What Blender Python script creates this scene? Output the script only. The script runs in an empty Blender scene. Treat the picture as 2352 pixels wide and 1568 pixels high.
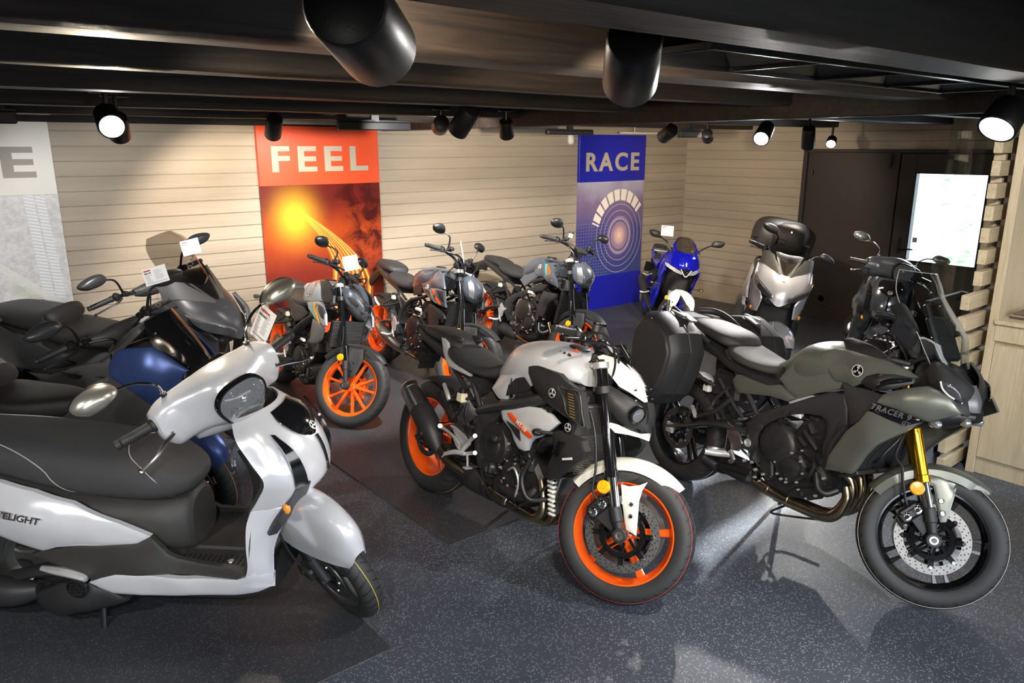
import bpy, bmesh, math, random
import numpy as np
from mathutils import Vector, Matrix
from mathutils.geometry import delaunay_2d_cdt
PI = math.pi
SC = bpy.context.scene
COL = SC.collection
rnd = random.Random(7)

# ------------------------------------------------------------ mesh builder
def catmull(pts, sub=4, closed=False):
    P = [np.array(p, float) for p in pts]
    n = len(P)
    if n < 3: return P
    out = []
    rng = n if closed else n - 1
    for i in range(rng):
        p1, p2 = P[i], P[(i + 1) % n]
        p0 = P[i - 1] if (closed or i > 0) else 2 * p1 - p2
        p3 = P[(i + 2) % n] if (closed or i + 2 < n) else 2 * p2 - p1
        for k in range(sub):
            t = k / sub
            out.append(.5 * ((2 * p1) + (-p0 + p2) * t + (2 * p0 - 5 * p1 + 4 * p2 - p3) * t * t + (-p0 + 3 * p1 - 3 * p2 + p3) * t ** 3))
    if not closed: out.append(P[-1])
    return out

def frame_to(d):
    d = Vector(d).normalized()
    return d.to_track_quat('Z', 'Y').to_matrix().to_4x4()

class MB:
    def __init__(s): s.v = []; s.f = []; s.m = []; s.mi = 0; s.tw = None; s.cen = False
    def add(s, vs, fs, mi=None):
        o = len(s.v); s.v += [tuple(v) for v in vs]; s.cen = True
        s.f += [[i + o for i in f] for f in fs]; s.m += [s.mi if mi is None else mi] * len(fs)
        return s
    def pair(s, vs, fs, mi=None):                    # a right-hand piece and its left-hand twin
        c = s.cen; s.add(vs, fs, mi); s.cen = c
        if s.tw is None: s.tw = MB()
        s.tw.add([(x, -y, z) for x, y, z in vs], [list(reversed(f)) for f in fs], s.mi if mi is None else mi); return s
    def mirror(s):                                   # add the mirror image in y
        s.tw = MB(); s.tw.v = [(x, -y, z) for x, y, z in s.v]; s.tw.f = [list(reversed(f)) for f in s.f]; s.tw.m = list(s.m); s.cen = False
        return s
    def xf(s, M):
        s.v = [tuple(M @ Vector(v)) for v in s.v]; return s
    def merge(s, other, M=None):
        vs = other.v if M is None else [tuple(M @ Vector(v)) for v in other.v]
        o = len(s.v); s.v += vs; s.f += [[i + o for i in f] for f in other.f]; s.m += other.m
        return s
    def rings(s, R, closed=True, caps=True, loop=False, mi=None):
        n = len(R[0]); vs = [p for r in R for p in r]; fs = []
        nr = len(R)
        for i in range(nr if loop else nr - 1):
            a, b = i * n, ((i + 1) % nr) * n
            for k in range(n if closed else n - 1):
                k2 = (k + 1) % n
                fs.append([a + k, a + k2, b + k2, b + k])
        if caps and not loop:
            fs.append(list(range(n))[::-1]); fs.append([(nr - 1) * n + k for k in range(n)])
        return s.add(vs, fs, mi)
    def cyl(s, p0, p1, r0, r1=None, n=14, mi=None, bev=0):
        r1 = r0 if r1 is None else r1
        p0, p1 = Vector(p0), Vector(p1); M = frame_to(p1 - p0); L = (p1 - p0).length
        pr = [(r0, 0), (r1, L)] if not bev else [(r0 - bev, 0), (r0, bev), (r1, L - bev), (r1 - bev, L)]
        R = []
        for r, h in pr:
            R.append([tuple(p0 + (M @ Vector((r * math.cos(2 * PI * k / n), r * math.sin(2 * PI * k / n), h)))) for k in range(n)])
        return s.rings(R, mi=mi)
    def lathe(s, p0, axis, prof, n=24, mi=None, loop=False, caps=True):      # prof: (radius, height along axis)
        p0 = Vector(p0); M = frame_to(axis); R = []
        for r, h in prof:
            r = max(r, 1e-5)
            R.append([tuple(p0 + (M @ Vector((r * math.cos(2 * PI * k / n), r * math.sin(2 * PI * k / n), h)))) for k in range(n)])
        return s.rings(R, mi=mi, loop=loop, caps=caps)
    def tube(s, pts, r, n=10, sub=5, mi=None, closed=False, flat=1.0):
        if not hasattr(r, '__len__'): r = [r] * len(pts)
        P4 = [tuple(p) + (q,) for p, q in zip(pts, r)]
        C = catmull(P4, sub, closed) if len(pts) > 2 and sub > 1 else [np.array(p, float) for p in P4]
        R = []; prev = None; m = len(C)
        for i, c in enumerate(C):
            a = C[(i + 1) % m] if (closed or i < m - 1) else C[i]
            b = C[i - 1] if (closed or i > 0) else C[i]
            t = Vector(a[:3] - b[:3])
            if t.length < 1e-9: t = Vector((0, 0, 1))
            t.normalize()
            if prev is None:
                u = t.orthogonal().normalized()
                if abs(t.y) < .95: u = (Vector((0, 1, 0)) - t * t.y).normalized()
            else: u = (prev - t * prev.dot(t)).normalized()
            prev = u; w = t.cross(u)
            R.append([tuple(Vector(c[:3]) + (u * math.cos(2 * PI * k / n) + w * math.sin(2 * PI * k / n) * flat) * max(c[3], 1e-5)) for k in range(n)])
        return s.rings(R, mi=mi, loop=closed, caps=not closed)
    def box(s, c, d, rot=None, bev=0, mi=None, taper=1.0):
        hx, hy, hz = [q / 2 for q in d]; b = min(bev, hx * .9, hy * .9, hz * .9)
        M = Matrix.Translation(Vector(c)) @ (rot.to_4x4() if rot is not None else Matrix.Identity(4))
        if b <= 0:
            vs = [(sx * hx * (taper if sz > 0 else 1), sy * hy * (taper if sz > 0 else 1), sz * hz) for sz in (-1, 1) for sy in (-1, 1) for sx in (-1, 1)]
            fs = [[0, 2, 3, 1], [4, 5, 7, 6], [0, 1, 5, 4], [2, 6, 7, 3], [0, 4, 6, 2], [1, 3, 7, 5]]
            return s.add([M @ Vector(v) for v in vs], fs, mi)
        R = []
        for z, ins in ((-hz, b), (-hz + b, 0), (hz - b, 0), (hz, b)):
            k = taper if z > 0 else 1
            X, Y = hx * k - ins, hy * k - ins; q = b if ins == 0 else b * .5
            ring = [(X - q, -Y), (X, -Y + q), (X, Y - q), (X - q, Y), (-X + q, Y), (-X, Y - q), (-X, -Y + q), (-X + q, -Y)]
            R.append([tuple(M @ Vector((x, y, z))) for x, y in ring])
        return s.rings(R, mi=mi)
    def prism(s, pts, y0, y1, bev=0, mi=None):         # polygon in (x, z), extruded along y, edges chamfered
        P = [Vector((p[0], p[-1])) for p in pts]; n = len(P)
        A = sum(P[i].x * P[(i + 1) % n].y - P[(i + 1) % n].x * P[i].y for i in range(n))
        if A < 0: P.reverse()
        def inset(d):
            out = []
            for i in range(n):
                a, b, c = P[i - 1], P[i], P[(i + 1) % n]
                e1 = (b - a).normalized(); e2 = (c - b).normalized()
                n1 = Vector((-e1.y, e1.x)); n2 = Vector((-e2.y, e2.x)); m = n1 + n2
                if m.length < 1e-6: m = n1
                m.normalize(); k = d / max(.35, m.dot(n1)); out.append(b + m * k)
            return out
        lo, hi = min(y0, y1), max(y0, y1)
        if bev:
            I = inset(bev); lay = [(I, lo), (P, lo + bev), (P, hi - bev), (I, hi)]
        else: lay = [(P, lo), (P, hi)]
        R = [[(p.x, y, p.y) for p in L] for L, y in lay]
        o = len(s.v); s.rings(R, mi=mi, caps=False)
        from mathutils.geometry import tessellate_polygon
        for L, base, fl in ((lay[0], o, False), (lay[-1], o + n * (len(lay) - 1), True)):
            for t in tessellate_polygon([[Vector((p.x, p.y, 0)) for p in L[0]]]):
                s.f.append([base + i for i in (t if fl else reversed(t))]); s.m.append(s.mi if mi is None else mi)
        return s
    def ell(s, c, r, e=2.0, n=20, rot=None, mi=None):
        def sp(v, p): return math.copysign(abs(v) ** p, v)
        M = Matrix.Translation(Vector(c)) @ (rot.to_4x4() if rot is not None else Matrix.Identity(4)); R = []; q = 2 / e
        for i in range(1, n // 2):
            a = -PI / 2 + PI * i / (n // 2); ca, sa = sp(math.cos(a), q), sp(math.sin(a), q)
            R.append([tuple(M @ Vector((r[0] * ca * sp(math.cos(b), q), r[1] * ca * sp(math.sin(b), q), r[2] * sa))) for b in [2 * PI * k / n for k in range(n)]])
        return s.rings(R, mi=mi)
    def loft(s, secs, n=28, sub=4, mi=None, caps=True, axis='x'):
        # section: (x, y centre, half width, z bottom, z widest, z top, exponent low, exponent up)
        S = catmull([tuple(map(float, q)) for q in secs], sub) if sub > 1 else [np.array(q, float) for q in secs]
        R = []
        for x, yc, hw, zb, zw, zt, eb, et in S:
            ring = []
            for k in range(n):
                a = 2 * PI * k / n; c, d = math.cos(a), math.sin(a); e = et if d >= 0 else eb
                yy = yc + hw * math.copysign(abs(c) ** (2 / e), c)
                zz = zw + (zt - zw if d >= 0 else zw - zb) * math.copysign(abs(d) ** (2 / e), d)
                ring.append((x, yy, zz) if axis == 'x' else (yy, x, zz))
            R.append(ring)
        return s.rings(R, mi=mi, caps=caps)
    def panel(s, pts, ridge=(), th=.012, bulge=.006, rr=.012, step=.022, mi=None, smooth=0, both=False, holes=()):
        # curved shell: closed outline (x, y, z) seen from the side, y interpolated by a thin-plate spline
        pts = [tuple(p) for p in pts]
        if smooth: pts = [tuple(p) for p in catmull(pts, smooth, True)]
        C = np.array(pts + [tuple(r) for r in ridge], float)
        xz = C[:, [0, 2]]; N = len(C)
        def U(a, b):
            d2 = ((a[:, None, :] - b[None, :, :]) ** 2).sum(-1); return np.where(d2 > 0, d2 * np.log(d2 + 1e-12) * .5, 0)
        K = U(xz, xz) + np.eye(N) * 1e-5; Pm = np.hstack([np.ones((N, 1)), xz])
        A = np.block([[K, Pm], [Pm.T, np.zeros((3, 3))]])
        w = np.linalg.lstsq(A, np.concatenate([C[:, 1], np.zeros(3)]), rcond=None)[0]
        out = np.array([(p[0], p[2]) for p in pts])
        # resample outline
        O = []
        for i in range(len(out)):
            a, b = out[i], out[(i + 1) % len(out)]; L = np.linalg.norm(b - a); k = max(1, int(L / step))
            for j in range(k): O.append(a + (b - a) * j / k)
        O = np.array(O)
        def inside(p, poly):
            x, z = p; c = False; j = len(poly) - 1
            for i in range(len(poly)):
                if (poly[i][1] > z) != (poly[j][1] > z) and x < (poly[j][0] - poly[i][0]) * (z - poly[i][1]) / (poly[j][1] - poly[i][1]) + poly[i][0]: c = not c
                j = i
            return c
        def dist(p):
            a = O; b = np.roll(O, -1, 0); ab = b - a
            t = np.clip(((p - a) * ab).sum(1) / np.maximum((ab ** 2).sum(1), 1e-12), 0, 1)
            return np.sqrt((((a + ab * t[:, None]) - p) ** 2).sum(1)).min()
        lo, hi = O.min(0), O.max(0); I = []
        # inner rows close to the rim give the rounded edge
        nrm = []
        m = len(O); ar = sum(O[i][0] * O[(i + 1) % m][1] - O[(i + 1) % m][0] * O[i][1] for i in range(m))
        sg = 1 if ar > 0 else -1
        for d in (rr * .35, rr):
            for i in range(m):
                e = O[(i + 1) % m] - O[i - 1]; L = np.linalg.norm(e)
                if L < 1e-9: continue
                q = O[i] + np.array([-e[1], e[0]]) / L * d * sg
                if inside(q, O) and dist(q) > d * .8: I.append(q)
        r = 0; z = lo[1]
        while z < hi[1]:
            x = lo[0] + (step / 2 if r % 2 else 0)
            while x < hi[0]:
                q = np.array([x, z])
                if inside(q, O) and dist(q) > rr * 1.5: I.append(q)
                x += step
            z += step * .87; r += 1
        V = [Vector(p) for p in O] + [Vector(p) for p in I]
        V2, _, F2, _, _, _ = delaunay_2d_cdt(V, [(i, (i + 1) % m) for i in range(m)], [], 1, 1e-6)
        V2 = np.array([tuple(v) for v in V2])
        Y = U(V2, xz) @ w[:N] + w[N] + V2 @ w[N + 1:]
        side = -1 if C[:, 1].mean() < 0 else 1
        D = np.array([dist(p) for p in V2])
        Y = Y + side * bulge * (1 - np.exp(-(D / rr) * 1.6)) - side * bulge * .5
        nv = len(V2)
        # boundary edges
        cnt = {}
        for f in F2:
            for a, b in zip(f, list(f[1:]) + [f[0]]): cnt[(a, b)] = 1
        B = [(a, b) for a, b in cnt if (b, a) not in cnt]
        vs = [(p[0], y, p[1]) for p, y in zip(V2, Y)] + [(p[0], y - side * th, p[1]) for p, y in zip(V2, Y)]
        fs = [list(f) for f in F2] + [[i + nv for i in reversed(f)] for f in F2] + [[a + nv, b + nv, b, a] for a, b in B]
        if both: s.pair(vs, fs, mi)
        else: s.add(vs, fs, mi)
        return s
    def arc_shell(s, c, prof, a0, a1, n=24, th=.004, mi=None, ends=None):
        # fender shell about the axle line through c=(x,z); prof: list of (radius, y) across; ends(t)->width scale
        R = []
        for i in range(n + 1):
            t = i / n; a = a0 + (a1 - a0) * t; k = ends(t) if ends else 1
            up = [(r, y * k) for r, y in prof]; dn = [(r - th, y * k) for r, y in reversed(prof)]
            R.append([(c[0] + r * math.cos(a), y, c[1] + r * math.sin(a)) for r, y in up + dn])
        return s.rings(R, mi=mi)
    def build(s, name, mats, parent=None, smooth=35, label=None, M=None, bevel=0):
        if s.tw is not None:
            t = s.tw; s.tw = None
            if s.cen: s.merge(t)
            else: s.left = t.build(name, mats, parent, smooth, label, M)
        me = bpy.data.meshes.new(name)
        me.from_pydata(s.v, [], s.f); me.update()
        bm = bmesh.new(); bm.from_mesh(me)
        for f, mi in zip(bm.faces, s.m): f.material_index = mi
        bmesh.ops.recalc_face_normals(bm, faces=bm.faces)
        bm.to_mesh(me); bm.free()
        for m in (mats if isinstance(mats, (list, tuple)) else [mats]): me.materials.append(m)
        if smooth:
            me.shade_smooth(); me.set_sharp_from_angle(angle=math.radians(smooth))
        o = bpy.data.objects.new(name, me); COL.objects.link(o)
        if parent is not None: o.parent = parent
        if M is not None: o.matrix_local = M
        if label: o['label'] = label
        return o

def text_mb(txt, size, ext=.002, bold=0, shear=0, space=1.0, align='CENTER'):
    cu = bpy.data.curves.new('t', 'FONT'); cu.body = txt; cu.size = size; cu.extrude = ext; cu.offset = bold
    cu.shear = shear; cu.space_character = space; cu.align_x = align; cu.align_y = 'CENTER'; cu.resolution_u = 4
    ob = bpy.data.objects.new('t', cu); COL.objects.link(ob); bpy.context.view_layer.update()
    me = bpy.data.meshes.new_from_object(ob.evaluated_get(bpy.context.evaluated_depsgraph_get()))
    mb = MB(); mb.add([tuple(v.co) for v in me.vertices], [list(p.vertices) for p in me.polygons])
    bpy.data.objects.remove(ob); bpy.data.curves.remove(cu); bpy.data.meshes.remove(me)
    return mb
def decal_mb(txt, size, o, xd, yd, **k):            # lettering whose baseline runs along xd, up along yd
    mb = text_mb(txt, size, **k); X = Vector(xd).normalized(); Y = Vector(yd); Y = (Y - X * Y.dot(X)).normalized(); Z = X.cross(Y)
    M = Matrix((X, Y, Z)).transposed().to_4x4(); M.translation = Vector(o)
    return mb.xf(M)

def tag(o, label=None, cat=None, group=None, kind=None):
    if label: o['label'] = label
    if cat: o['category'] = cat
    if group: o['group'] = group
    if kind: o['kind'] = kind
    return o
def empty(name, loc=(0, 0, 0), rot=(0, 0, 0), scale=1.0):
    o = bpy.data.objects.new(name, None); COL.objects.link(o); o.location = loc; o.rotation_euler = rot; o.scale = (scale,) * 3
    o.empty_display_size = .1
    return o

# ------------------------------------------------------------ materials
MATS = {}
def mat(name, col, rough=.5, metal=0.0, coat=0.0, noise=0.0, nscale=60, bump=0.0, bscale=400, emis=None, estr=0, trans=0, ior=1.45, spec=.5, flake=0, alpha=1.0, coatr=.05):
    if name in MATS: return MATS[name]
    m = bpy.data.materials.new(name); m.use_nodes = True; nt = m.node_tree; N = nt.nodes; b = N['Principled BSDF']
    c = tuple(col) + (1,)
    b.inputs['Base Color'].default_value = c; b.inputs['Roughness'].default_value = rough; b.inputs['Metallic'].default_value = metal
    b.inputs['Coat Weight'].default_value = coat; b.inputs['Coat Roughness'].default_value = coatr
    b.inputs['Specular IOR Level'].default_value = spec; b.inputs['IOR'].default_value = ior
    b.inputs['Transmission Weight'].default_value = trans; b.inputs['Alpha'].default_value = alpha
    if emis is not None:
        b.inputs['Emission Color'].default_value = tuple(emis) + (1,); b.inputs['Emission Strength'].default_value = estr
    tc = N.new('ShaderNodeTexCoord')
    if noise:
        n = N.new('ShaderNodeTexNoise'); n.inputs['Scale'].default_value = nscale; n.inputs['Detail'].default_value = 3
        nt.links.new(tc.outputs['Object'], n.inputs['Vector'])
        r = N.new('ShaderNodeMapRange'); r.inputs[1].default_value = .3; r.inputs[2].default_value = .7; r.inputs[3].default_value = 1 - noise; r.inputs[4].default_value = 1 + noise
        nt.links.new(n.outputs['Fac'], r.inputs[0])
        mx = N.new('ShaderNodeVectorMath'); mx.operation = 'SCALE'; mx.inputs[0].default_value = col[:3]
        nt.links.new(r.outputs[0], mx.inputs['Scale']); nt.links.new(mx.outputs[0], b.inputs['Base Color'])
    if bump:
        n = N.new('ShaderNodeTexNoise'); n.inputs['Scale'].default_value = bscale; n.inputs['Detail'].default_value = 2
        nt.links.new(tc.outputs['Object'], n.inputs['Vector'])
        u = N.new('ShaderNodeBump'); u.inputs['Strength'].default_value = bump; u.inputs['Distance'].default_value = .002
        nt.links.new(n.outputs['Fac'], u.inputs['Height']); nt.links.new(u.outputs[0], b.inputs['Normal'])
    if trans:      # thin clear sheet: fresnel reflection over tinted see-through
        o = N['Material Output']; g = N.new('ShaderNodeBsdfGlossy'); g.inputs['Roughness'].default_value = rough; t = N.new('ShaderNodeBsdfTransparent'); t.inputs[0].default_value = c
        lw = N.new('ShaderNodeLayerWeight'); lw.inputs[0].default_value = .5; pw = N.new('ShaderNodeMath'); pw.operation = 'POWER'; pw.inputs[1].default_value = 4; nt.links.new(lw.outputs['Facing'], pw.inputs[0])
        f = N.new('ShaderNodeMath'); f.operation = 'MULTIPLY_ADD'; f.inputs[1].default_value = .75; f.inputs[2].default_value = .035; nt.links.new(pw.outputs[0], f.inputs[0]); x = N.new('ShaderNodeMixShader'); nt.links.new(f.outputs[0], x.inputs[0]); nt.links.new(t.outputs[0], x.inputs[1]); nt.links.new(g.outputs[0], x.inputs[2]); nt.links.new(x.outputs[0], o.inputs[0])
    MATS[name] = m; return m

def _surf(s, rows, sub=4, th=.004, mi=None, both=False, closed_u=False):
    # smooth shell through a grid of points
    G = [catmull(r, sub, closed_u) for r in rows]
    cols = list(zip(*G)); G = list(zip(*[catmull(c, sub) for c in cols])) if len(rows) > 2 else G
    G = np.array(G, float); nu, nv = G.shape[:2]
    du = np.gradient(G, axis=0); dv = np.gradient(G, axis=1); n = np.cross(du, dv); L = np.linalg.norm(n, axis=2, keepdims=True); n = n / np.maximum(L, 1e-9)
    mid = G.reshape(-1, 3).mean(0)
    H = G - n * th
    vs = [tuple(p) for p in G.reshape(-1, 3)] + [tuple(p) for p in H.reshape(-1, 3)]; o = nu * nv; fs = []
    idx = lambda i, j: i * nv + j
    for i in range(nu - 1):
        for j in range(nv - 1):
            q = [idx(i, j), idx(i, j + 1), idx(i + 1, j + 1), idx(i + 1, j)]
            fs.append(q); fs.append([o + k for k in reversed(q)])
    edge = [idx(0, j) for j in range(nv)] + [idx(i, nv - 1) for i in range(1, nu)] + [idx(nu - 1, j) for j in range(nv - 2, -1, -1)] + [idx(i, 0) for i in range(nu - 2, 0, -1)]
    for a, b in zip(edge, edge[1:] + edge[:1]): fs.append([a, a + o, b + o, b])
    if both: s.pair(vs, fs, mi)
    else: s.add(vs, fs, mi)
    return s
MB.surf = _surf

def tread_mat(name, n, k, rmin, thr=.9):
    if name in MATS: return MATS[name]
    m = bpy.data.materials.new(name); m.use_nodes = True; nt = m.node_tree; N = nt.nodes; L = nt.links; b = N['Principled BSDF']
    b.inputs['Roughness'].default_value = .6
    tc = N.new('ShaderNodeTexCoord'); sx = N.new('ShaderNodeSeparateXYZ'); L.new(tc.outputs['Object'], sx.inputs[0])
    def mt(op, *a):
        q = N.new('ShaderNodeMath'); q.operation = op
        for i, v in enumerate(a):
            if isinstance(v, (int, float)): q.inputs[i].default_value = v
            else: L.new(v, q.inputs[i])
        return q.outputs[0]
    ang = mt('ARCTAN2', sx.outputs['Z'], sx.outputs['X']); ay = mt('ABSOLUTE', sx.outputs['Y'])
    ph = mt('ADD', mt('MULTIPLY', ang, n), mt('MULTIPLY', ay, k))
    sgn = mt('MULTIPLY', mt('SIGN', sx.outputs['Y']), 1.3)
    w = mt('SINE', mt('ADD', ph, sgn))
    msk = mt('GREATER_THAN', w, thr)
    msk = mt('MULTIPLY', msk, mt('GREATER_THAN', ay, .008))
    r2 = mt('ADD', mt('MULTIPLY', sx.outputs['X'], sx.outputs['X']), mt('MULTIPLY', sx.outputs['Z'], sx.outputs['Z']))
    msk = mt('MULTIPLY', msk, mt('GREATER_THAN', r2, rmin * rmin))
    mx = N.new('ShaderNodeMix'); mx.data_type = 'RGBA'; mx.inputs['A'].default_value = (.025, .025, .025, 1); mx.inputs['B'].default_value = (.003, .003, .003, 1)
    L.new(msk, mx.inputs['Factor']); L.new(mx.outputs['Result'], b.inputs['Base Color'])
    bp = N.new('ShaderNodeBump'); bp.inputs['Strength'].default_value = 1; bp.inputs['Distance'].default_value = .003; bp.invert = True
    L.new(msk, bp.inputs['Height']); L.new(bp.outputs[0], b.inputs['Normal'])
    MATS[name] = m; return m
M_TREAD = tread_mat('motorcycle tyre tread', 34, 90, .272, .93)
M_TREADS = tread_mat('scooter tyre tread', 34, 95, .205, .9)

def sym(right):  # right-hand half of a row, mirrored over the centre line (last point lies on it)
    return list(right) + [(x, -y, z) for x, y, z in reversed(right[:-1])]

M_BLACK = mat('satin black plastic', (.012, .012, .013), .36, noise=.1, bump=.08, bscale=900)
M_BLACKM = mat('matt black plastic', (.021, .021, .022), .46, bump=.12, bscale=1200)
M_GLOSSK = mat('gloss black', (.006, .006, .007), .08, coat=.5)
M_RUBBER = mat('tyre rubber', (.022, .022, .022), .58, noise=.15, nscale=20)
M_GRIP = mat('grip rubber', (.02, .02, .021), .5, bump=.4, bscale=500)
M_SEAT = mat('seat vinyl', (.03, .03, .032), .5, bump=.35, bscale=1500)
M_SEATG = mat('seat vinyl charcoal', (.045, .044, .042), .6, bump=.45, bscale=1300)
M_ENG = mat('engine black', (.034, .034, .036), .42, metal=.4, noise=.2, nscale=30)
M_ENGG = mat('engine grey', (.05, .05, .05), .42, metal=.6, noise=.15, nscale=30)
M_ALU = mat('cast aluminium', (.6, .6, .6), .34, metal=.6, noise=.06)
M_CHROME = mat('chrome', (.8, .8, .8), .08, metal=1)
M_STEEL = mat('brushed steel', (.62, .6, .57), .28, metal=1, noise=.1, nscale=15)
M_DISC = mat('brake disc steel', (.25, .245, .235), .42, metal=1, noise=.12, nscale=25)
M_HEADER = mat('heat tinted steel', (.42, .34, .22), .25, metal=1, noise=.35, nscale=9)
M_TI = mat('muffler titanium', (.5, .49, .48), .33, metal=1, noise=.05)
M_ORANGE = mat('orange wheel paint', (.95, .12, .01), .25, coat=.6)
M_BLUEW = mat('blue wheel paint', (.01, .015, .5), .25, coat=.6)
M_WHEELK = mat('black wheel paint', (.008, .008, .009), .15, coat=.6)
M_WHEELG = mat('grey wheel alloy', (.2, .2, .2), .35, metal=.8)
M_GOLD = mat('gold fork tube', (.85, .48, .03), .22, metal=1)
M_AMBER = mat('amber reflector', (.95, .38, .01), .2, coat=.8, noise=.3, nscale=120)
M_CLEAR = mat('clear lens', (.9, .9, .9), .03, trans=1, ior=1.3)
M_LENSK = mat('smoked lens', (.05, .05, .055), .04, coat=1)
M_REFL = mat('lamp reflector', (.92, .92, .92), .12, metal=.9, bump=1.0, bscale=45)
M_ORLENS = mat('orange bulb', (.9, .3, .04), .2, coat=.5)
M_RED = mat('red plastic', (.5, .01, .01), .2, coat=.5)
M_SMOKE = mat('smoked screen', (.62, .6, .58), .02, trans=1, ior=1.1)
M_CLSCR = mat('clear screen', (.85, .87, .87), .01, trans=1, ior=1.1)
M_WHITEP = mat('pearl white paint', (.8, .81, .84), .22, metal=.25, coat=.6)
M_ICE = mat('ice grey paint', (.66, .68, .72), .27, metal=.2, coat=.5)
M_OFFW = mat('warm white paint', (.72, .72, .66), .3, metal=.1, coat=.4)
M_TRAC = mat('matt green grey paint', (.17, .178, .155), .34, metal=.5, noise=.04)
M_GREYM = mat('matt dark grey paint', (.05, .05, .053), .34, metal=.4)
M_GREYL = mat('matt mid grey', (.2, .2, .21), .35, metal=.5)
M_SLATE = mat('slate grey gloss paint', (.075, .088, .108), .24, metal=.2, coat=.5)
M_MT125 = mat('ice fluo grey', (.36, .39, .43), .25, metal=.2, coat=.6)
M_BLUE = mat('racing blue paint', (.008, .01, .42), .12, metal=.3, coat=1)
M_NBLUE = mat('matt blue paint', (.05, .085, .24), .32, metal=.45)
M_SILV = mat('silver paint', (.46, .46, .5), .3, metal=.35, coat=.3)
M_CYAN = mat('cyan decal', (.02, .5, .6), .3)
M_ORDEC = mat('orange decal', (.9, .1, .01), .3)
M_YELDEC = mat('yellow decal', (.85, .36, .04), .3)
M_WHDEC = mat('pale decal', (.7, .7, .7), .4)
M_SILDEC = mat('silver emblem', (.8, .8, .8), .25, metal=.3)
M_TLINE_R = mat('red tyre line', (.6, .04, .05), .5)
M_TLINE_W = mat('cream tyre line', (.75, .7, .55), .5)
M_TLINE_Y = mat('yellow tyre line', (.6, .45, .03), .5)
M_RAD = mat('radiator core', (.1, .1, .1), .5, metal=.7, noise=.4, nscale=250)
M_WHITEPL = mat('white plastic', (.75, .75, .73), .4)
M_CARD = mat('white card', (.85, .86, .88), .5, emis=None)
M_INK = mat('black print', (.06, .06, .06), .6)
M_INKR = mat('red print', (.5, .03, .03), .6)
M_ACRYL = mat('clear acrylic', (.93, .93, .95), .03, trans=1, ior=1.2)
M_FLUID = mat('fluid reservoir', (.75, .7, .5), .3)

# ------------------------------------------------------------ node helpers for the room
def nmat(name, rough=.5):
    m = bpy.data.materials.new(name); m.use_nodes = True; nt = m.node_tree; b = nt.nodes['Principled BSDF']; b.inputs['Roughness'].default_value = rough
    MATS[name] = m; return m, nt, b
class NT:
    def __init__(s, nt): s.nt = nt; s.N = nt.nodes; s.L = nt.links
    def obj(s):
        t = s.N.new('ShaderNodeTexCoord'); x = s.N.new('ShaderNodeSeparateXYZ'); s.L.new(t.outputs['Object'], x.inputs[0]); s.co = t.outputs['Object']; return x.outputs[0], x.outputs[1], x.outputs[2]
    def m(s, op, *a):
        q = s.N.new('ShaderNodeMath'); q.operation = op
        for i, v in enumerate(a):
            if isinstance(v, (int, float)): q.inputs[i].default_value = v
            else: s.L.new(v, q.inputs[i])
        return q.outputs[0]
    def mix(s, f, a, b):
        q = s.N.new('ShaderNodeMix'); q.data_type = 'RGBA'
        for k, v in (('Factor', f), ('A', a), ('B', b)):
            i = q.inputs[k] if k != 'Factor' else q.inputs[0]
            if isinstance(v, tuple): i.default_value = v + (1,) if len(v) == 3 else v
            elif isinstance(v, (int, float)): i.default_value = v
            else: s.L.new(v, i)
        return q.outputs['Result']
    def noise(s, scale, detail=3, vec=None, dist=0, rough=.5):
        q = s.N.new('ShaderNodeTexNoise'); q.inputs['Scale'].default_value = scale; q.inputs['Detail'].default_value = detail; q.inputs['Distortion'].default_value = dist; q.inputs['Roughness'].default_value = rough
        s.L.new(vec if vec is not None else s.co, q.inputs['Vector']); return q.outputs['Fac']
    def vec(s, x, y, z):
        q = s.N.new('ShaderNodeCombineXYZ')
        for i, v in enumerate((x, y, z)):
            if isinstance(v, (int, float)): q.inputs[i].default_value = v
            else: s.L.new(v, q.inputs[i])
        return q.outputs[0]
    def ramp(s, f, stops):
        q = s.N.new('ShaderNodeValToRGB'); e = q.color_ramp.elements
        while len(e) < len(stops): e.new(.5)
        for i, (p, c) in enumerate(stops): e[i].position = p; e[i].color = tuple(c) + (1,)
        s.L.new(f, q.inputs[0]); return q.outputs[0]
    def rng(s, v, a, b, c=0., d=1.):
        q = s.N.new('ShaderNodeMapRange'); q.inputs[1].default_value = a; q.inputs[2].default_value = b; q.inputs[3].default_value = c; q.inputs[4].default_value = d; s.L.new(v, q.inputs[0]); return q.outputs[0]
    def bump(s, h, b, st=.5, d=.002):
        q = s.N.new('ShaderNodeBump'); q.inputs['Strength'].default_value = st; q.inputs['Distance'].default_value = d; s.L.new(h, q.inputs['Height']); s.L.new(q.outputs[0], b.inputs['Normal'])

def floor_mat(name, base, speck, amount, rough):
    m, nt, b = nmat(name, rough); n = NT(nt); n.obj()
    v = n.N.new('ShaderNodeTexVoronoi'); v.inputs['Scale'].default_value = 150; n.L.new(n.co, v.inputs['Vector'])
    w = n.N.new('ShaderNodeSeparateColor'); n.L.new(v.outputs['Color'], w.inputs[0])
    sp = n.m('MULTIPLY', n.m('LESS_THAN', v.outputs['Distance'], .42), n.m('GREATER_THAN', w.outputs[0], 1 - amount))
    big = n.noise(1.1, 4); fine = n.noise(60, 2)
    c = n.ramp(n.m('ADD', n.m('MULTIPLY', big, .7), n.m('MULTIPLY', fine, .3)), [(.25, [q * .82 for q in base]), (.75, [q * 1.2 for q in base])])
    c = n.mix(sp, c, speck); n.L.new(c, b.inputs['Base Color'])
    n.L.new(n.rng(big, .3, .7, rough - .08, rough + .12), b.inputs['Roughness']); n.bump(fine, b, .25, .001)
    return m
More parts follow.
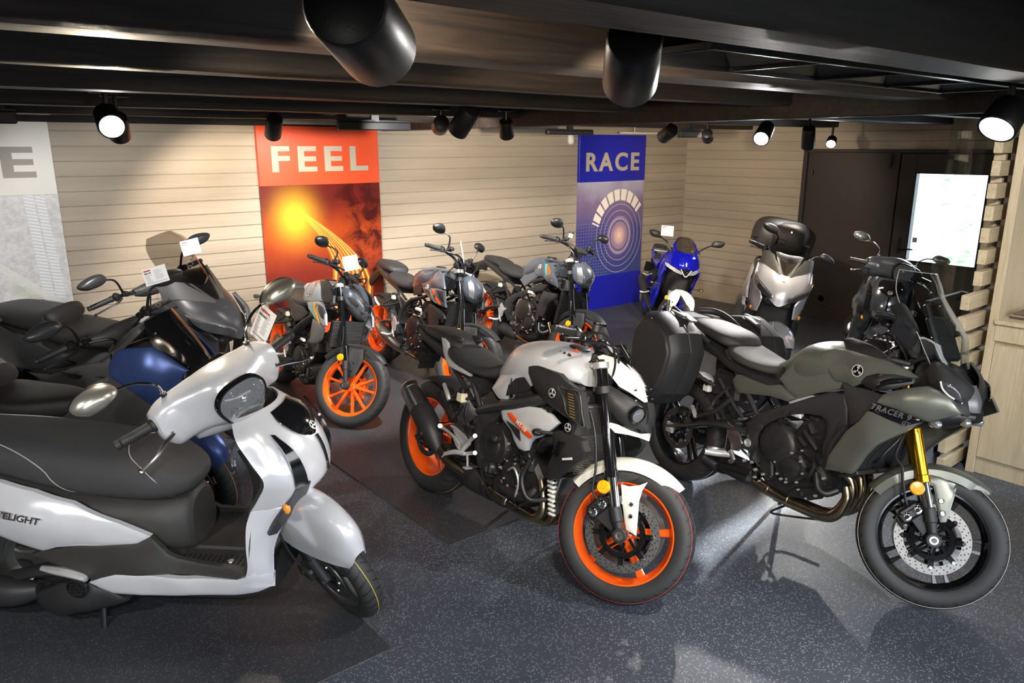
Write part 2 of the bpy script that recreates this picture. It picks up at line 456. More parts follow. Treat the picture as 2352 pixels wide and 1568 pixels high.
M_FLOOR = floor_mat('speckled blue grey vinyl', (.056, .065, .083), (.25, .27, .31), .3, .42)
M_MAT = floor_mat('dark grey mat', (.038, .040, .046), (.10, .105, .115), .25, .45)
def wood_mat(name, c0, c1, rough=.7, scale=1.0, axis=0):
    m, nt, b = nmat(name, rough); n = NT(nt); x, y, z = n.obj()
    a = [x, y, z]; a[axis] = n.m('MULTIPLY', a[axis], .06)
    v = n.vec(*a); f = n.noise(28 * scale, 6, v, 1.2, .6); g = n.noise(4 * scale, 3, v, .6)
    n.L.new(n.mix(n.rng(g, .35, .65), n.mix(n.rng(f, .3, .7), c0, c1), n.mix(n.rng(f, .35, .75), tuple(q * .8 for q in c0), tuple(q * .85 for q in c1))), b.inputs['Base Color'])
    n.bump(f, b, .6, .004); return m
M_JOIST = wood_mat('dark stained joist', (.006, .0035, .0022), (.034, .022, .014), .6)
M_DECK = wood_mat('black ceiling boards', (.004, .0035, .003), (.01, .008, .006), .8)
M_OAK = wood_mat('pale oak veneer', (.42, .34, .22), (.52, .43, .29), .5, 2.0, 2)
M_OAKH = wood_mat('pale oak slat', (.42, .34, .22), (.55, .46, .31), .5, 2.0, 0)
M_PLANK = wood_mat('painted plank', (.355, .30, .235), (.375, .318, .25), .5, 1.2)
M_PLANKB = wood_mat('painted plank far', (.355, .30, .235), (.375, .318, .25), .5, 1.2, 1)
M_DOOR = mat('dark brown door', (.028, .023, .019), .45, noise=.06)
M_BLACKT = mat('black powder coat', (.008, .008, .0085), .38, bump=.08)
M_GLASS = mat('window glass', (.97, .98, .98), .0, trans=1, ior=1.03)
M_GLASSE = mat('pane glass', (.9, .95, .94), .0, trans=1, ior=1.12)
M_LAMPON = mat('lit lamp', (1, 1, 1), .5, emis=(1, .98, .94), estr=30)
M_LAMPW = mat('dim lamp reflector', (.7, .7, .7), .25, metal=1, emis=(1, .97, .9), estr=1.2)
M_CREAM = mat('cream metal', (.75, .74, .68), .4)
M_GALV = mat('galvanised bracket', (.45, .47, .47), .4, metal=.6)

def slab(name, x0, x1, y0, y1, z0, z1, m, bev=0, kind=None, parent=None):
    mb = MB(); mb.box(((x0 + x1) / 2, (y0 + y1) / 2, (z0 + z1) / 2), (x1 - x0, y1 - y0, z1 - z0), bev=bev); o = mb.build(name, m, parent, smooth=0 if not bev else 35)
    if kind: o['kind'] = kind
    return o
YA, XB, ZC = 6.315, 7.985, 2.34
slab('floor', -3.6, XB + .1, -2.0, YA + .1, -.08, 0, M_FLOOR, kind='structure')
# plank walls: profile with a shadow groove at every joint
def plank_wall(name, z_ref, pitch, m, along, lo, hi, pos, cuts=()):
    zs = []; z = z_ref
    while z > 0: z -= pitch
    prof = [(0, 0.0)]; z += pitch
    while z < ZC:
        prof += [(0, z - .0045), (.011, z - .002), (.011, z + .0015), (0, z + .0035)]; z += pitch
    prof.append((0, ZC)); segs = [(lo, hi, 0, 99)] if not cuts else cuts
    mb = MB()
    for a, b, zl, zh in segs:
        P = [p for p in prof if zl <= p[1] <= zh]
        if not P or P[0][1] > zl + 1e-6: P = [(0, zl)] + P
        if P[-1][1] < min(zh, ZC) - 1e-6: P.append((0, min(zh, ZC)))
        P = P + [(.09, P[-1][1]), (.09, P[0][1])]
        if along == 'x': R = [[(q, pos + d, z) for d, z in P] for q in (a, b)]
        else: R = [[(pos + d, q, z) for d, z in P] for q in (a, b)]
        mb.rings(R, caps=True)
    o = mb.build(name, m, smooth=0); o['kind'] = 'structure'; return o
plank_wall('wall_back', 1.700, .1066, M_PLANK, 'x', -3.6, XB + .09, YA)
slab('trim_34', XB - .004, XB + .09, YA - .004, YA + .1, 0, ZC, M_PLANK, kind='structure')
plank_wall('wall_right', 1.146, .1022, M_PLANKB, 'y', 0, 0, XB, [(4.66, YA, 0, 99), (2.30, 4.66, 1.88, 99), (-2.0, 2.30, 0, 99)])
slab('trim_1', XB - .02, XB, 4.66, YA, 0, .09, M_PLANKB, kind='structure'); slab('trim_2', XB - .012, XB, 4.66, YA, .09, .19, M_PLANKB, kind='structure')
slab('trim_3', -3.6, 3.62, YA - .05, YA, 2.075, ZC, M_DECK, kind='structure')
slab('ceiling', -3.6, XB + .1, -2.0, YA + .1, ZC, ZC + .06, M_DECK, kind='structure')
slab('wall_left', -3.7, -3.6, -2.0, YA + .1, 0, ZC, M_PLANK, kind='structure')
# made-up shop front behind the camera: unglazed opening added for cool daylight fill
for nm, a in (('wall_front', (-3.6, XB, 0, .45)), ('trim_30', (-3.6, XB, 1.75, ZC)), ('trim_31', (-3.6, -2.2, .45, 1.75)), ('trim_32', (4.6, XB, .45, 1.75)), ('trim_33', (1.15, 1.25, .45, 1.75))): slab(nm, a[0], a[1], -2.1, -2.0, a[2], a[3], M_PLANK, kind='structure')
# ceiling joists
JB = 2.10
for k, (y, w, h) in enumerate([(.05, .16, 0), (.86, .17, .0), (1.52, .18, 0), (2.24, .12, .005), (3.25, .17, .01), (4.4, .17, .005), (5.45, .16, .0)]):
    r_ = random.Random(k + 5); mb = MB(); R = []; n = 90; x0, x1 = -3.6, XB
    wv = [0, 0]
    for i in range(n + 1):
        x = x0 + (x1 - x0) * i / n; wa = .012 * math.sin(i * .37 + k) * math.sin(i * .11 + 2 * k) + r_.uniform(-.002, .002)
        wane = .035 * max(0, math.sin(i * .21 + k * 1.7) - .72) / .28 if k in (1, 2, 4) else 0
        y0, y1, zb = y - w / 2, y + w / 2, JB + h
        R.append([(x, y0, ZC), (x, y0, zb + .012 + wane * 1.6), (x, y0 + .010 + wane, zb + wa * .2), (x, (y0 + y1) / 2, zb + wa * .2), (x, y1 - .008, zb + wa * .2), (x, y1 + wa * .3, zb + .01), (x, y1, ZC)])
    mb.rings(R); o = mb.build('joist', M_JOIST, smooth=50); o['kind'] = 'structure'; o.name = 'trim_%d' % (10 + k)
slab('trim_20', 3.56, 3.64, .6, YA, 2.045, ZC, M_JOIST, bev=.006, kind='structure')
# floor mats
def matslab(label, x0, x1, y0, y1):
    o = slab('floor_mat', x0, x1, y0, y1, 0, .007, M_MAT, bev=.002); tag(o, label, 'mat')
matslab('large dark floor mat running from under the white motorcycle back to the plank wall', 1.86, 7.9, 2.79, 6.3)
matslab('dark rubber floor mat under the white scooter in the front left corner', -3.55, 1.24, 2.28, 6.3)
# door leaves
def door():
    for i_, (y0, y1, z0, z1) in enumerate(((3.46, 4.70, 0, 1.90), (2.26, 2.77, 0, 1.90), (2.77, 3.46, 0, .78), (2.77, 3.46, 1.665, 1.90))): slab('trim_%d' % (40 + i_), XB + .055, XB + .09, y0, y1, z0, z1, M_DOOR, kind='structure')  # backing slabs added behind the door to stop daylight leaking through its gaps
    o = slab('door_1', XB - .01, XB + .05, 3.62, 4.62, 0, 1.85, M_DOOR, bev=.004, kind='structure')
    mb = MB(); mb.box((XB - .02, 4.64, .94), (.05, .05, 1.88), bev=.004); mb.box((XB - .02, 3.46, 1.865), (.05, 2.36, .035), bev=.004); mb.box((XB - .02, 2.29, .94), (.05, .05, 1.88), bev=.004); mb.build('door_frame', M_DOOR, o)
    mb = MB(); mb.cyl((XB - .035, 4.55, 1.6), (XB - .035, 4.55, 1.66), .01, .01, 8); mb.box((XB - .03, 3.70, 1.78), (.03, .02, .12), bev=.004); mb.ell((XB - .035, 3.71, 1.71), (.012, .012, .018)); mb.build('door_bolt', M_DOOR, o)
    mb = MB(); mb.box((XB - .016, 4.30, .25), (.006, .17, .17), bev=.002); mb.lathe((XB - .02, 4.30, .25), (-1, 0, 0), [(.045, 0), (.045, .006), (.035, .006), (.033, 0)], 24); mb.build('floor_vent', M_DOOR, o)
    d = MB(); X = (XB - .01 + XB + .05) / 2
    for y0, y1, z0, z1 in ((3.45, 3.605, 0, 1.84), (2.33, 2.78, 0, 1.84), (2.78, 3.45, 0, .785), (2.78, 3.45, 1.66, 1.84)): d.box((X, (y0 + y1) / 2, (z0 + z1) / 2), (.06, y1 - y0, z1 - z0), bev=.002)
    o2 = d.build('door_2', M_DOOR); o2['kind'] = 'structure'
    mb = MB(); mb.box((XB - .02, 3.52, .92), (.012, .03, .16), bev=.004); mb.tube([(XB - .03, 3.52, .90), (XB - .07, 3.52, .90), (XB - .07, 3.36, .90)], .008, 8, 1); mb.build('door_handle', M_BLACKT, o2)
    g = MB(); g.box((X, 3.115, 1.22), (.006, .68, .885)); w = g.build('window_1', M_GLASS, smooth=0); w['kind'] = 'structure'
    g = MB(); g.box((X - .006, 3.385, .99), (.002, .045, .05)); g.build('window_sticker', M_GALV, w)
    g = MB()
    for a, b in (((X, 2.785, 1.22), (.07, .014, .89)), ((X, 3.443, 1.22), (.07, .014, .89)), ((X - .01, 3.115, .782), (.12, .68, .014)), ((X, 3.115, 1.655), (.07, .68, .014))): g.box(a, b)
    g.build('window_frame', M_BLACKT, w)
door()
# outdoors beyond the door window
def outside():
    m, nt, b = nmat('outdoor gravel and weeds', .9); n = NT(nt); n.obj()
    g = n.noise(1.6, 6); f = n.noise(9, 5)
    n.L.new(n.mix(n.rng(n.m('MULTIPLY', g, f), .27, .36), (.72, .70, .64), (.18, .33, .06)), b.inputs['Base Color'])
    mb = MB(); mb.box((20, 4, -.25), (24, 30, .1)); o = mb.build('ground', m, smooth=0); o['kind'] = 'structure'; o.name = 'floor_outside'; 
    mb = MB(); mb.add([(14, -12, -.2), (14, 20, -.2), (24, -12, 2.2), (24, 20, 2.2), (24, 20, -.3), (24, -12, -.3)], [[0, 1, 3, 2], [2, 3, 4, 5], [0, 2, 5], [1, 4, 3], [0, 5, 4, 1]]); o = mb.build('embankment', m, smooth=0); tag(o, 'sunlit weedy bank seen through the window of the dark door', 'bank')
    r_ = random.Random(2); bushmat = mat('bush leaves', (.09, .2, .03), .7)
    for i, (x, y, z, s) in enumerate([(22, 9.6, 2.2, .5), (22.5, 7.7, 2.4, .55), (21.5, 7.0, 2.2, .4), (21, 10.6, 1.9, .4)]):
        mb = MB()
        for k in range(900):
            d = Vector((r_.gauss(0, 1), r_.gauss(0, 1), r_.gauss(0, 1))).normalized() * s * (r_.random() ** .33); c = Vector((x, y, z + s * .6)) + Vector((d.x, d.y * 1.4, d.z * .8)); u = Vector((r_.gauss(0, 1), r_.gauss(0, 1), r_.gauss(0, 1))).normalized() * .045; w = u.orthogonal() * .6
            mb.add([c - u, c + w, c + u, c - w], [[0, 1, 2, 3]])
        mb.cyl((x, y, z - .3), (x, y, z + s * .6), .04, .02, 8)
        lab = ['green bush on the bank outside, leftmost seen through the door window', 'tallest green bush on the bank outside the door window', 'small green bush on the bank at the right of the window view', 'low green bush hidden at the left edge of the window view'][i]
        tag(mb.build('bush', bushmat, smooth=0), lab, 'bush', 'bushes outside')
outside()
# ------------------------------------------------------------ wall boards with pictures
def picture_mat(kind):
    m, nt, b = nmat('print ' + kind, .25); n = NT(nt); x, y, z = n.obj()
    M = n.m
    if kind == 'road':       # local x 0..1, z 0..1
        dx = M('SUBTRACT', x, .26); dz = M('SUBTRACT', z, .80)
        r2 = M('SQRT', M('ADD', M('MULTIPLY', dx, dx), M('MULTIPLY', M('MULTIPLY', dz, dz), .75)))
        glow = M('POWER', M('MAXIMUM', M('SUBTRACT', 1, M('MULTIPLY', r2, 3.0)), 0), 2.4)
        # curved road of light trails: centreline x = f(z)
        t = M('SUBTRACT', .84, z)
        cx = M('ADD', .3, M('SUBTRACT', M('MULTIPLY', M('SINE', M('MULTIPLY', M('MINIMUM', t, .9), 2.25)), .52), M('MULTIPLY', M('MULTIPLY', t, t), .28)))
        wd = M('ADD', .02, M('MULTIPLY', t, .36)); u = M('DIVIDE', M('SUBTRACT', x, cx), wd)
        st = n.noise(7, 4, n.vec(M('MULTIPLY', u, 3.2), M('MULTIPLY', z, .25), 0)); ins = M('MULTIPLY', M('LESS_THAN', M('ABSOLUTE', u), .78), M('GREATER_THAN', t, 0))
        fib = M('MULTIPLY', n.rng(M('SINE', M('ADD', M('MULTIPLY', u, 34), M('MULTIPLY', st, 9))), -.35, .9, 0, 1), ins)
        sky = n.ramp(M('ADD', z, M('MULTIPLY', n.noise(5, 5), .2)), [(0, (.10, .015, .01)), (.45, (.16, .02, .012)), (.75, (.33, .05, .01)), (1.1, (.12, .012, .01))])
        mt_ = n.rng(n.noise(6, 8, None, .6, .65), .45, .6, 0, 1); mount = M('MULTIPLY', mt_, n.rng(M('ADD', x, M('MULTIPLY', M('SUBTRACT', z, .6), .2)), .55, .8, 0, 1))
        c = n.mix(mount, sky, (.05, .006, .005)); c = n.mix(M('MULTIPLY', ins, .45), c, (.45, .09, .012)); c = n.mix(M('MULTIPLY', fib, .85), c, (.95, .45, .09)); c = n.mix(M('MINIMUM', M('MULTIPLY', glow, 1.2), 1), c, (.92, .52, .035))
    elif kind == 'wheel':
        dx = M('SUBTRACT', x, .63); dz = M('SUBTRACT', z, .42)
        r = M('SQRT', M('ADD', M('MULTIPLY', M('MULTIPLY', dx, dx), 1.3), M('MULTIPLY', dz, dz))); a = M('ARCTAN2', dz, dx)
        base = n.ramp(M('ADD', M('MULTIPLY', z, .8), M('MULTIPLY', n.noise(3, 4), .3)), [(0, (.03, .06, .25)), (.5, (.05, .05, .2)), (.8, (.2, .14, .26)), (1.1, (.42, .42, .55))])
        rings = n.rng(M('SINE', M('ADD', M('MULTIPLY', r, 95), M('MULTIPLY', n.noise(2, 1), 2))), .9, 1, 0, 1); rm = M('MULTIPLY', rings, M('LESS_THAN', r, .42))
        seg = M('MULTIPLY', M('MULTIPLY', M('GREATER_THAN', r, .38), M('LESS_THAN', r, .50)), M('MULTIPLY', M('GREATER_THAN', a, .75), M('LESS_THAN', a, 2.8)))
        seg = M('MULTIPLY', seg, M('GREATER_THAN', M('SINE', M('MULTIPLY', a, 27)), -.8))
        g = M('POWER', M('MAXIMUM', M('SUBTRACT', 1, M('MULTIPLY', r, 5.5)), 0), 1.2)
        dots = M('MULTIPLY', M('MULTIPLY', M('GREATER_THAN', M('SINE', M('MULTIPLY', x, 160)), .75), M('GREATER_THAN', M('SINE', M('MULTIPLY', z, 190)), .75)), M('MULTIPLY', M('LESS_THAN', x, .45), M('LESS_THAN', z, .6)))
        c = n.mix(M('MULTIPLY', n.rng(r, .1, .32, 1, 0), .6), base, (.22, .12, .3)); gear = M('LESS_THAN', M('ABSOLUTE', M('SUBTRACT', r, M('ADD', .185, M('MULTIPLY', M('SINE', M('MULTIPLY', a, 60)), .006)))), .008); c = n.mix(M('MULTIPLY', rm, .55), c, (.7, .62, .75)); c = n.mix(M('MULTIPLY', gear, .8), c, (.85, .78, .85)); c = n.mix(M('MULTIPLY', M('LESS_THAN', r, .2), .35), c, (.03, .04, .2)); c = n.mix(M('MULTIPLY', dots, .5), c, (.5, .6, .8)); c = n.mix(M('MULTIPLY', seg, .92), c, (.85, .78, .7)); c = n.mix(g, c, (.95, .62, .5))
    else:
        v = n.N.new('ShaderNodeTexBrick'); v.inputs['Scale'].default_value = 34; v.inputs['Mortar Size'].default_value = .03; v.inputs['Color1'].default_value = (.5, .5, .5, 1); v.inputs['Color2'].default_value = (.75, .76, .78, 1); v.inputs['Mortar'].default_value = (.32, .34, .37, 1)
        n.L.new(n.vec(M('ADD', x, M('MULTIPLY', z, .06)), z, 0), v.inputs['Vector'])
        tw = M('MULTIPLY', M('GREATER_THAN', x, M('SUBTRACT', .86, M('MULTIPLY', z, .05))), M('GREATER_THAN', z, .36)); tw = M('MULTIPLY', tw, M('LESS_THAN', x, M('SUBTRACT', .985, M('MULTIPLY', z, .06)))); tw = M('MULTIPLY', tw, M('GREATER_THAN', M('ABSOLUTE', M('SUBTRACT', x, M('SUBTRACT', .925, M('MULTIPLY', z, .055)))), .006))
        stripe = n.rng(M('SINE', M('MULTIPLY', M('ADD', z, M('MULTIPLY', x, .25)), 300)), -.3, .3, 0, 1)
        city = n.mix(.5, n.ramp(n.noise(26, 6), [(.35, (.38, .38, .38)), (.65, (.75, .74, .72))]), v.outputs['Color'])
        d = M('ABSOLUTE', M('SUBTRACT', z, M('SUBTRACT', 1.17, M('MULTIPLY', x, .9)))); road = M('LESS_THAN', d, .03)
        c = n.mix(M('MULTIPLY', tw, .9), city, n.mix(stripe, (.5, .54, .6), (.78, .8, .82))); c = n.mix(M('MULTIPLY', road, .7), c, (.68, .66, .62))
        gr = M('MULTIPLY', n.rng(n.noise(4, 3), .5, .56, 0, 1), M('LESS_THAN', z, M('SUBTRACT', 1.12, M('MULTIPLY', x, .9)))); c = n.mix(M('MULTIPLY', gr, .6), c, (.38, .45, .25)); c = n.mix(.25, c, (.75, .75, .75))
    n.L.new(c, b.inputs['Base Color']); return m
def board(label, x0, x1, zt, zs, zb, top_m, pic, low_m, word, wsize, wx0, wx1, wz, wm, tk=.035):
    t = empty('wall_panel', ((x0 + x1) / 2, YA, 0)); tag(t, label, 'sign panel'); iy = -YA
    cx = (x0 + x1) / 2; W = x1 - x0
    def part(name, z0, z1, m, y0, y1): mb = MB(); mb.box((0, -(y0 + y1) / 2, (z0 + z1) / 2), (W, y1 - y0, z1 - z0), bev=.002); return mb.build(name, m, t)
    up = part('header_board', zs, zt, top_m, .0, tk)
    mb = MB(); mb.box((.5, .0, (zs - zb) / W / 2), (1, (tk - .008) / W, (zs - zb) / W)); p = mb.build('picture_board', picture_mat(pic), t, smooth=0); p.location = (-W / 2, -(tk - .008) / 2, zb); p.scale = (W,) * 3 if pic != 'wheel' else (W,) * 3
    if zb > .05: part('plinth_board', .0, zb, low_m, 0, tk)
    q = text_mb(word, wsize, ext=.004, bold=wsize * .028, space=1.28 if len(word) == 4 else 1)
    xs = [v[0] for v in q.v]; zs_ = [v[1] for v in q.v]; s1 = (wx1 - wx0) / (max(xs) - min(xs)); s2 = wz[1] - wz[0]; s2 /= (max(zs_) - min(zs_))
    q.v = [((v[0] - min(xs)) * s1 + wx0 - cx, -tk - .004 - v[2], (v[1] - min(zs_)) * s2 + wz[0]) for v in q.v]; q.build('lettering', wm, up, smooth=0)
    return t
M_ORB = mat('orange board', (.68, .075, .022), .35); M_BLB = mat('blue board', (.012, .015, .36), .3); M_WHB = mat('white board', (.72, .71, .66), .4); M_LETB = mat('beige letter', (.40, .36, .28), .45); M_LETG = mat('grey letter', (.28, .26, .22), .45)
board('orange FEEL panel with a picture of light trails on a curving road', 2.382, 3.507, 2.085, 1.587, .42, M_ORB, 'road', M_ORB, 'FEEL', .28, 2.495, 3.39, (1.70, 1.912), M_LETB)
board('blue RACE panel with a picture of glowing rings, near the room corner', 6.053, 7.156, 2.04, 1.513, .405, M_BLB, 'wheel', M_BLB, 'RACE', .28, 6.155, 7.04, (1.63, 1.843), M_LETB)
board('white panel with a grey letter E and a pale city picture at the left edge', -.21, .912, 2.115, 1.58, .42, M_WHB, 'city', M_WHB, 'E', .28, .603, .80, (1.70, 1.908), M_LETG)
# ------------------------------------------------------------ slat screen, cabinet
def slats():
    t = empty('slat_screen', (5.05, 1.66, 0)); tag(t, 'slatted screen of pale wood boards beside the cabinet at the right', 'screen'); T = Vector((5.05, 1.66, 0))
    z = 2.04
    for k in range(17):
        x0 = (4.775 if z > 1.17 else 4.63) + (0.0 if k % 2 else .01); mb = MB(); mb.box(Vector(((x0 + 5.30) / 2, 1.645, z)) - T, (5.30 - x0, .045, .084), bev=.002); mb.build('slat', M_OAKH, t); z -= .124
    mb = MB(); mb.box(Vector((5.0, 1.70, 1.05)) - T, (.05, .06, 2.1), bev=.003); mb.box(Vector((5.27, 1.70, 1.05)) - T, (.05, .06, 2.1), bev=.003); mb.build('post', M_OAK, t)
slats()
mb = MB(); mb.box((4.78, 1.80, 1.55), (.50, .010, 1.02)); g = mb.build('glass_pane', M_GLASSE, smooth=0); tag(g, 'upright clear glass pane beside the slatted screen, in front of the window', 'glass pane')
mb = MB(); mb.box((4.78, 1.80, 1.035), (.50, .03, .03), bev=.003); mb.box((4.99, 1.785, 1.035), (.03, .05, .03)); mb.box((4.99, 1.80, .52), (.03, .03, 1.04)); mb.build('pane_clamp', M_BLACKT, g)
def cabinet():
    t = empty('cabinet', (5.1, 1.1, 0)); tag(t, 'pale wood cabinet with a lit open recess and drawer front at the right edge', 'cabinet'); T = Vector((5.1, 1.1, 0))
    def bx(name, x0, x1, y0, y1, z0, z1, m=M_OAK, bev=.002):
        mb = MB(); mb.box(Vector(((x0 + x1) / 2, (y0 + y1) / 2, (z0 + z1) / 2)) - T, (x1 - x0, y1 - y0, z1 - z0), bev=bev); return mb.build(name, m, t)
    bx('side_panel', 4.81, 5.40, 1.52, 1.565, 0, 2.1); bx('back_panel', 5.38, 5.40, .2, 1.52, .95, 2.1, M_CREAM); bx('plinth', 4.83, 5.38, .2, 1.52, 0, .105); bx('door', 4.812, 4.83, .2, 1.518, .108, .80)
    bx('recess_strip', 4.84, 4.86, .2, 1.52, .80, .825, M_BLACKT); bx('drawer', 4.805, 4.83, .2, 1.525, .825, .925); bx('carcass', 4.83, 5.38, .2, 1.52, .105, .925)
    bx('worktop', 4.79, 5.38, .2, 1.53, .925, .95); bx('top_panel', 4.81, 5.40, .2, 1.52, 2.06, 2.1)
cabinet()
for k in range(3):
    mb = MB(); mb.box((5.0, 1.42 - .004 * k, .957 + .011 * k), (.21, .15 - .01 * k, .010), bev=.002); o = mb.build('magazine', [mat('dark cover', (.05, .05, .055), .4), mat('tan cover', (.3, .2, .1), .4), mat('brown cover', (.10, .07, .05), .4)][k])
    tag(o, ['dark magazine at the bottom of the small pile in the cabinet recess', 'tan magazine in the middle of the small pile in the cabinet recess', 'brown magazine on top of the small pile in the cabinet recess'][k], 'magazine', 'magazines in the recess')
# ------------------------------------------------------------ ceiling fittings
def spot(label, c, aim, on, power=60, size=.11, length=.16, cone=80, col=(1, .83, .62), blend=.5):
    if any(q in label for q in ('viewer aimed', 'right edge', 'lens showing', 'stubby downward spotlight between', 'left of the lens', 'glowing', 'tilted back')): col = (1, .97, .93)
    c = Vector(c); d = (Vector(aim) - c).normalized(); t = empty('track_spotlight', c); tag(t, label, 'spotlight'); 
    if on is not None: t['group'] = 'ceiling spotlights'
    r = size / 2; mb = MB(); mb.lathe(-d * length * .5, d, [(r * .55, -.006), (r * .86, 0), (r * .92, .006), (r * .97, length * .5), (r, length - .004), (r * .97, length), (r * .86, length), (r * .82, length - .02), (r * .3, length - .05), (0, length - .055)], 32); b = mb.build('lamp_housing', M_BLACKT, t)
    mb = MB(); mb.lathe(d * (length * .5 - .018), d, [(0, .0), (r * .8, 0), (r * .8, .002), (0, .002)], 28); mb.build('lamp_lens', M_LAMPON if on else M_LAMPW, b, smooth=0)
    top = Vector((0, 0, max(.03, 2.15 - c.z))); p = -d * length * .3
    mb = MB(); mb.cyl(p + Vector((0, 0, .0)), Vector((p.x, p.y, top.z)), .011, .011, 10); mb.box((p.x, p.y, top.z), (.12, .034, .03), bev=.004); mb.build('mounting_arm', M_BLACKT, t)
    if power:
        L = bpy.data.lights.new('spot_beam', 'SPOT'); L.energy = power; L.spot_size = math.radians(cone); L.spot_blend = blend; L.color = col; L.shadow_soft_size = .03
        o = bpy.data.objects.new('spot_beam', L); COL.objects.link(o); o.parent = b; o.location = d * (length * .5 + .012); o.rotation_mode = 'QUATERNION'; o.rotation_quaternion = d.to_track_quat('-Z', 'Y')
SPOTS = [
 ('large black ceiling spotlight at the top of the photo, left of centre', (0.572, 1.055, 2.079), (2.126, 2.875, 1.746), False, 30, .125, .22, 90),
 ('large grey-black ceiling spotlight at the top, right of the biggest one', (1.227, 1.124, 2.080), (2.608, 2.483, 1.338), False, 40, .12, .19, 90),
 ('switched-on spotlight facing the viewer above the left plank wall', (0.786, 3.785, 2.021), (0.643, 1.733, 1.097), True, 60, .115, .14, 75),
 ('black spotlight tilted back just behind the lit one at the left', (0.888, 4.094, 1.999), (1.156, 5.169, 1.093), False, 60, .10, .13, 100),
 ('black spotlight in front of the orange panel', (1.996, 4.937, 2.034), (2.240, 5.953, 1.292), False, 65, .11, .17, 90),
 ('black spotlight to the right of the orange panel, lens showing', (2.542, 3.570, 2.049), (2.479, 4.429, 1.283), False, 130, .12, .17, 70),
 ('small dark spotlight left of the lens-showing one', (2.842, 4.256, 2.045), (3.812, 6.108, 1.581), False, 80, .11, .13, 100),
 ('stubby downward spotlight between the two colour panels', (3.301, 4.145, 2.025), (3.990, 4.853, 0.641), False, 130, .10, .12, 100),
 ('spotlight tilted left above the blue panel', (4.310, 3.586, 1.999), (5.537, 5.936, 1.265), False, 100, .10, .16, 100),
 ('stubby downward spotlight above the room corner', (5.634, 4.242, 1.999), (7.421, 5.422, 1.102), False, 50, .10, .12, 100),
 ('spotlight with glowing lens in front of the far plank wall', (4.838, 3.160, 2.002), (3.591, 2.725, 1.260), True, 90, .115, .17, 80),
 ('spotlight tilted right above the top case scooter', (5.363, 3.124, 1.973), (6.075, 3.482, 0.787), False, 60, .10, .16, 90),
 ('smallest glowing spotlight above the dark door', (7.454, 4.086, 1.957), (5.371, 3.198, 0.620), True, 90, .10, .10, 80),
 ('large glowing spotlight at the right edge of the photo', (2.910, 0.999, 2.001), (1.865, 1.198, 0.861), True, 50, .125, .10, 85),
]
SPOTS += [  # unseen spotlights added around the camera to brighten the foreground
 ('added unseen spotlight above the viewer aimed at the white motorcycle', (.75, -.35, 2.04), (2.3, 2.2, .5), True, 62, .11, .15, 60),
 ('added unseen spotlight above the viewer aimed at the touring motorcycle', (1.9, -.7, 2.04), (3.5, 1.9, .5), True, 70, .11, .15, 62),
 ('added unseen spotlight beside the viewer aimed at the white scooter', (-.35, .25, 2.04), (.1, 2.2, .7), True, 60, .11, .15, 62),
 ('added unseen spotlight to the right of the viewer aimed at the slatted screen', (3.5, .86, 2.04), (4.95, 1.6, 1.1), True, 55, .11, .15, 75),
 ('added unseen spotlight left of the viewer aimed at the blue scooter', (-1.3, 1.6, 2.04), (-.2, 3.6, .7), True, 60, .11, .15, 70),
]
for a in SPOTS: spot(*a[:4], power=a[4], size=a[5], length=a[6], cone=a[7])
def track_box(label, a, b, h=.06, d=.05):
    a, b = Vector(a), Vector(b); c = (a + b) / 2; t = (b - a); mb = MB(); mb.box((0, 0, 0), (t.length, d, h), rot=Matrix.Rotation(math.atan2(t.y, t.x), 3, 'Z'), bev=.008)
    mb.box((0, 0, (ZC - c.z) / 2), (.06, d * .5, ZC - c.z)); mb.box((0, 0, h * .6), (t.length * 1.02, d * .5, h * .3), rot=Matrix.Rotation(math.atan2(t.y, t.x), 3, 'Z'), bev=.004); o = mb.build('track_housing', M_BLACKT); o.location = c; tag(o, label, 'track lighting unit')
track_box('black track unit above the orange panel', (2.461, 4.964, 2.050), (3.065, 5.008, 2.052))
track_box('black track unit at the top of the wall left of the blue panel', (4.540, 5.137, 2.029), (5.145, 5.180, 2.032), .04)
track_box('black track unit above the blue panel', (5.445, 4.403, 2.021), (5.845, 4.474, 2.011))
track_box('black track unit in front of the white panel at the left edge', (0.455, 5.265, 2.070), (0.616, 5.267, 2.069), .07)
mb = MB(); mb.box((0, 0, 0), (.85, .06, .02), bev=.003); mb.cyl((-.2, 0, 0), (-.2, 0, .12), .006, .006, 8); o = mb.build('picture_light', M_CREAM); o.location = (7.0, 6.15, 2.06); tag(o, 'thin cream picture light bar above the blue panel', 'light bar')
mb = MB(); mb.box((0, 0, 0), (1.14, .10, .018), bev=.003); mb.box((.35, .0, .03), (.35, .05, .04), bev=.004); o = mb.build('shelf_ledge', M_WHB); o.location = (.36, 6.25, 2.13); tag(o, 'white ledge on top of the white panel at the left', 'ledge')
mb = MB(); mb.box((0, 0, 0), (.8, .05, .04), bev=.004); o = mb.build('mounting_rail', M_GALV); o.location = (2.95, 6.26, 2.11); tag(o, 'grey metal rail above the orange panel', 'rail')
mb = MB(); mb.ell((0, 0, 0), (.035, .03, .055), e=3, n=16); mb.ell((0, -.02, -.02), (.022, .02, .02), n=14); o = mb.build('motion_sensor', M_WHITEPL); o.location = (5.93, 6.30, 1.985); tag(o, 'white motion sensor high on the wall left of the blue panel', 'sensor')
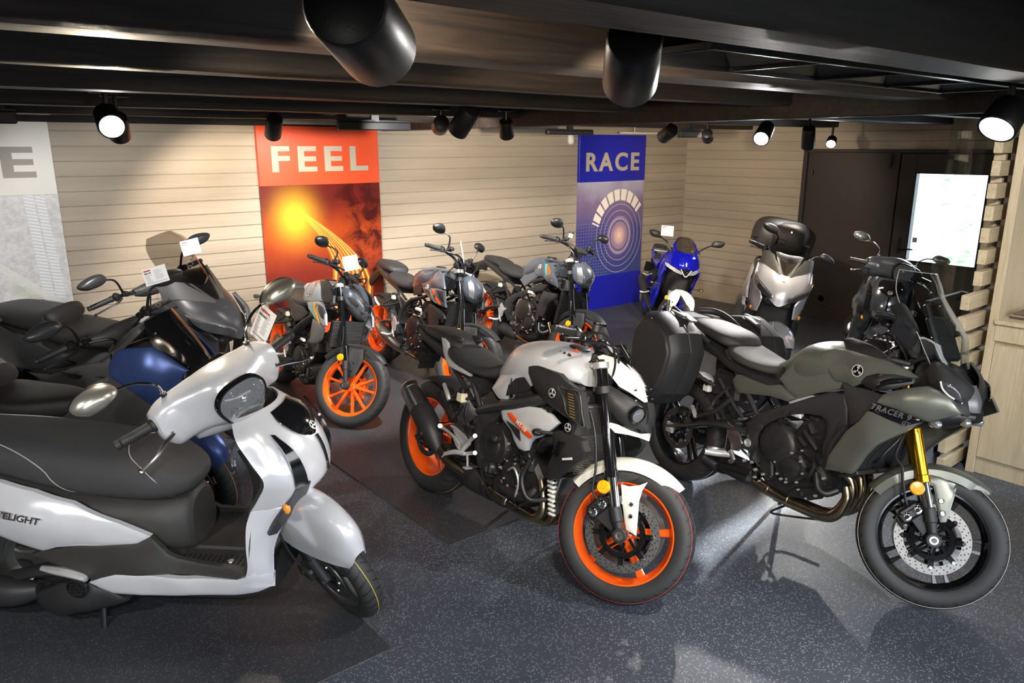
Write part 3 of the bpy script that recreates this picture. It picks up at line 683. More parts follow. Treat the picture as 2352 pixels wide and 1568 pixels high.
def louvre():
    t = empty('louvre_light', (2.2, 1.2, 2.12)); tag(t, 'black recessed four-cell louvre light between the ceiling joists', 'ceiling light'); T = Vector((2.2, 1.2, 2.12))
    mb = MB(); x0, x1, y0, y1 = 1.36, 3.12, 1.02, 1.30; n = 4; w = (x1 - x0) / n
    for k in range(n):
        a, b = x0 + k * w, x0 + (k + 1) * w; cx, cy = (a + b) / 2, (y0 + y1) / 2
        o_ = [(a, y0, 2.11), (b, y0, 2.11), (b, y1, 2.11), (a, y1, 2.11)]; i_ = [(cx - .06, cy - .05, 2.19), (cx + .06, cy - .05, 2.19), (cx + .06, cy + .05, 2.19), (cx - .06, cy + .05, 2.19)]
        mb.rings([[tuple(Vector(p) - T) for p in o_], [tuple(Vector(p) - T) for p in i_]], caps=False); mb.add([tuple(Vector(p) - T) for p in i_], [[0, 1, 2, 3]])
    mb.build('louvre_cells', M_BLACKT, t, smooth=0); mb = MB()
    for y in (y0, y1): mb.box(Vector(((x0 + x1) / 2, y, 2.112)) - T, (x1 - x0 + .02, .012, .02), bev=.002)
    for k in range(n + 1): mb.box(Vector((x0 + k * w, (y0 + y1) / 2, 2.112)) - T, (.010, y1 - y0, .018), bev=.002)
    mb.box(Vector(((x0 + x1) / 2, (y0 + y1) / 2, 2.24)) - T, (x1 - x0, .2, .1), bev=.01); mb.build('louvre_frame', M_BLACKT, t)
louvre()

# ------------------------------------------------------------ vehicle library (bike space: x forward, y left, z up, origin under the rear axle)
def steer_matrix(L, trail, rake, ang):
    o = Vector((L + trail, 0, 0)); ax = Vector((-math.sin(rake), 0, math.cos(rake)))
    return Matrix.Translation(o) @ Matrix.Rotation(ang, 4, ax) @ Matrix.Translation(-o)
class Veh: pass
def vehicle(name, label, cat, x, y, yaw, lean, steer, sc, L, rf, rr, wf, wr, rake, trail, group=None):
    V = Veh(); V.L, V.rf, V.rr, V.wf, V.wr = L, rf, rr, wf, wr
    V.root = empty(name); tag(V.root, label, cat, group)
    Mx = Matrix.Translation((x, y, 0)) @ Matrix.Rotation(yaw, 4, 'Z') @ Matrix.Rotation(-lean, 4, 'X')
    V.root.matrix_world = Mx @ Matrix.Scale(sc, 4)
    V.S = steer_matrix(L, trail, rake, steer)
    return V

def bolt(mb, p, r=.006, h=.006, d=(0, -1, 0), mi=None):
    d = Vector(d).normalized(); p = Vector(p); mb.cyl(p, p + d * h, r, r, 6 if r < .007 else 12, mi=mi)

def make_wheel(V, which, style, rimmat, R, w, rimr=.222, M=None, c=None, line=None, disc=None, dual=False, tmat=None, rimw=None, carrier=None, name=None, lip=None, sprocket=False, hubr=.035, dside=-1):
    # all meshes centred on the axle
    M = (M or Matrix.Identity(4)) @ Matrix.Translation((c[0], 0, c[1]))
    h = (rimw or w * .82) / 2; r = rimr; mb = MB()
    prof = [(r, -h), (r, -h + .007), (r - .012, -h + .02), (r - .018, 0), (r - .012, h - .02), (r, h - .007), (r, h), (r - .011, h - .001), (r - .016, h - .012), (r - .03, h * .35), (r - .032, 0), (r - .03, -h * .35), (r - .016, -h + .012), (r - .011, -h + .001)]
    mb.lathe((0, 0, 0), (0, 1, 0), prof, n=72, loop=True)
    mb.lathe((0, -h * .75, 0), (0, 1, 0), [(hubr * .6, 0), (hubr, .005), (hubr * .9, h * .5), (hubr * .9, h), (hubr, h * 1.5 - .005), (hubr * .6, h * 1.5)], n=20)
    ri = r - .028
    def spoke(a0, r0, a1, r1, w0, w1, t0, t1, y0=0, y1=0):
        A = Vector((r0 * math.cos(a0), y0, r0 * math.sin(a0))); B = Vector((r1 * math.cos(a1), y1, r1 * math.sin(a1)))
        d = (B - A).normalized(); q = Vector((-d.z, 0, d.x)); R = []
        for k in range(5):
            t = k / 4; P = A.lerp(B, t); ww = w0 + (w1 - w0) * t; tt = t0 + (t1 - t0) * t
            if k == 4: ww *= 1.7
            b = .3
            R.append([tuple(P + q * (ww * u) + Vector((0, tt * v, 0))) for u, v in ((-.5, -.5 + b * .6), (-.5 + b * .5, -.5), (.5 - b * .5, -.5), (.5, -.5 + b * .6), (.5, .5 - b * .6), (.5 - b * .5, .5), (-.5 + b * .5, .5), (-.5, .5 - b * .6))])
        mb.rings(R)
    a_0 = V.phase if hasattr(V, 'phase') else .3
    if style == 'five':          # five broad spokes
        for k in range(5): spoke(a_0 + k * 2 * PI / 5, .02, a_0 + k * 2 * PI / 5 + .05, ri, .05, .022, .04, .03)
    elif style == 'pairs':       # five pairs of thin parallel spokes
        for k in range(5):
            for s in (-1, 1):
                a = a_0 + k * 2 * PI / 5; spoke(a + s * .28, .05, a + s * .13, ri, .017, .014, .034, .024)
    elif style == 'vee':         # ten spokes in V pairs
        for k in range(5):
            for s in (-1, 1):
                a = a_0 + k * 2 * PI / 5; spoke(a, .02, a + s * .27, ri, .026, .014, .034, .022)
    elif style == 'three':
        for k in range(3): spoke(a_0 + k * 2 * PI / 3, .015, a_0 + k * 2 * PI / 3 + .1, ri, .055, .04, .035, .03)
    wheel = mb.build(name or which + '_wheel', rimmat, V.root, M=M)
    # tyre
    t = MB(); ed = h + .004; sh = R - r; prof = [(r - .004, -ed * .92)]
    pts = [(.0, -ed), (.18, -w * .485), (.42, -w * .5), (.62, -w * .47), (.78, -w * .40), (.89, -w * .29), (.965, -w * .16)]
    for f, y in pts: prof.append((r + sh * f, y))
    ly = .012
    prof += [(r + sh * .99, -.02 - ly / 3), (R, -.02 + .0)] if False else [(r + sh * .995, -w * .06), (R, 0), (r + sh * .995, w * .06)]
    for f, y in reversed(pts): prof.append((r + sh * f, -y))
    prof.append((r - .004, ed * .92)); prof += [(r - .010, h * .6), (r - .014, 0), (r - .010, -h * .6)]
    P2 = catmull([(a, b, 0) for a, b in prof], 2, True)
    prof2 = [(p[0], p[1]) for p in P2]
    t.lathe((0, 0, 0), (0, 1, 0), prof2, n=96, loop=True)
    if line is not None:         # painted ring on the tread
        lm, ys = line
        for y0 in ys:
            f = abs(y0) / (w * .5)
            rr_ = None
            for (ra, ya), (rb, yb) in zip(prof2, prof2[1:]):
                if (ya - y0) * (yb - y0) <= 0 and min(ra, rb) > r + sh * .6 and ya != yb:
                    rr_ = ra + (rb - ra) * (y0 - ya) / (yb - ya); break
            if rr_: t.lathe((0, y0 - .0014, 0), (0, 1, 0), [(rr_ - .002, 0), (rr_ + .0007, .0004), (rr_ + .0007, .0024), (rr_ - .002, .0028)], n=96, mi=1, loop=True)
    t.build('tyre', [tmat or M_TREAD, line[0] if line else M_RUBBER], wheel, smooth=50)
    if disc:
        dr, dy, di = disc; sides = (-1, 1) if dual else (dside,)
        for s in sides:
            d = MB(); y = s * dy
            d.lathe((0, y - .0025, 0), (0, 1, 0), [(di, 0), (dr, 0), (dr, .005), (di, .005)], n=72, loop=True, mi=0)
            for k in range(30):
                a = 2 * PI * k / 30
                for j, q in enumerate((.2, .5, .8)):
                    rr2 = di + (dr - di) * q; aa = a + j * .07
                    d.cyl((rr2 * math.cos(aa), y + s * .0024, rr2 * math.sin(aa)), (rr2 * math.cos(aa), y + s * .0031, rr2 * math.sin(aa)), .0033, n=6, mi=1)
            nc = 8 if dr > .12 else 5
            ro = di + .004
            d.lathe((0, y - .003, 0), (0, 1, 0), [(ro * .60, 0), (ro * .78, 0), (ro * .78, .006), (ro * .60, .006)], n=40, loop=True, mi=2)
            for k in range(nc):
                a = 2 * PI * k / nc + .2; ca, sa = math.cos(a), math.sin(a)
                q = Vector((-sa, 0, ca)); A = Vector((ca * ro * .7, y, sa * ro * .7)); Bp = Vector((ca * (ro + .003), y, sa * (ro + .003)))
                d.rings([[tuple(P + q * u + Vector((0, v, 0))) for u, v in ((-.011, -.003), (.011, -.003), (.011, .003), (-.011, .003))] for P in (A, Bp)], mi=2)
                a2 = a + .35; A2 = Vector((math.cos(a2) * hubr, y, math.sin(a2) * hubr)); B2 = Vector((ca * ro * .72, y, sa * ro * .72)); q2 = Vector((-(B2 - A2).z, 0, (B2 - A2).x)).normalized()
                d.rings([[tuple(P + q2 * u + Vector((0, v, 0))) for u, v in ((-.006, -.004), (.006, -.004), (.006, .004), (-.006, .004))] for P in (A2, B2)], mi=2)
                d.cyl(Bp - Vector((0, -s * .002, 0)) * 0 + Vector((0, s * .002, 0)), Bp + Vector((0, s * .007, 0)), .0085, .007, 12, mi=3)
            d.build('brake_disc', [M_DISC, M_BLACK, carrier or M_GLOSSK, M_CHROME], wheel)
    if sprocket:
        d = MB(); d.lathe((0, w * .5 + .012, 0), (0, 1, 0), [(.04, 0), (.11, 0), (.11, .006), (.04, .006)], n=44, loop=True); d.build('sprocket', M_BLACKM, wheel)
    return wheel

def fork(V, top, mid, low, axle, ys, ro, ri, mo, mi_, M=None, lug=M_BLACKM, yoke=True, name='fork'):
    # upside down fork: thick outer tubes over chrome sliders, yokes and axle lugs
    mb = MB()
    for y in (-ys, ys):
        T, Md, Lo, Ax = [Vector((p[0], y, p[1])) for p in (top, mid, low, axle)]
        mb.cyl(T, Md, ro, ro * .98, 20, mi=0); mb.cyl(Md - (Md - T).normalized() * .03, Md + (Md - T).normalized() * .004, ro * 1.12, ro * 1.12, 20, mi=0, bev=.003)
        mb.cyl(Md, Lo, ri, ri, 20, mi=1)
        d = (Ax - Lo).normalized(); mb.cyl(Lo - d * .035, Lo + d * .03, ri * 1.2, ri * 1.25, 20, mi=2, bev=.004); mb.cyl(Lo + d * .02, Ax - d * .01, ri * 1.1, ri * .8, 14, mi=2)
        mb.cyl(Ax + Vector((0, -.022 if y < 0 else -.012, 0)), Ax + Vector((0, .012 if y < 0 else .022, 0)), .031, .031, 20, mi=2, bev=.004)
        mb.lathe(Ax + Vector((0, math.copysign(.022, y), 0)), (0, math.copysign(1, y), 0), [(.018, 0), (.018, .004), (.011, .004), (.010, -.004), (0, -.004)], 12, mi=3)
        mb.cyl(T, T + (T - Md).normalized() * .012, ro * .8, ro * .6, 12, mi=3)
    ax = (Vector((top[0], 0, top[1])) - Vector((mid[0], 0, mid[1]))).normalized()
    if yoke:
        for f, dep in ((.03, .03), (.25, .035)):
            Pp = Vector((top[0], 0, top[1])).lerp(Vector((mid[0], 0, mid[1])), f)
            bk = Vector((-ax.z, 0, ax.x)) * .0 + Vector((-.035, 0, 0))
            for y in (-ys, ys): mb.cyl(Pp + Vector((0, y, 0)) - ax * dep / 2, Pp + Vector((0, y, 0)) + ax * dep / 2, ro * 1.3, ro * 1.3, 20, mi=2 if f > .1 else 4, bev=.003)
            rot = Matrix.Rotation(math.atan2(-ax.x, ax.z) * -1, 3, 'Y')
            mb.box(Pp + Vector((-.02, 0, 0)), (.07, 2 * ys - .02, dep * .75), rot=rot, bev=.006, mi=2 if f > .1 else 4)
        A = Vector((top[0] - .035, 0, top[1])); mb.cyl(A + ax * .012, A - ax * .2, .024, .024, 16, mi=2)
    return mb.build(name, [mo, mi_, lug, M_STEEL, M_ALU], V.root, M=M)

def caliper(V, parent, axle, ang, dr, y, M, s=-1, gold=False, mbody=None):
    # radial brake caliper near the rear edge of the disc
    mb = MB(); ca, sa = math.cos(ang), math.sin(ang); c = Vector((axle[0] + ca * (dr - .015), y, axle[1] + sa * (dr - .015)))
    rot = Matrix.Rotation(-ang + PI / 2, 3, 'Y')
    mb.box(c, (.115, .05, .055), rot=rot, bev=.012, mi=0)
    mb.box(c + Vector((ca * .02, 0, sa * .02)), (.09, .06, .03), rot=rot, bev=.01, mi=0)
    for q in (-.026, .026):
        p = c + rot @ Vector((q, 0, -.002)); mb.lathe(p + Vector((0, s * .022, 0)), (0, s, 0), [(.019, 0), (.019, .009), (.016, .011), (.009, .011), (.008, .008), (0, .008)], 14, mi=1)
    for q in (-.062, .062):
        p = c + rot @ Vector((q, 0, -.02)); mb.cyl(p + rot @ Vector((0, 0, -.02)), p + rot @ Vector((0, 0, .03)), .009, .008, 10, mi=0)
        bolt(mb, p + Vector((0, s * .004, 0)), .007, .012, (0, s, 0), mi=1)
    o = mb.build('brake_caliper', [mbody or M_BLACK, M_CHROME], parent); return o

def bracket(mb, pts, y0, y1, mi=0, bev=.003): mb.prism(pts, y0, y1, bev=bev, mi=mi)

def mirror(V, base, elbow, head, M, size=(.085, .02, .048), matb=M_BLACK, tilt=0, roll=0, stalk=M_BLACK, shape='kite', yaw=0):
    # stalk plus housing; the glass is a separate sub-part facing back
    mb = MB(); mb.tube([base, elbow, head], [.008, .0065, .006], 8, 6); mb.cyl(base, Vector(base) + Vector((0, 0, .02)), .013, .011, 12); mb.ell(base, (.014, .014, .014), n=10)
    st = mb.build('mirror', stalk, V.root, M=M)
    hx, hy, hz = size; h = MB(); sgn = 1 if head[1] > 0 else -1
    c = Vector(head) + Vector((0, sgn * hx * .75, hz * .25))
    if shape == 'kite': out = [(-1, -.25), (-.72, .45), (-.1, .85), (.55, .72), (1.0, .12), (.9, -.25), (.35, -.8), (-.45, -.75)]
    elif shape == 'oval': out = [(math.cos(a) * (1 if math.cos(a) > 0 else .95), math.sin(a) * (.95 - .25 * math.cos(a))) for a in [2 * PI * k / 14 for k in range(14)]]
    else: out = [(-1, -.1), (-.75, .5), (-.1, .7), (.7, .45), (1.05, .0), (.6, -.65), (-.3, -.75), (-.85, -.5)]
    R3 = Matrix.Rotation(yaw, 3, 'Z') @ Matrix.Rotation(roll, 3, 'X') @ Matrix.Rotation(tilt, 3, 'Y')
    o = catmull([(a * hx * sgn, b * hz, 0) for a, b in out], 3, True); R = []
    for k, (sc_, dx) in enumerate(((.55, 1.0), (.82, .75), (.96, .4), (1.0, .05), (.98, -.05), (.9, -.12))):
        R.append([tuple(c + R3 @ Vector((dx * hy * 2, q[0] * sc_, q[1] * sc_))) for q in o])
    h.rings(R); hs = h.build('mirror_housing', matb, st, smooth=60)
    g = MB(); g.rings([[tuple(c + R3 @ Vector((dx, q[0] * .88, q[1] * .88))) for q in o] for dx in (-hy * .3, -hy * .3 - .002)]); g.build('mirror_glass', M_CHROME, st)
    return st

def bars(V, pts, M, gripmat=M_GRIP, lever=M_BLACK, r=.0115, glen=.125, bend=None, barmat=M_BLACK, lever_len=.15, name='handlebar', ends=True, controls=True, res=False):
    # pts: right grip end -> centre (mirrored to the left)
    P = [Vector(p) for p in pts]; L = P + [Vector((p.x, -p.y, p.z)) for p in reversed(P[:-1] if abs(P[-1].y) < 1e-6 else P)]
    mb = MB(); mb.tube([tuple(p) for p in L], r, 10, 5)
    if controls:
        for s in (-1, 1):
            e = Vector((P[0].x, abs(P[0].y) * s, P[0].z)); n = Vector((P[1].x, abs(P[1].y) * s, P[1].z)); d = (n - e).normalized(); c = e + d * (glen + .03)
            mb.box(c, (.05, .05, .045), bev=.012); mb.box(c + d * .055 + Vector((.018, 0, 0)), (.04, .035, .03), bev=.008)
            mb.box(c + Vector((-.004, -s * .0, .02)), (.02, .02, .012), bev=.003)
            mb.tube([c + d * .05 + Vector((.02, 0, -.01)), c + d * .16 + Vector((.06, 0, -.04)), Vector((c.x - .0, s * .05, c.z - .16)), Vector((c.x + .02, s * .03, c.z - .3))], .005, 6, 6)
    hb = mb.build(name, barmat, V.root, M=M)
    for s in (-1, 1):
        e = Vector((P[0].x, abs(P[0].y) * s, P[0].z)); n = Vector((P[1].x, abs(P[1].y) * s, P[1].z)); d = (n - e).normalized(); g = MB()
        g.lathe(e, d, [(.011, -.002), (.0165, 0), (.0165, .012), (.0155, .016), (.0165, .03), (.017, glen - .01), (.021, glen), (.021, glen + .004), (.012, glen + .006)], 16); g.build('grip', gripmat, hb)
        if ends: g = MB(); g.lathe(e - d * .022, d, [(.01, 0), (.014, .004), (.0145, .018), (.01, .022)], 14); g.build('bar_end', M_BLACKM if gripmat is M_GRIP else gripmat, hb)
        g = MB(); a = e + d * (glen + .045) + Vector((.035, 0, -.008)); b = e + d * .07 + Vector((.062, 0, -.02)); c = e + d * -.012 + Vector((.055, 0, -.03))
        g.tube([a, (a + b) / 2 + Vector((.012, 0, -.004)), b, c], [.008, .007, .006, .006], 8, 5, flat=.6); g.ell(c, (.009, .009, .009), n=10); g.build('lever', lever, hb)
    return hb

def turn_signal(V, base, tip, lensmat=M_CLEAR, M=None, parent=None):
    b, t = Vector(base), Vector(tip); d = (t - b).normalized(); mb = MB(); mb.cyl(b, t, .008, .009, 8); c = t + d * .02
    mb.ell(c - Vector((.004, 0, 0)), (.02, .028, .016), e=2.4, n=14)
    o = mb.build('turn_signal', M_BLACK, parent or V.root, M=M); q = MB(); q.ell(c + Vector((.006, 0, 0)), (.021, .024, .0135), e=2.4, n=14); q.build('lens', lensmat, o)
    q = MB(); q.ell(c, (.008, .01, .006), n=10)
    return o

def engine_block(V, c, case, cyl_top, n_head=3, mat_=None, cover=(.0, .0, .09), cover2=None, w=.17, fins=True, emblem=True):
    # crankcase polygon, tilted cylinder bank, round covers, bolts and hoses
    mat_ = mat_ or M_ENG; mb = MB(); mb.prism(case, -w * .82, w * .82, bev=.02)
    return mb

def side_stand(V, p0, p1, foot=.05):
    mb = MB(); mb.cyl(p0, p1, .013, .011, 10); d = Vector(p1); mb.box(d, (.07, .05, .008), bev=.003); mb.cyl(Vector(p0) + Vector((.02, -.02, .03)), Vector(p0) + (Vector(p1) - Vector(p0)) * .5, .006, .006, 8)
    mb.build('side_stand', M_BLACK, V.root)
def footpeg(V, base, tip, m=M_ALU, heel=None, name='footpeg'):
    b, t = Vector(base), Vector(tip); mb = MB(); mb.cyl(b, t, .012, .011, 8, bev=.002); d = (t - b)
    mb.box(b + d * .55 + Vector((0, 0, .009)), (.026, d.length * .8, .01), rot=Matrix.Rotation(math.atan2(d.x, -d.y) if d.y < 0 else math.atan2(-d.x, d.y), 3, 'Z'), bev=.003)
    for k in range(5): mb.box(b + d * (.2 + .15 * k) + Vector((0, 0, .016)), (.022, .004, .004))
    mb.ell(b, (.018, .018, .018), n=10); return mb.build(name, m, V.root)
def emblem(V, c, r, parent, nrm=(0, -1, 0), up=(0, 0, 1), mats=None):
    # round badge: ring, six radial forks
    Y = Vector(up); Z = Vector(nrm).normalized(); Y = (Y - Z * Y.dot(Z)).normalized(); X = Y.cross(Z)
    M = Matrix((X, Y, Z)).transposed().to_4x4(); M.translation = Vector(c); mb = MB()
    mb.lathe((0, 0, -.004), (0, 0, 1), [(r, 0), (r, .005), (r * .86, .006), (r * .84, .003), (0, .003)], 28, mi=0)
    mb.lathe((0, 0, .0), (0, 0, 1), [(r * 1.0, 0), (r * 1.0, .0022), (r * .88, .0022), (r * .88, 0)], 28, mi=1, loop=True)
    for k in range(3):
        R2 = Matrix.Rotation(k * 2 * PI / 3 + PI / 2, 4, 'Z'); q = MB()
        q.box((r * .42, 0, .0005), (r * .84, r * .06, .003)); 
        for s in (-1, 1): q.box((r * .6, s * r * .17, .0005), (r * .36, r * .04, .003)); 
        q.box((r * .42, 0, .0005), (r * .04, r * .36, .003)); mb.merge(q, R2)
        R2 = Matrix.Rotation(k * 2 * PI / 3 - PI / 2 + 0, 4, 'Z')
    mb.mi = 1; o = len(mb.m)
    # everything after the plate and the ring is metal
    cnt = 0
    o2 = MB(); o2.v = mb.v; o2.f = mb.f; o2.m = [0 if i < 28 * 4 + 2 else 1 for i in range(len(mb.f))]
    o2.xf(M); return o2.build('emblem', mats or [M_GLOSSK, M_SILDEC], parent)

# ------------------------------------------------------------ white naked bike with orange wheels
def common_rear(V, axle_z, tri_y=.12):
    pass
def naked_mt10():
    V = vehicle('motorcycle', 'white and black naked motorcycle with orange wheels, nearest of the orange-wheeled bikes', 'motorcycle', 2.1490, 3.3822, -1.55732, 0.17902, 0.50674, 1.0014, 1.4000, 0.2995, 0.3205, 0.120, 0.190, 0.4189, 0.1020, group=None)
    S = V.S; R = V.root; L = V.L
    V.phase = .25
    fw = make_wheel(V, 'front', 'five', M_ORANGE, V.rf, V.wf, M=S, c=(L, V.rf), line=(M_TLINE_R, [-.038]), disc=(.16, .066, .125), dual=True)
    V.phase = 1.2
    rw = make_wheel(V, 'rear', 'five', M_ORANGE, V.rr, V.wr, c=(0, V.rr), line=(M_TLINE_Y, [-.02]), disc=(.11, .085, .08), sprocket=True)
    fk = fork(V, (1.135, .985), (1.305, .525), (1.363, .376), (1.40, .2995), .105, .0275, .0215, M_GLOSSK, M_CHROME, M=S)
    caliper(V, fk, (L, V.rf), 2.55, .16, -.085, S); caliper(V, fk, (L, V.rf), 2.55, .16, .085, S, s=1)
    mb = MB(); mb.prism([(1.36, .30), (1.39, .36), (1.365, .42), (1.31, .41), (1.27, .385), (1.25, .36), (1.28, .335)], -.083, -.098, bev=.003); mb.mirror()
    mb.build('caliper_bracket', M_BLACKM, fk)
    mb = MB(); mb.lathe((1.285, -.125, .475), (0, -1, 0), [(0, -.006), (.026, -.006), (.029, 0), (.025, .006), (0, .007)], 24); mb.build('reflector', M_AMBER, fk)
    mb = MB(); mb.tube([(1.134, -0.12, 0.793), (1.193, -0.13, 0.685), (1.231, -0.125, 0.555), (1.243, -0.11, 0.443), (1.30, -.105, .40)], .0055, 8, 6)
    mb.tube([(1.17, .1, .8), (1.2, .13, .65), (1.25, .12, .5), (1.3, .105, .4)], .0055, 8, 6); mb.build('brake_hose', M_BLACK, fk)
    # front mudguard
    f = MB(); c = (L, V.rf); RF = V.rf + .018
    f.arc_shell(c, [(RF - .045, -.074), (RF - .018, -.073), (RF - .004, -.055), (RF + .004, -.025), (RF + .006, 0), (RF + .004, .025), (RF - .004, .055), (RF - .018, .073), (RF - .045, .074)], math.radians(150), math.radians(52), 30, th=.004, ends=lambda t: 1 - .72 * max(0, (t - .72) / .28) ** 1.6 - .15 * max(0, .2 - t) / .2)
    f.panel([(1.345, -0.076, 0.502), (1.38, -0.078, 0.503), (1.424, -0.08, 0.522), (1.452, -0.074, 0.543), (1.44, -0.084, 0.503), (1.439, -0.088, 0.455), (1.453, -0.092, 0.383), (1.464, -0.092, 0.316), (1.416, -0.092, 0.328), (1.392, -0.09, 0.382), (1.369, -0.086, 0.438)], th=.006, bulge=.004, rr=.008, both=True)
    fm = f.build('front_fender', M_OFFW, R, M=S)
    q = MB(); q.panel([(1.209, -0.077, 0.473), (1.234, -0.077, 0.502), (1.282, -0.077, 0.532), (1.337, -0.077, 0.554), (1.384, -0.077, 0.56), (1.416, -0.077, 0.554), (1.392, -0.079, 0.534), (1.348, -0.079, 0.512), (1.283, -0.079, 0.493), (1.232, -0.079, 0.474)], th=.004, bulge=.001, both=True); q.build('fender_inset', M_BLACKM, fm); q = MB()
    for p in ((1.412, -0.094, 0.436), (1.422, -0.096, 0.388)):
        q.lathe(p, (0, -1, 0), [(.011, 0), (.009, .004), (.005, .003), (0, .003)], 12)
    q.mirror(); q.build('fender_screw', M_CHROME, fm)
    # bars and controls
    hb = bars(V, [(.985, -.365, 1.068), (1.02, -.24, 1.075), (1.08, -.12, 1.055), (1.09, -.05, 1.03), (1.09, 0, 1.03)], S)
    q = MB(); q.box((1.09, 0, 1.0), (.04, .11, .05), bev=.01); q.box((1.13, 0, 1.045), (.03, .15, .07), rot=Matrix.Rotation(-.9, 3, 'Y'), bev=.008); q.build('handlebar_clamp', M_BLACKM, hb)
    q = MB(); q.cyl((1.10, -.19, 1.10), (1.10, -.19, 1.135), .02, .02, 14, bev=.003); q.cyl((1.1, -.19, 1.135), (1.1, -.19, 1.145), .022, .022, 14, bev=.002, mi=1); q.build('fluid_reservoir', [M_BLACKM, M_BLACK], hb)
    q = MB()
    for k, (a, b, c_, d) in enumerate([((1.05, -.22, 1.07), (1.15, -.2, 1.10), (1.2, -.12, 1.0), (1.18, -.06, .85)), ((1.05, .22, 1.07), (1.16, .18, 1.09), (1.21, .1, .98), (1.17, .05, .85)), ((1.06, -.18, 1.05), (1.18, -.14, 1.06), (1.2, -.06, .98), (1.14, -.03, .8)), ((1.08, .16, 1.05), (1.2, .06, 1.04), (1.2, -.04, .95), (1.15, 0, .8))]): q.tube([a, b, c_, d], .005, 8, 6)
    q.build('cable', M_BLACK, hb)
    # headlight unit: cheeks, nose, flyscreen
    h = MB()
    h.panel([(1.135, -0.11, 0.873), (1.205, -0.112, 0.897), (1.267, -0.105, 0.878), (1.327, -0.085, 0.855), (1.38, -0.032, 0.827), (1.391, -0.028, 0.789), (1.399, -0.028, 0.741), (1.354, -0.06, 0.746), (1.316, -0.085, 0.744), (1.266, -0.105, 0.763), (1.198, -0.118, 0.81)], ridge=[(1.246, -0.125, 0.84), (1.32, -0.098, 0.808)], th=.03, bulge=.012, rr=.02, both=True)
    h.surf([[(1.36, -.04, .87), (1.385, 0, .87), (1.36, .04, .87)], [(1.385, -.045, .8), (1.405, 0, .8), (1.385, .045, .8)], [(1.36, -.035, .73), (1.385, 0, .72), (1.36, .035, .73)]], 4, th=.03)
    h.loft([(1.17, 0, .09, .76, .82, .88, 3, 3), (1.24, 0, .095, .75, .81, .88, 3, 3), (1.31, 0, .07, .74, .80, .87, 3, 3), (1.35, 0, .03, .76, .80, .85, 3, 3)])
    hl = h.build('headlight', M_BLACKM, R, M=S)
    q = MB(); r_ = MB()
    for s in (-1,):
        d = Vector((.78, s * .55, -.28)).normalized(); p = Vector((1.352, s * .104, .803)); q.lathe(p - d * .012, d, [(.034, 0), (.034, .012), (.03, .02), (.02, .026), (0, .028)], 22, mi=0); q.lathe(p - d * .02, d, [(.04, 0), (.04, .018), (.034, .02), (.033, .012)], 22, mi=1, loop=True)
    q.mirror(); q.build('lens', [M_CLEAR, M_GLOSSK], hl)
    r_ = MB()
    for s in (-1,):
        d = Vector((.78, s * .55, -.28)).normalized(); p = Vector((1.352, s * .104, .803)); r_.lathe(p - d * .02, d, [(.03, .018), (.02, .006), (.008, .002), (0, .012)], 18)
    r_.mirror(); r_.build('lamp_reflector', M_REFL, hl)
    w = MB()
    w.panel([(1.112, -0.11, 1.006), (1.135, -0.105, 1.021), (1.176, -0.085, 1.02), (1.239, -0.045, 1.007), (1.288, -0.028, 0.978), (1.326, -0.02, 0.938), (1.364, -0.016, 0.859), (1.339, -0.04, 0.867), (1.283, -0.065, 0.889), (1.234, -0.085, 0.903), (1.165, -0.108, 0.959)], ridge=[(1.231, -0.072, 0.955)], th=.006, bulge=.006, rr=.01, both=True)
    w.panel([(1.228, -0.125, 0.745), (1.279, -0.12, 0.745), (1.326, -0.08, 0.733), (1.365, -0.045, 0.729), (1.399, -0.028, 0.741), (1.402, -0.01, 0.731), (1.403, -0.012, 0.707), (1.365, -0.045, 0.712), (1.324, -0.085, 0.713), (1.275, -0.12, 0.708), (1.241, -0.13, 0.729)], th=.006, bulge=.003, both=True)
    ws = w.build('flyscreen', M_OFFW, hl)
    q = MB(); q.surf([[(1.19, -.085, 1.03), (1.21, -.03, 1.035), (1.215, 0, 1.03), (1.21, .03, 1.035), (1.19, .085, 1.03)], [(1.255, -.045, .99), (1.265, -.02, .985), (1.27, 0, .975), (1.265, .02, .985), (1.255, .045, .99)], [(1.325, -.024, .93), (1.33, -.01, .925), (1.335, 0, .92), (1.33, .01, .925), (1.325, .024, .93)], [(1.37, -.016, .86), (1.375, -.008, .855), (1.38, 0, .85), (1.375, .008, .855), (1.37, .016, .86)]], 4, th=.006)
    q.surf([[(1.175, -.03, 1.09), (1.19, -.07, 1.085), (1.20, -.095, 1.05)], [(1.225, -.02, 1.045), (1.235, -.05, 1.035), (1.24, -.075, 1.015)]], 3, th=.004, both=True)
    q.build('screen_spine', M_GLOSSK, hl)
    q = MB()
    for p in ((1.30, -.085, .905), (1.335, -.05, .93), (1.315, -.075, .86), (1.352, -.045, .89)):
        for s in (1, -1): bolt(q, (p[0] + .004, p[1] * s, p[2]), .006, .008, (.8, s * -.5, .2))
    q.build('screw', M_CHROME, hl)
    # tank
    t = MB(); t.loft([(.515, 0, .06, .74, .80, .845, 2.4, 2.2), (.56, 0, .10, .74, .81, .895, 2.6, 2.2), (.64, 0, .135, .75, .86, .975, 2.6, 2.4), (.74, 0, .165, .77, .90, 1.015, 2.6, 2.5), (.86, 0, .178, .82, .92, 1.033, 2.6, 2.6), (.98, 0, .17, .86, .925, 1.028, 2.6, 2.8), (1.07, 0, .15, .88, .92, 1.0, 2.6, 2.8), (1.125, 0, .115, .88, .915, .96, 2.6, 2.6)], 40, 5)
    tk = t.build('fuel_tank', M_ICE, R)
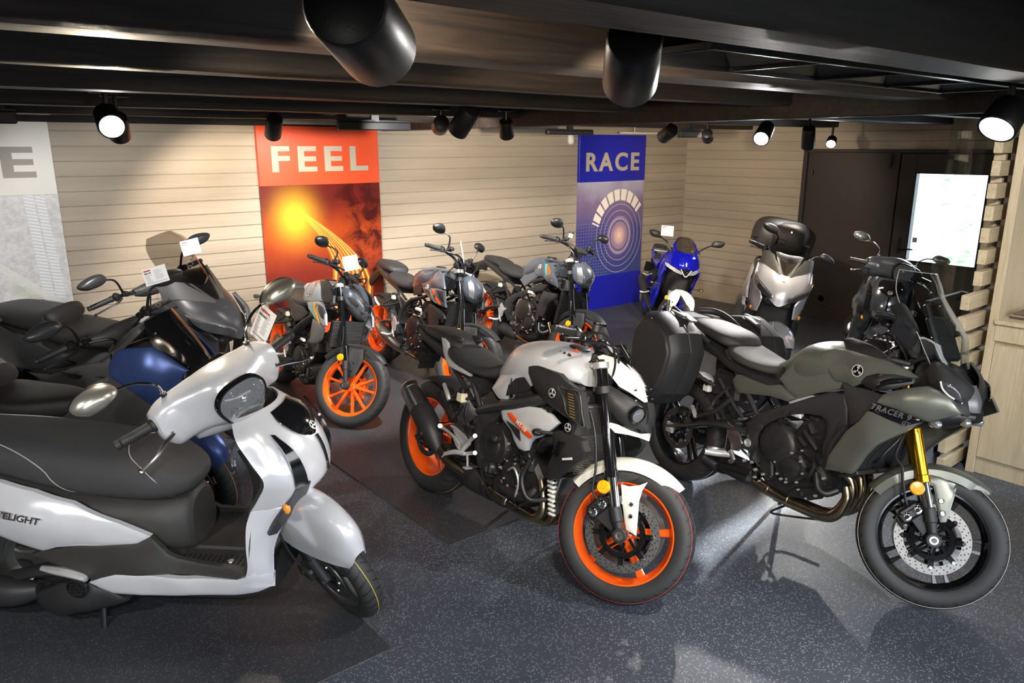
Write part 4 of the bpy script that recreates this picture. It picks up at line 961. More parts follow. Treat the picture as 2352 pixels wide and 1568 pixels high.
    q = MB(); q.panel([(0.614, -0.1, 0.875), (0.575, -0.115, 0.803), (0.549, -0.13, 0.734), (0.634, -0.15, 0.705), (0.69, -0.155, 0.716), (0.696, -0.155, 0.788), (0.745, -0.16, 0.831), (0.808, -0.165, 0.856), (0.86, -0.165, 0.821), (0.901, -0.17, 0.838), (0.869, -0.172, 0.896), (0.812, -0.165, 0.926), (0.765, -0.145, 0.959), (0.698, -0.12, 0.935)], ridge=[(0.706, -0.145, 0.859)], th=.02, bulge=.006, rr=.02, both=True); q.build('tank_side_panel', M_ICE, tk)
    q = MB(); q.panel([(0.692, -0.152, 0.787), (0.75, -0.157, 0.836), (0.806, -0.161, 0.855), (0.866, -0.163, 0.822), (0.836, -0.163, 0.79), (0.689, -0.155, 0.733)], th=.015, bulge=.002, rr=.006)
    for k in range(3):
        a = (0.726, -0.157, 0.81); q.box((a[0] + .02 * k, -.164, a[2] - .006 * k), (.004, .006, .035), bev=.001)
    q.mirror(); q.build('tank_inset', M_BLACKM, tk)
    q = MB()
    for k in range(3): a = Vector((0.976, -0.11, 0.983)) + Vector((.028 * k, 0, -.002 * k)); q.box((a.x, -.11, 1.0), (.009, .012, .034), rot=Matrix.Rotation(.9, 3, 'X'), bev=.002); q.box((a.x, .11, 1.0), (.009, .012, .034), rot=Matrix.Rotation(-.9, 3, 'X'), bev=.002)
    q.lathe((.98, 0, 1.024), (.1, 0, 1), [(.05, 0), (.05, .006), (.04, .01), (0, .01)], 30, mi=1)
    q.build('fuel_cap', [M_BLACK, M_ENGG], tk)
    q = decal_mb('A', .05, (1.03, -.075, 1.0265), (0, 1, 0), (1, 0, -.2), ext=.001, bold=.003); q.build('tank_decal', M_ORDEC, tk)
    # side intake
    s_ = MB(); s_.panel([(0.807, -0.168, 0.926), (0.848, -0.175, 0.929), (0.942, -0.185, 0.93), (1.053, -0.19, 0.925), (1.103, -0.195, 0.904), (1.157, -0.2, 0.894), (1.211, -0.2, 0.881), (1.249, -0.205, 0.803), (1.27, -0.2, 0.739), (1.212, -0.2, 0.747), (1.143, -0.2, 0.754), (1.038, -0.195, 0.777), (0.959, -0.19, 0.796), (0.908, -0.185, 0.822), (0.847, -0.175, 0.872)], ridge=[(1.042, -0.215, 0.856)], th=.03, bulge=.01, rr=.02, both=True)
    sp = s_.build('air_intake_cover', M_BLACKM, R)
    q = MB(); q.panel([(1.132, -0.213, 0.873), (1.185, -0.213, 0.88), (1.221, -0.213, 0.843), (1.24, -0.213, 0.792), (1.243, -0.213, 0.75), (1.185, -0.213, 0.768), (1.148, -0.213, 0.811)], th=.004, bulge=.001, rr=.004)
    for k in range(9):
        a = Vector((1.147, -0.214, 0.864)); q.box((a.x + .022 + .004 * k, -.2135, a.z - .001 - .0115 * k), (.032, .004, .003), mi=1)
    q.mirror(); q.build('intake_grille', [M_ENGG, mat('bronze louvre', (.30, .19, .06), .4)], sp)
    q = MB(); q.tube([(1.085, -0.212, 0.879), (1.143, -0.214, 0.88), (1.214, -0.212, 0.881), (1.249, -0.213, 0.803), (1.27, -0.21, 0.747), (1.222, -0.212, 0.757), (1.163, -0.212, 0.78), (1.132, -0.214, 0.834)], .0028, 6, 4, closed=True); q.build('intake_trim', M_STEEL, sp)
    emblem(V, (1.067, -0.222, 0.844), .021, sp)
    c_ = MB(); c_.panel([(0.706, -0.178, 0.693), (0.754, -0.18, 0.713), (0.972, -0.19, 0.749), (1.052, -0.195, 0.74), (1.105, -0.195, 0.716), (1.055, -0.195, 0.667), (1.007, -0.192, 0.626), (0.957, -0.19, 0.599), (0.938, -0.188, 0.576), (0.923, -0.185, 0.535), (0.902, -0.183, 0.525), (0.856, -0.18, 0.523), (0.818, -0.18, 0.549), (0.786, -0.18, 0.59), (0.713, -0.178, 0.624), (0.692, -0.176, 0.655)], ridge=[(0.877, -0.198, 0.654), (0.986, -0.202, 0.685)], th=.014, bulge=.006, rr=.012, both=True)
    cv = c_.build('side_cover', M_ICE, R)
    q = MB(); q.panel([(0.764, -0.197, 0.67), (0.788, -0.198, 0.679), (0.889, -0.207, 0.646), (0.958, -0.203, 0.616), (0.952, -0.201, 0.602), (0.934, -0.201, 0.601), (0.79, -0.197, 0.652)], th=.004, bulge=.001, rr=.003, both=True, step=.012); q.build('stripe', M_ORDEC, cv)
    q = MB(); q.panel([(0.761, -0.194, 0.633), (0.813, -0.197, 0.626), (0.866, -0.2, 0.617), (0.88, -0.197, 0.569), (0.838, -0.195, 0.585)], th=.004, bulge=.001, rr=.003, both=True, step=.012); q.build('vent', M_BLACKM, cv)
    a = Vector((0.836, -0.202, 0.654)); b = Vector((0.931, -0.202, 0.622)); q = decal_mb('MT-10', .028, (a + b) / 2 + Vector((0.002, -.008, .004)), b - a, (.6, 0, 1), ext=.0008, bold=.0006); q.build('lettering', M_WHITEPL, cv)
    # seat and tail
    s_ = MB(); s_.loft([(.10, 0, .06, .80, .83, .86, 2.5, 2.5), (.15, 0, .13, .79, .84, .875, 2.5, 3), (.24, 0, .15, .775, .81, .845, 2.5, 3), (.34, 0, .145, .765, .79, .822, 2.5, 3), (.43, 0, .125, .755, .785, .825, 2.5, 2.6), (.50, 0, .095, .76, .80, .85, 2.5, 2.4), (.56, 0, .06, .78, .82, .88, 2.4, 2.4)], 36, 5)
    st = s_.build('seat', M_SEAT, R)
    s_ = MB(); s_.loft([(-.19, 0, .05, .885, .90, .915, 2.5, 2.5), (-.15, 0, .085, .87, .90, .93, 2.5, 3), (-.03, 0, .105, .86, .895, .935, 2.5, 3), (.08, 0, .11, .85, .885, .925, 2.5, 3), (.15, 0, .10, .84, .865, .905, 2.5, 3), (.185, 0, .07, .84, .86, .885, 2.5, 2.5)], 36, 5)
    s_.ell((.13, -.065, .905), (.055, .022, .02), n=14); s_.ell((.13, .065, .905), (.055, .022, .02), n=14); s_.build('pillion_seat', M_SEAT, R)
    t = MB(); t.loft([(-.27, 0, .045, .86, .885, .91, 3, 3), (-.2, 0, .075, .83, .87, .90, 3, 3), (-.05, 0, .095, .79, .84, .88, 3, 3), (.12, 0, .115, .76, .81, .85, 3, 3), (.3, 0, .12, .72, .75, .78, 3, 3), (.42, 0, .10, .70, .74, .76, 3, 3)], 28, 4)
    t.box((-.27, 0, .885), (.05, .11, .05), bev=.012)
    tl = t.build('tail_fairing', M_BLACKM, R)
    q = MB(); q.panel([(0.055, -0.115, 0.897), (0.088, -0.118, 0.897), (0.124, -0.12, 0.88), (0.156, -0.125, 0.832), (0.206, -0.13, 0.799), (0.274, -0.132, 0.784), (0.379, -0.135, 0.763), (0.369, -0.135, 0.753), (0.233, -0.13, 0.757), (0.151, -0.125, 0.765), (0.093, -0.118, 0.819), (0.069, -0.115, 0.858)], th=.012, bulge=.003, rr=.008, both=True); q.build('tail_trim', M_ICE, tl)
    q = MB(); q.box((-.30, 0, .885), (.02, .09, .035), bev=.008); q.build('tail_light', M_LENSK, tl)
    # plate hanger
    q = MB(); q.box((-.20, 0, .79), (.12, .09, .05), rot=Matrix.Rotation(.5, 3, 'Y'), bev=.012); q.box((-.21, 0, .745), (.07, .15, .07), rot=Matrix.Rotation(.35, 3, 'Y'), bev=.012); q.box((-.215, 0, .685), (.012, .11, .045), rot=Matrix.Rotation(.3, 3, 'Y'), bev=.003); q.cyl((-.16, 0, .86), (-.19, 0, .76), .03, .03, 10)
    ph = q.build('plate_holder', M_BLACK, R); turn_signal(V, (-.20, -.06, .775), (-.21, -.15, .785), parent=ph, lensmat=M_LENSK); turn_signal(V, (-.20, .06, .775), (-.21, .15, .785), parent=ph, lensmat=M_LENSK)
    # frame
    f = MB(); f.panel([(0.544, -0.135, 0.654), (0.652, -0.15, 0.694), (0.676, -0.155, 0.639), (0.63, -0.155, 0.592), (0.59, -0.155, 0.519), (0.587, -0.155, 0.436), (0.625, -0.15, 0.365), (0.656, -0.14, 0.311), (0.604, -0.14, 0.293), (0.541, -0.15, 0.338), (0.504, -0.155, 0.41), (0.472, -0.15, 0.505), (0.496, -0.145, 0.595)], th=.03, bulge=.008, rr=.014, both=True)
    f.tube([(.48, -.125, .60), (.62, -.15, .66), (.85, -.165, .74), (1.05, -.12, .83), (1.10, -.06, .87)], [.03, .035, .04, .04, .03], 10, 5, flat=.8); f.tube([(.48, .125, .60), (.62, .15, .66), (.85, .165, .74), (1.05, .12, .83), (1.10, .06, .87)], [.03, .035, .04, .04, .03], 10, 5, flat=.8)
    for s in (-1, 1):
        f.cyl((.40, s * .09, .60), (.10, s * .09, .80), .013, .013, 10); f.cyl((.44, s * .10, .70), (.16, s * .09, .82), .016, .014, 10); f.cyl((.45, s * .1, .60), (.33, s * .1, .76), .015, .015, 10)
        f.lathe((.462, s * .165, .452), (0, s, 0), [(.024, 0), (.022, .006), (.012, .006), (.011, .002), (0, .002)], 16, mi=1)
        f.lathe((.505, s * .165, .565), (0, s, 0), [(.018, 0), (.018, .004), (.008, .001), (0, .001)], 16)
        for p in ((.47, .37), (.50, .33), (.53, .31)): bolt(f, (p[0], s * .15, p[1]), .006, .012, (0, s, 0), mi=1)
    f.build('frame', [M_GREYM, M_STEEL], R)
    # swingarm
    w = MB()
    for s in (-1, 1):
        w.tube([(.46, s * .11, .46), (.33, s * .135, .475), (.18, s * .14, .41), (.0, s * .125, .325)], [.05, .062, .045, .028], 10, 6, flat=.32)
        w.tube([(.44, s * .11, .42), (.25, s * .135, .345), (.08, s * .13, .318), (-.03, s * .125, .32)], [.03, .034, .03, .03], 10, 5, flat=.4)
        w.cyl((0, s * .10, .3205), (0, s * .155, .3205), .022, .022, 12, bev=.003)
    w.box((.36, 0, .44), (.10, .22, .07), bev=.02)
    sw = w.build('swingarm', M_GREYM, R)
    q = decal_mb('Moter Motos', .034, (.235, -.162, .47), (1, 0, .18), (0, 0, 1), ext=.0008, bold=.0012, shear=.2); q.build('lettering', M_ORDEC, sw)
    q = MB(); q.arc_shell((0, V.rr), [(V.rr + .005, -.10), (V.rr + .018, -.07), (V.rr + .022, 0), (V.rr + .018, .07), (V.rr + .005, .10)], math.radians(100), math.radians(20), 16, th=.004); q.build('rear_hugger', M_BLACKM, sw)
    mb = MB(); mb.box((-.055, -.088, .385), (.07, .05, .05), bev=.012); mb.tube([(-.03, -.11, .39), (.05, -.16, .42), (.16, -.16, .45), (.3, -.16, .50), (.37, -.15, .60)], .005, 6, 5); mb.build('rear_caliper', M_BLACK, sw)
    # engine
    e = MB(); e.prism([(.50, .36), (.56, .26), (.70, .22), (.90, .24), (1.00, .32), (.98, .42), (.90, .50), (.72, .60), (.56, .60)], -.13, .13, bev=.02)
    e.prism([(.66, .55), (.90, .48), (1.02, .66), (1.00, .74), (.84, .80), (.76, .78)], -.16, .16, bev=.015)
    for k in range(5): a = Vector((.93, 0, .55)).lerp(Vector((1.0, 0, .7)), k / 4); e.box(a, (.02, .33, .006), rot=Matrix.Rotation(.4, 3, 'Y'))
    e.lathe((.655, -.13, .485), (0, -1, 0), [(.105, 0), (.105, .02), (.095, .035), (.06, .04), (.056, .046), (.05, .048), (0, .05)], 40)
    e.lathe((.655, .13, .47), (0, 1, 0), [(.095, 0), (.095, .03), (.085, .045), (.04, .05), (0, .05)], 36)
    e.lathe((.80, -.13, .375), (0, -1, 0), [(.075, 0), (.072, .02), (.06, .03), (.035, .034), (0, .036)], 30)
    e.box((.76, -.12, .30), (.16, .08, .10), bev=.02); e.box((.62, -.13, .36), (.10, .06, .09), bev=.02); e.box((.88, -.12, .46), (.10, .06, .09), bev=.015)
    e.cyl((.70, -.165, .52), (.705, -.21, .53), .022, .02, 12, bev=.003); e.box((.708, -.215, .532), (.035, .012, .012), rot=Matrix.Rotation(.5, 3, 'Y'), bev=.003)
    e.box((1.08, 0, .83), (.16, .20, .07), bev=.02)
    rr = random.Random(3)
    for k in range(12):
        a = 2 * PI * k / 12; bolt(e, (.655 + .100 * math.cos(a), -.145, .485 + .100 * math.sin(a)), .0055, .009, mi=1)
    for k in range(7):
        a = 2 * PI * k / 7 + .3; bolt(e, (.80 + .066 * math.cos(a), -.148, .375 + .066 * math.sin(a)), .0055, .012, mi=1)
    for k in range(34): bolt(e, (rr.uniform(.56, .98), -.128 - rr.random() * .03, rr.uniform(.26, .55)), rr.choice((.005, .006, .007)), .014, mi=rr.choice((1, 1, 0)))
    for k in range(10): a = (rr.uniform(.58, .95), -.15, rr.uniform(.27, .5)); e.box(a, (rr.uniform(.02, .05), .03, rr.uniform(.015, .04)), bev=.005, rot=Matrix.Rotation(rr.uniform(-1, 1), 3, 'Y'))
    en = e.build('engine', [M_ENG, M_ALU], R)
    q = MB(); q.tube([(1.17, -.12, .66), (1.08, -.175, .63), (1.02, -.18, .60), (.98, -.15, .56)], .022, 12, 6)
    q.tube([(.80, -.17, .40), (.86, -.19, .43), (.90, -.19, .38), (.885, -.18, .30)], .006, 8, 6, mi=1); q.tube([(.94, -.17, .50), (.92, -.19, .40), (.97, -.18, .32), (1.03, -.12, .33)], .012, 10, 6)
    q.tube([(.60, -.17, .33), (.72, -.19, .24), (.88, -.19, .245), (1.0, -.16, .34), (1.06, -.12, .45)], .006, 8, 6); q.tube([(.4, -.15, .62), (.42, -.17, .56), (.45, -.17, .52), (.44, -.16, .48)], .009, 8, 6)
    q.tube([(.95, -.15, .62), (1.0, -.18, .72), (1.08, -.17, .80), (1.15, -.12, .84)], .009, 8, 6); q.tube([(.88, -.16, .62), (.93, -.18, .70), (1.03, -.16, .78)], .007, 8, 6)
    q.build('hose', [M_BLACK, M_ALU], en)
    q = decal_mb('YAMAHA', .018, (.645, -.1815, .495), (1, 0, .1), (0, 0, 1), ext=.0008); q.build('lettering', M_ENGG, en)
    # mounts and linkage
    q = MB(); q.box((.355, -.155, .64), (.05, .04, .05), bev=.006); q.cyl((.355, -.155, .66), (.355, -.155, .69), .02, .02, 12, mi=1, bev=.003); q.build('rear_fluid_reservoir', [M_FLUID, M_BLACK], R)
    q = MB(); q.cyl((.38, 0, .36), (.45, 0, .62), .035, .03, 14); q.cyl((.40, 0, .42), (.44, 0, .58), .045, .045, 14); q.build('rear_shock', M_BLACKM, R)
    # radiators
    q = MB(); q.box((1.165, 0, .66), (.03, .36, .32), rot=Matrix.Rotation(.18, 3, 'Y'), bev=.004)
    for k in range(40): q.box((1.183 + (.66 - (.52 + k * .0072)) * -.18 * -1, 0, .52 + k * .0072), (.004, .33, .0025), mi=1)
    q.box((1.165, -.185, .66), (.045, .02, .33), rot=Matrix.Rotation(.18, 3, 'Y'), bev=.006, mi=2); q.box((1.165, .185, .66), (.045, .02, .33), rot=Matrix.Rotation(.18, 3, 'Y'), bev=.006, mi=2)
    q.build('radiator', [M_RAD, M_STEEL, M_BLACK], R)
    q = MB(); q.box((1.075, 0, .365), (.03, .26, .20), rot=Matrix.Rotation(.22, 3, 'Y'), bev=.004)
    for k in range(22): q.box((1.092 + (k - 11) * -.0018, 0, .275 + k * .0085), (.004, .24, .003), mi=0)
    for k in range(9): q.box((1.07 - (k - 4) * .005, -.135, .285 + k * .02), (.04, .02, .012), bev=.004, mi=1)
    q.build('oil_cooler', [M_STEEL, M_WHITEPL], R)
    q = MB(); q.panel([(1.069, -0.195, 0.662), (1.109, -0.195, 0.685), (1.164, -0.195, 0.69), (1.262, -0.2, 0.684), (1.291, -0.2, 0.646), (1.273, -0.2, 0.605), (1.217, -0.2, 0.551), (1.14, -0.195, 0.48), (1.1, -0.195, 0.452), (1.082, -0.195, 0.457), (1.069, -0.19, 0.515), (1.098, -0.195, 0.585)], ridge=[(1.184, -0.215, 0.609)], th=.03, bulge=.008, rr=.014, both=True)
    rg = q.build('radiator_guard', M_BLACKM, R)
    q = MB(); q.box((1.213, -0.222, 0.592), (.06, .004, .010), rot=Matrix.Rotation(-.35, 3, 'Y'), bev=.001); q.panel([(1.141, -0.218, 0.649), (1.184, -0.219, 0.654), (1.152, -0.221, 0.581), (1.107, -0.215, 0.584)], th=.004, bulge=.001, rr=.003, mi=1); q.build('guard_slot', [M_WHITEPL, M_GLOSSK], rg)
    turn_signal(V, (1.10, -.17, .665), (1.035, -.215, .655)); turn_signal(V, (1.10, .17, .665), (1.06, .24, .66))
    emblem(V, (1.17, -0.2, 0.717), .019, R)
    # exhaust
    x = MB(); x.tube([(.63, -.06, .2), (.52, -.10, .235), (.42, -.14, .265), (.33, -.17, .295), (.24, -.185, .35)], .028, 14, 5, mi=0)
    x.tube([(0.974, -0.12, 0.41), (1.004, -0.12, 0.334), (1.014, -0.12, 0.27), (0.974, -0.115, 0.224), (0.899, -0.11, 0.215), (0.809, -0.11, 0.221), (0.706, -0.115, 0.23), (0.638, -0.12, 0.242)], [.02, .02, .022, .026, .032, .034, .034, .03], 14, 6, mi=0)
    for k, y in enumerate((-.035, .035, .10)): x.tube([(1.0, y, .47), (1.015, y, .33), (.985, y * .8, .20), (.90, y * .5, .165), (.80, -.04, .18)], .02, 12, 6, mi=0)
    a, b = [(0.782, -0.11, 0.221), (0.755, -0.11, 0.223)]; x.cyl(a, b, .038, .038, 16, mi=1, bev=.003)
    ex = x.build('exhaust', [M_HEADER, M_STEEL], R)
    x = MB(); A = Vector((-.075, -.20, .60)); Bq = Vector((.10, -.20, .48)); Cq = Vector((.24, -.185, .345)); d = (A - Bq).normalized()
    x.tube([tuple(A + d * .012), tuple(A), tuple(A - d * .035), tuple(Bq)], [.032, .047, .058, .060], 20, 3); x.cyl(A + d * .02, A - d * .0, .026, .03, 16, mi=1); x.cyl(A - d * .036, A - d * .04, .0595, .0595, 20, mi=1)
    x.build('muffler', [M_TI, M_STEEL], ex)
    x = MB(); x.tube([tuple(Bq + d * .04), tuple(Bq), (.17, -.197, .425), (.22, -.192, .37), (.265, -.188, .32)], [.0605, .063, .061, .048, .022], 18, 5, flat=1.0); bolt(x, (.185, -.258, .405), .008, .006, mi=1); x.build('heat_shield', [M_BLACKM, M_CHROME], ex)
    x = MB(); x.panel([(0.19, -0.15, 0.276), (0.316, -0.15, 0.296), (0.447, -0.145, 0.312), (0.529, -0.14, 0.296), (0.573, -0.13, 0.262), (0.618, -0.12, 0.224), (0.675, -0.11, 0.183), (0.615, -0.11, 0.175), (0.512, -0.12, 0.176), (0.382, -0.13, 0.196), (0.288, -0.14, 0.231)], ridge=[(0.473, -0.155, 0.252)], th=.05, bulge=.008, rr=.014, both=True); x.build('belly_pan', M_BLACKM, R)
    x = MB(); x.tube([(0.705, -0.14, 0.304), (0.781, -0.15, 0.292), (0.874, -0.155, 0.301), (0.949, -0.15, 0.327), (0.971, -0.14, 0.368)], [.015, .026, .03, .026, .015], 12, 5); x.build('engine_skid', M_BLACKM, R)
    # foot controls
    q = MB(); q.panel([(0.33, -0.19, 0.488), (0.361, -0.19, 0.492), (0.456, -0.19, 0.471), (0.513, -0.19, 0.442), (0.473, -0.19, 0.393), (0.429, -0.19, 0.395), (0.45, -0.19, 0.417), (0.383, -0.19, 0.45)], th=.008, bulge=.001, rr=.003, step=.012)
    q.tube([(0.25, -0.2, 0.46), (0.315, -0.2, 0.457), (0.389, -0.2, 0.442), (0.448, -0.2, 0.412)], [.012, .008, .009, .010], 8, 4); q.tube([(0.537, -0.185, 0.49), (0.496, -0.19, 0.442), (0.475, -0.2, 0.405), (0.465, -0.2, 0.375), (0.523, -0.19, 0.396), (0.555, -0.185, 0.408)], .010, 8, 4); q.tube([(0.389, -0.2, 0.442), (0.433, -0.2, 0.402), (0.489, -0.2, 0.383)], .008, 8, 4)
    q.cyl((0.237, -0.19, 0.456), (0.286, -0.22, 0.472), .012, .012, 12); q.cyl((0.519, -0.17, 0.484), (0.556, -0.2, 0.497), .011, .011, 12); q.cyl((0.537, -0.17, 0.401), (0.573, -0.2, 0.415), .011, .011, 12)
    q.tube([(0.512, -0.2, 0.39), (0.535, -0.21, 0.362), (0.554, -0.22, 0.336)], .006, 8, 4); q.box((0.573, -0.235, 0.341), (.03, .045, .008), bev=.003)
    q.tube([(0.393, -0.25, 0.357), (0.444, -0.23, 0.382), (0.494, -0.205, 0.388)], [.010, .013, .012], 8, 4); q.cyl((0.377, -0.25, 0.336), (0.398, -0.25, 0.362), .004, .004, 8)
    q.mirror(); q.build('rider_footpeg', M_ALU, R)
    q = MB(); q.tube([(0.206, -0.17, 0.675), (0.256, -0.18, 0.639), (0.281, -0.18, 0.608)], [.010, .013, .011], 8, 4); q.tube([(0.266, -0.17, 0.609), (0.325, -0.15, 0.666), (0.38, -0.12, 0.705)], .008, 8, 4, mi=1); q.tube([(0.268, -0.17, 0.604), (0.367, -0.15, 0.634), (0.425, -0.12, 0.654)], .008, 8, 4, mi=1); q.mirror(); q.build('pillion_footpeg', [M_ALU, M_ENGG], R)
    side_stand(V, (.55, .12, .24), (.45, .26, .04))
    return V
naked_mt10()

# ------------------------------------------------------------ matt green-grey touring motorcycle
def screws(mb, n, box, y, r=(.005, .006, .007), seed=1, mis=(1, 1, 0), h=.012):
    q = random.Random(seed)
    for k in range(n): bolt(mb, (q.uniform(box[0], box[1]), -y - q.random() * .02, q.uniform(box[2], box[3])), q.choice(r), h, mi=q.choice(mis))
def triple_engine(V, dx=0, dz=0, k=1.0, mat_=None, seed=5):
    # inclined three-cylinder block: crankcase, big and small round covers, cylinder bank, plumbing
    T = Matrix.Translation((dx, 0, dz)) @ Matrix.Scale(k, 4); e = MB(); w = .145
    e.prism([(.60, .42), (.62, .30), (.70, .25), (.86, .23), (1.0, .30), (1.04, .40), (.96, .48), (.86, .56), (.70, .58)], -.13, .13, bev=.02)
    e.prism([(.80, .52), (.98, .44), (1.10, .60), (1.08, .68), (.95, .73), (.88, .66)], -w, w, bev=.012)
    e.prism([(.86, .64), (.96, .72), (.93, .76), (.86, .75), (.80, .68)], -.13, .13, bev=.01)
    e.lathe((.755, -.125, .485), (0, -1, 0), [(.112, 0), (.112, .022), (.10, .042), (.085, .05), (.05, .055), (0, .058)], 44)
    e.prism([(.72, .40), (.80, .40), (.85, .47), (.84, .50), (.80, .47), (.76, .45)], -.165, -.15, bev=.004)
    e.lathe((.755, .125, .47), (0, 1, 0), [(.10, 0), (.10, .03), (.085, .045), (0, .05)], 36)
    e.prism([(.80, .46), (.76, .38), (.79, .33), (.87, .315), (.93, .36), (.945, .43), (.90, .475)], -.165, -.12, bev=.01)
    e.lathe((.865, -.165, .395), (0, -1, 0), [(.052, 0), (.05, .012), (.036, .016), (0, .016)], 30)
    e.prism([(.66, .33), (.72, .27), (.76, .31), (.74, .40), (.68, .41)], -.15, -.10, bev=.008)
    e.prism([(.84, .24), (.98, .27), (1.03, .36), (.97, .34), (.88, .30)], -.14, -.02, bev=.01)
    e.tube([(.90, -.165, .60), (.945, -.17, .57), (.99, -.165, .535)], .013, 8, 3); e.tube([(.88, -.165, .56), (.93, -.17, .53)], .013, 8, 1); e.tube([(.92, -.16, .64), (.955, -.165, .60)], .016, 8, 1)
    for i in range(10):
        a = 2 * PI * i / 10 + .2; bolt(e, (.755 + .106 * math.cos(a), -.142, .485 + .106 * math.sin(a)), .0055, .012, mi=0)
    for i in range(8):
        a = 2 * PI * i / 8; bolt(e, (.857 + .083 * math.cos(a), -.16, .395 + .076 * math.sin(a)), .006, .014, mi=1)
    q = random.Random(seed)
    for i in range(30): bolt(e, (q.uniform(.64, 1.06), -.125 - q.random() * .03, q.uniform(.26, .56)), q.choice((.005, .007)), .014, mi=q.choice((1, 1, 0)))
    for i in range(16): e.box((q.uniform(.66, 1.05), -.14, q.uniform(.28, .68)), (q.uniform(.015, .05), .03, q.uniform(.01, .035)), bev=.004, rot=Matrix.Rotation(q.uniform(-1, 1), 3, 'Y'))
    e.xf(T); en = e.build('engine', [mat_ or M_ENG, M_ALU], V.root)
    h = MB(); h.tube([(1.0, -.15, .42), (1.035, -.165, .36), (1.07, -.15, .345), (1.10, -.11, .37)], .018, 12, 6); h.tube([(.93, -.165, .38), (.985, -.185, .40), (1.0, -.18, .46), (.98, -.165, .5)], .008, 8, 6)
    h.tube([(.62, -.15, .50), (.64, -.165, .44), (.63, -.165, .37), (.67, -.15, .33)], .007, 8, 5); h.tube([(.66, -.16, .60), (.74, -.16, .62), (.80, -.16, .66), (.86, -.14, .70)], .008, 8, 5); h.cyl((.80, -.165, .665), (.87, -.165, .665), .016, .016, 12, mi=1, bev=.003)
    for i in range(7):
        a = (q.uniform(.62, .8), -.14, q.uniform(.58, .68)); b = (a[0] + q.uniform(.05, .16), -.15, a[2] + q.uniform(-.02, .06)); h.tube([a, ((a[0] + b[0]) / 2, -.165, (a[2] + b[2]) / 2 + .02), b], .005, 6, 4)
    h.xf(T); h.build('hose', [M_BLACK, M_WHITEPL], en)
    return en
def header_pipes(V, ex_pts, ports, r=.02, matx=None, name='exhaust'):
    x = MB()
    for y in ports:
        P = [(p[0], y * (1 - i / (len(ex_pts) - 1)) + p[1] * i / (len(ex_pts) - 1), p[2]) for i, p in enumerate(ex_pts)]; x.tube(P, r, 14, 6)
    return x
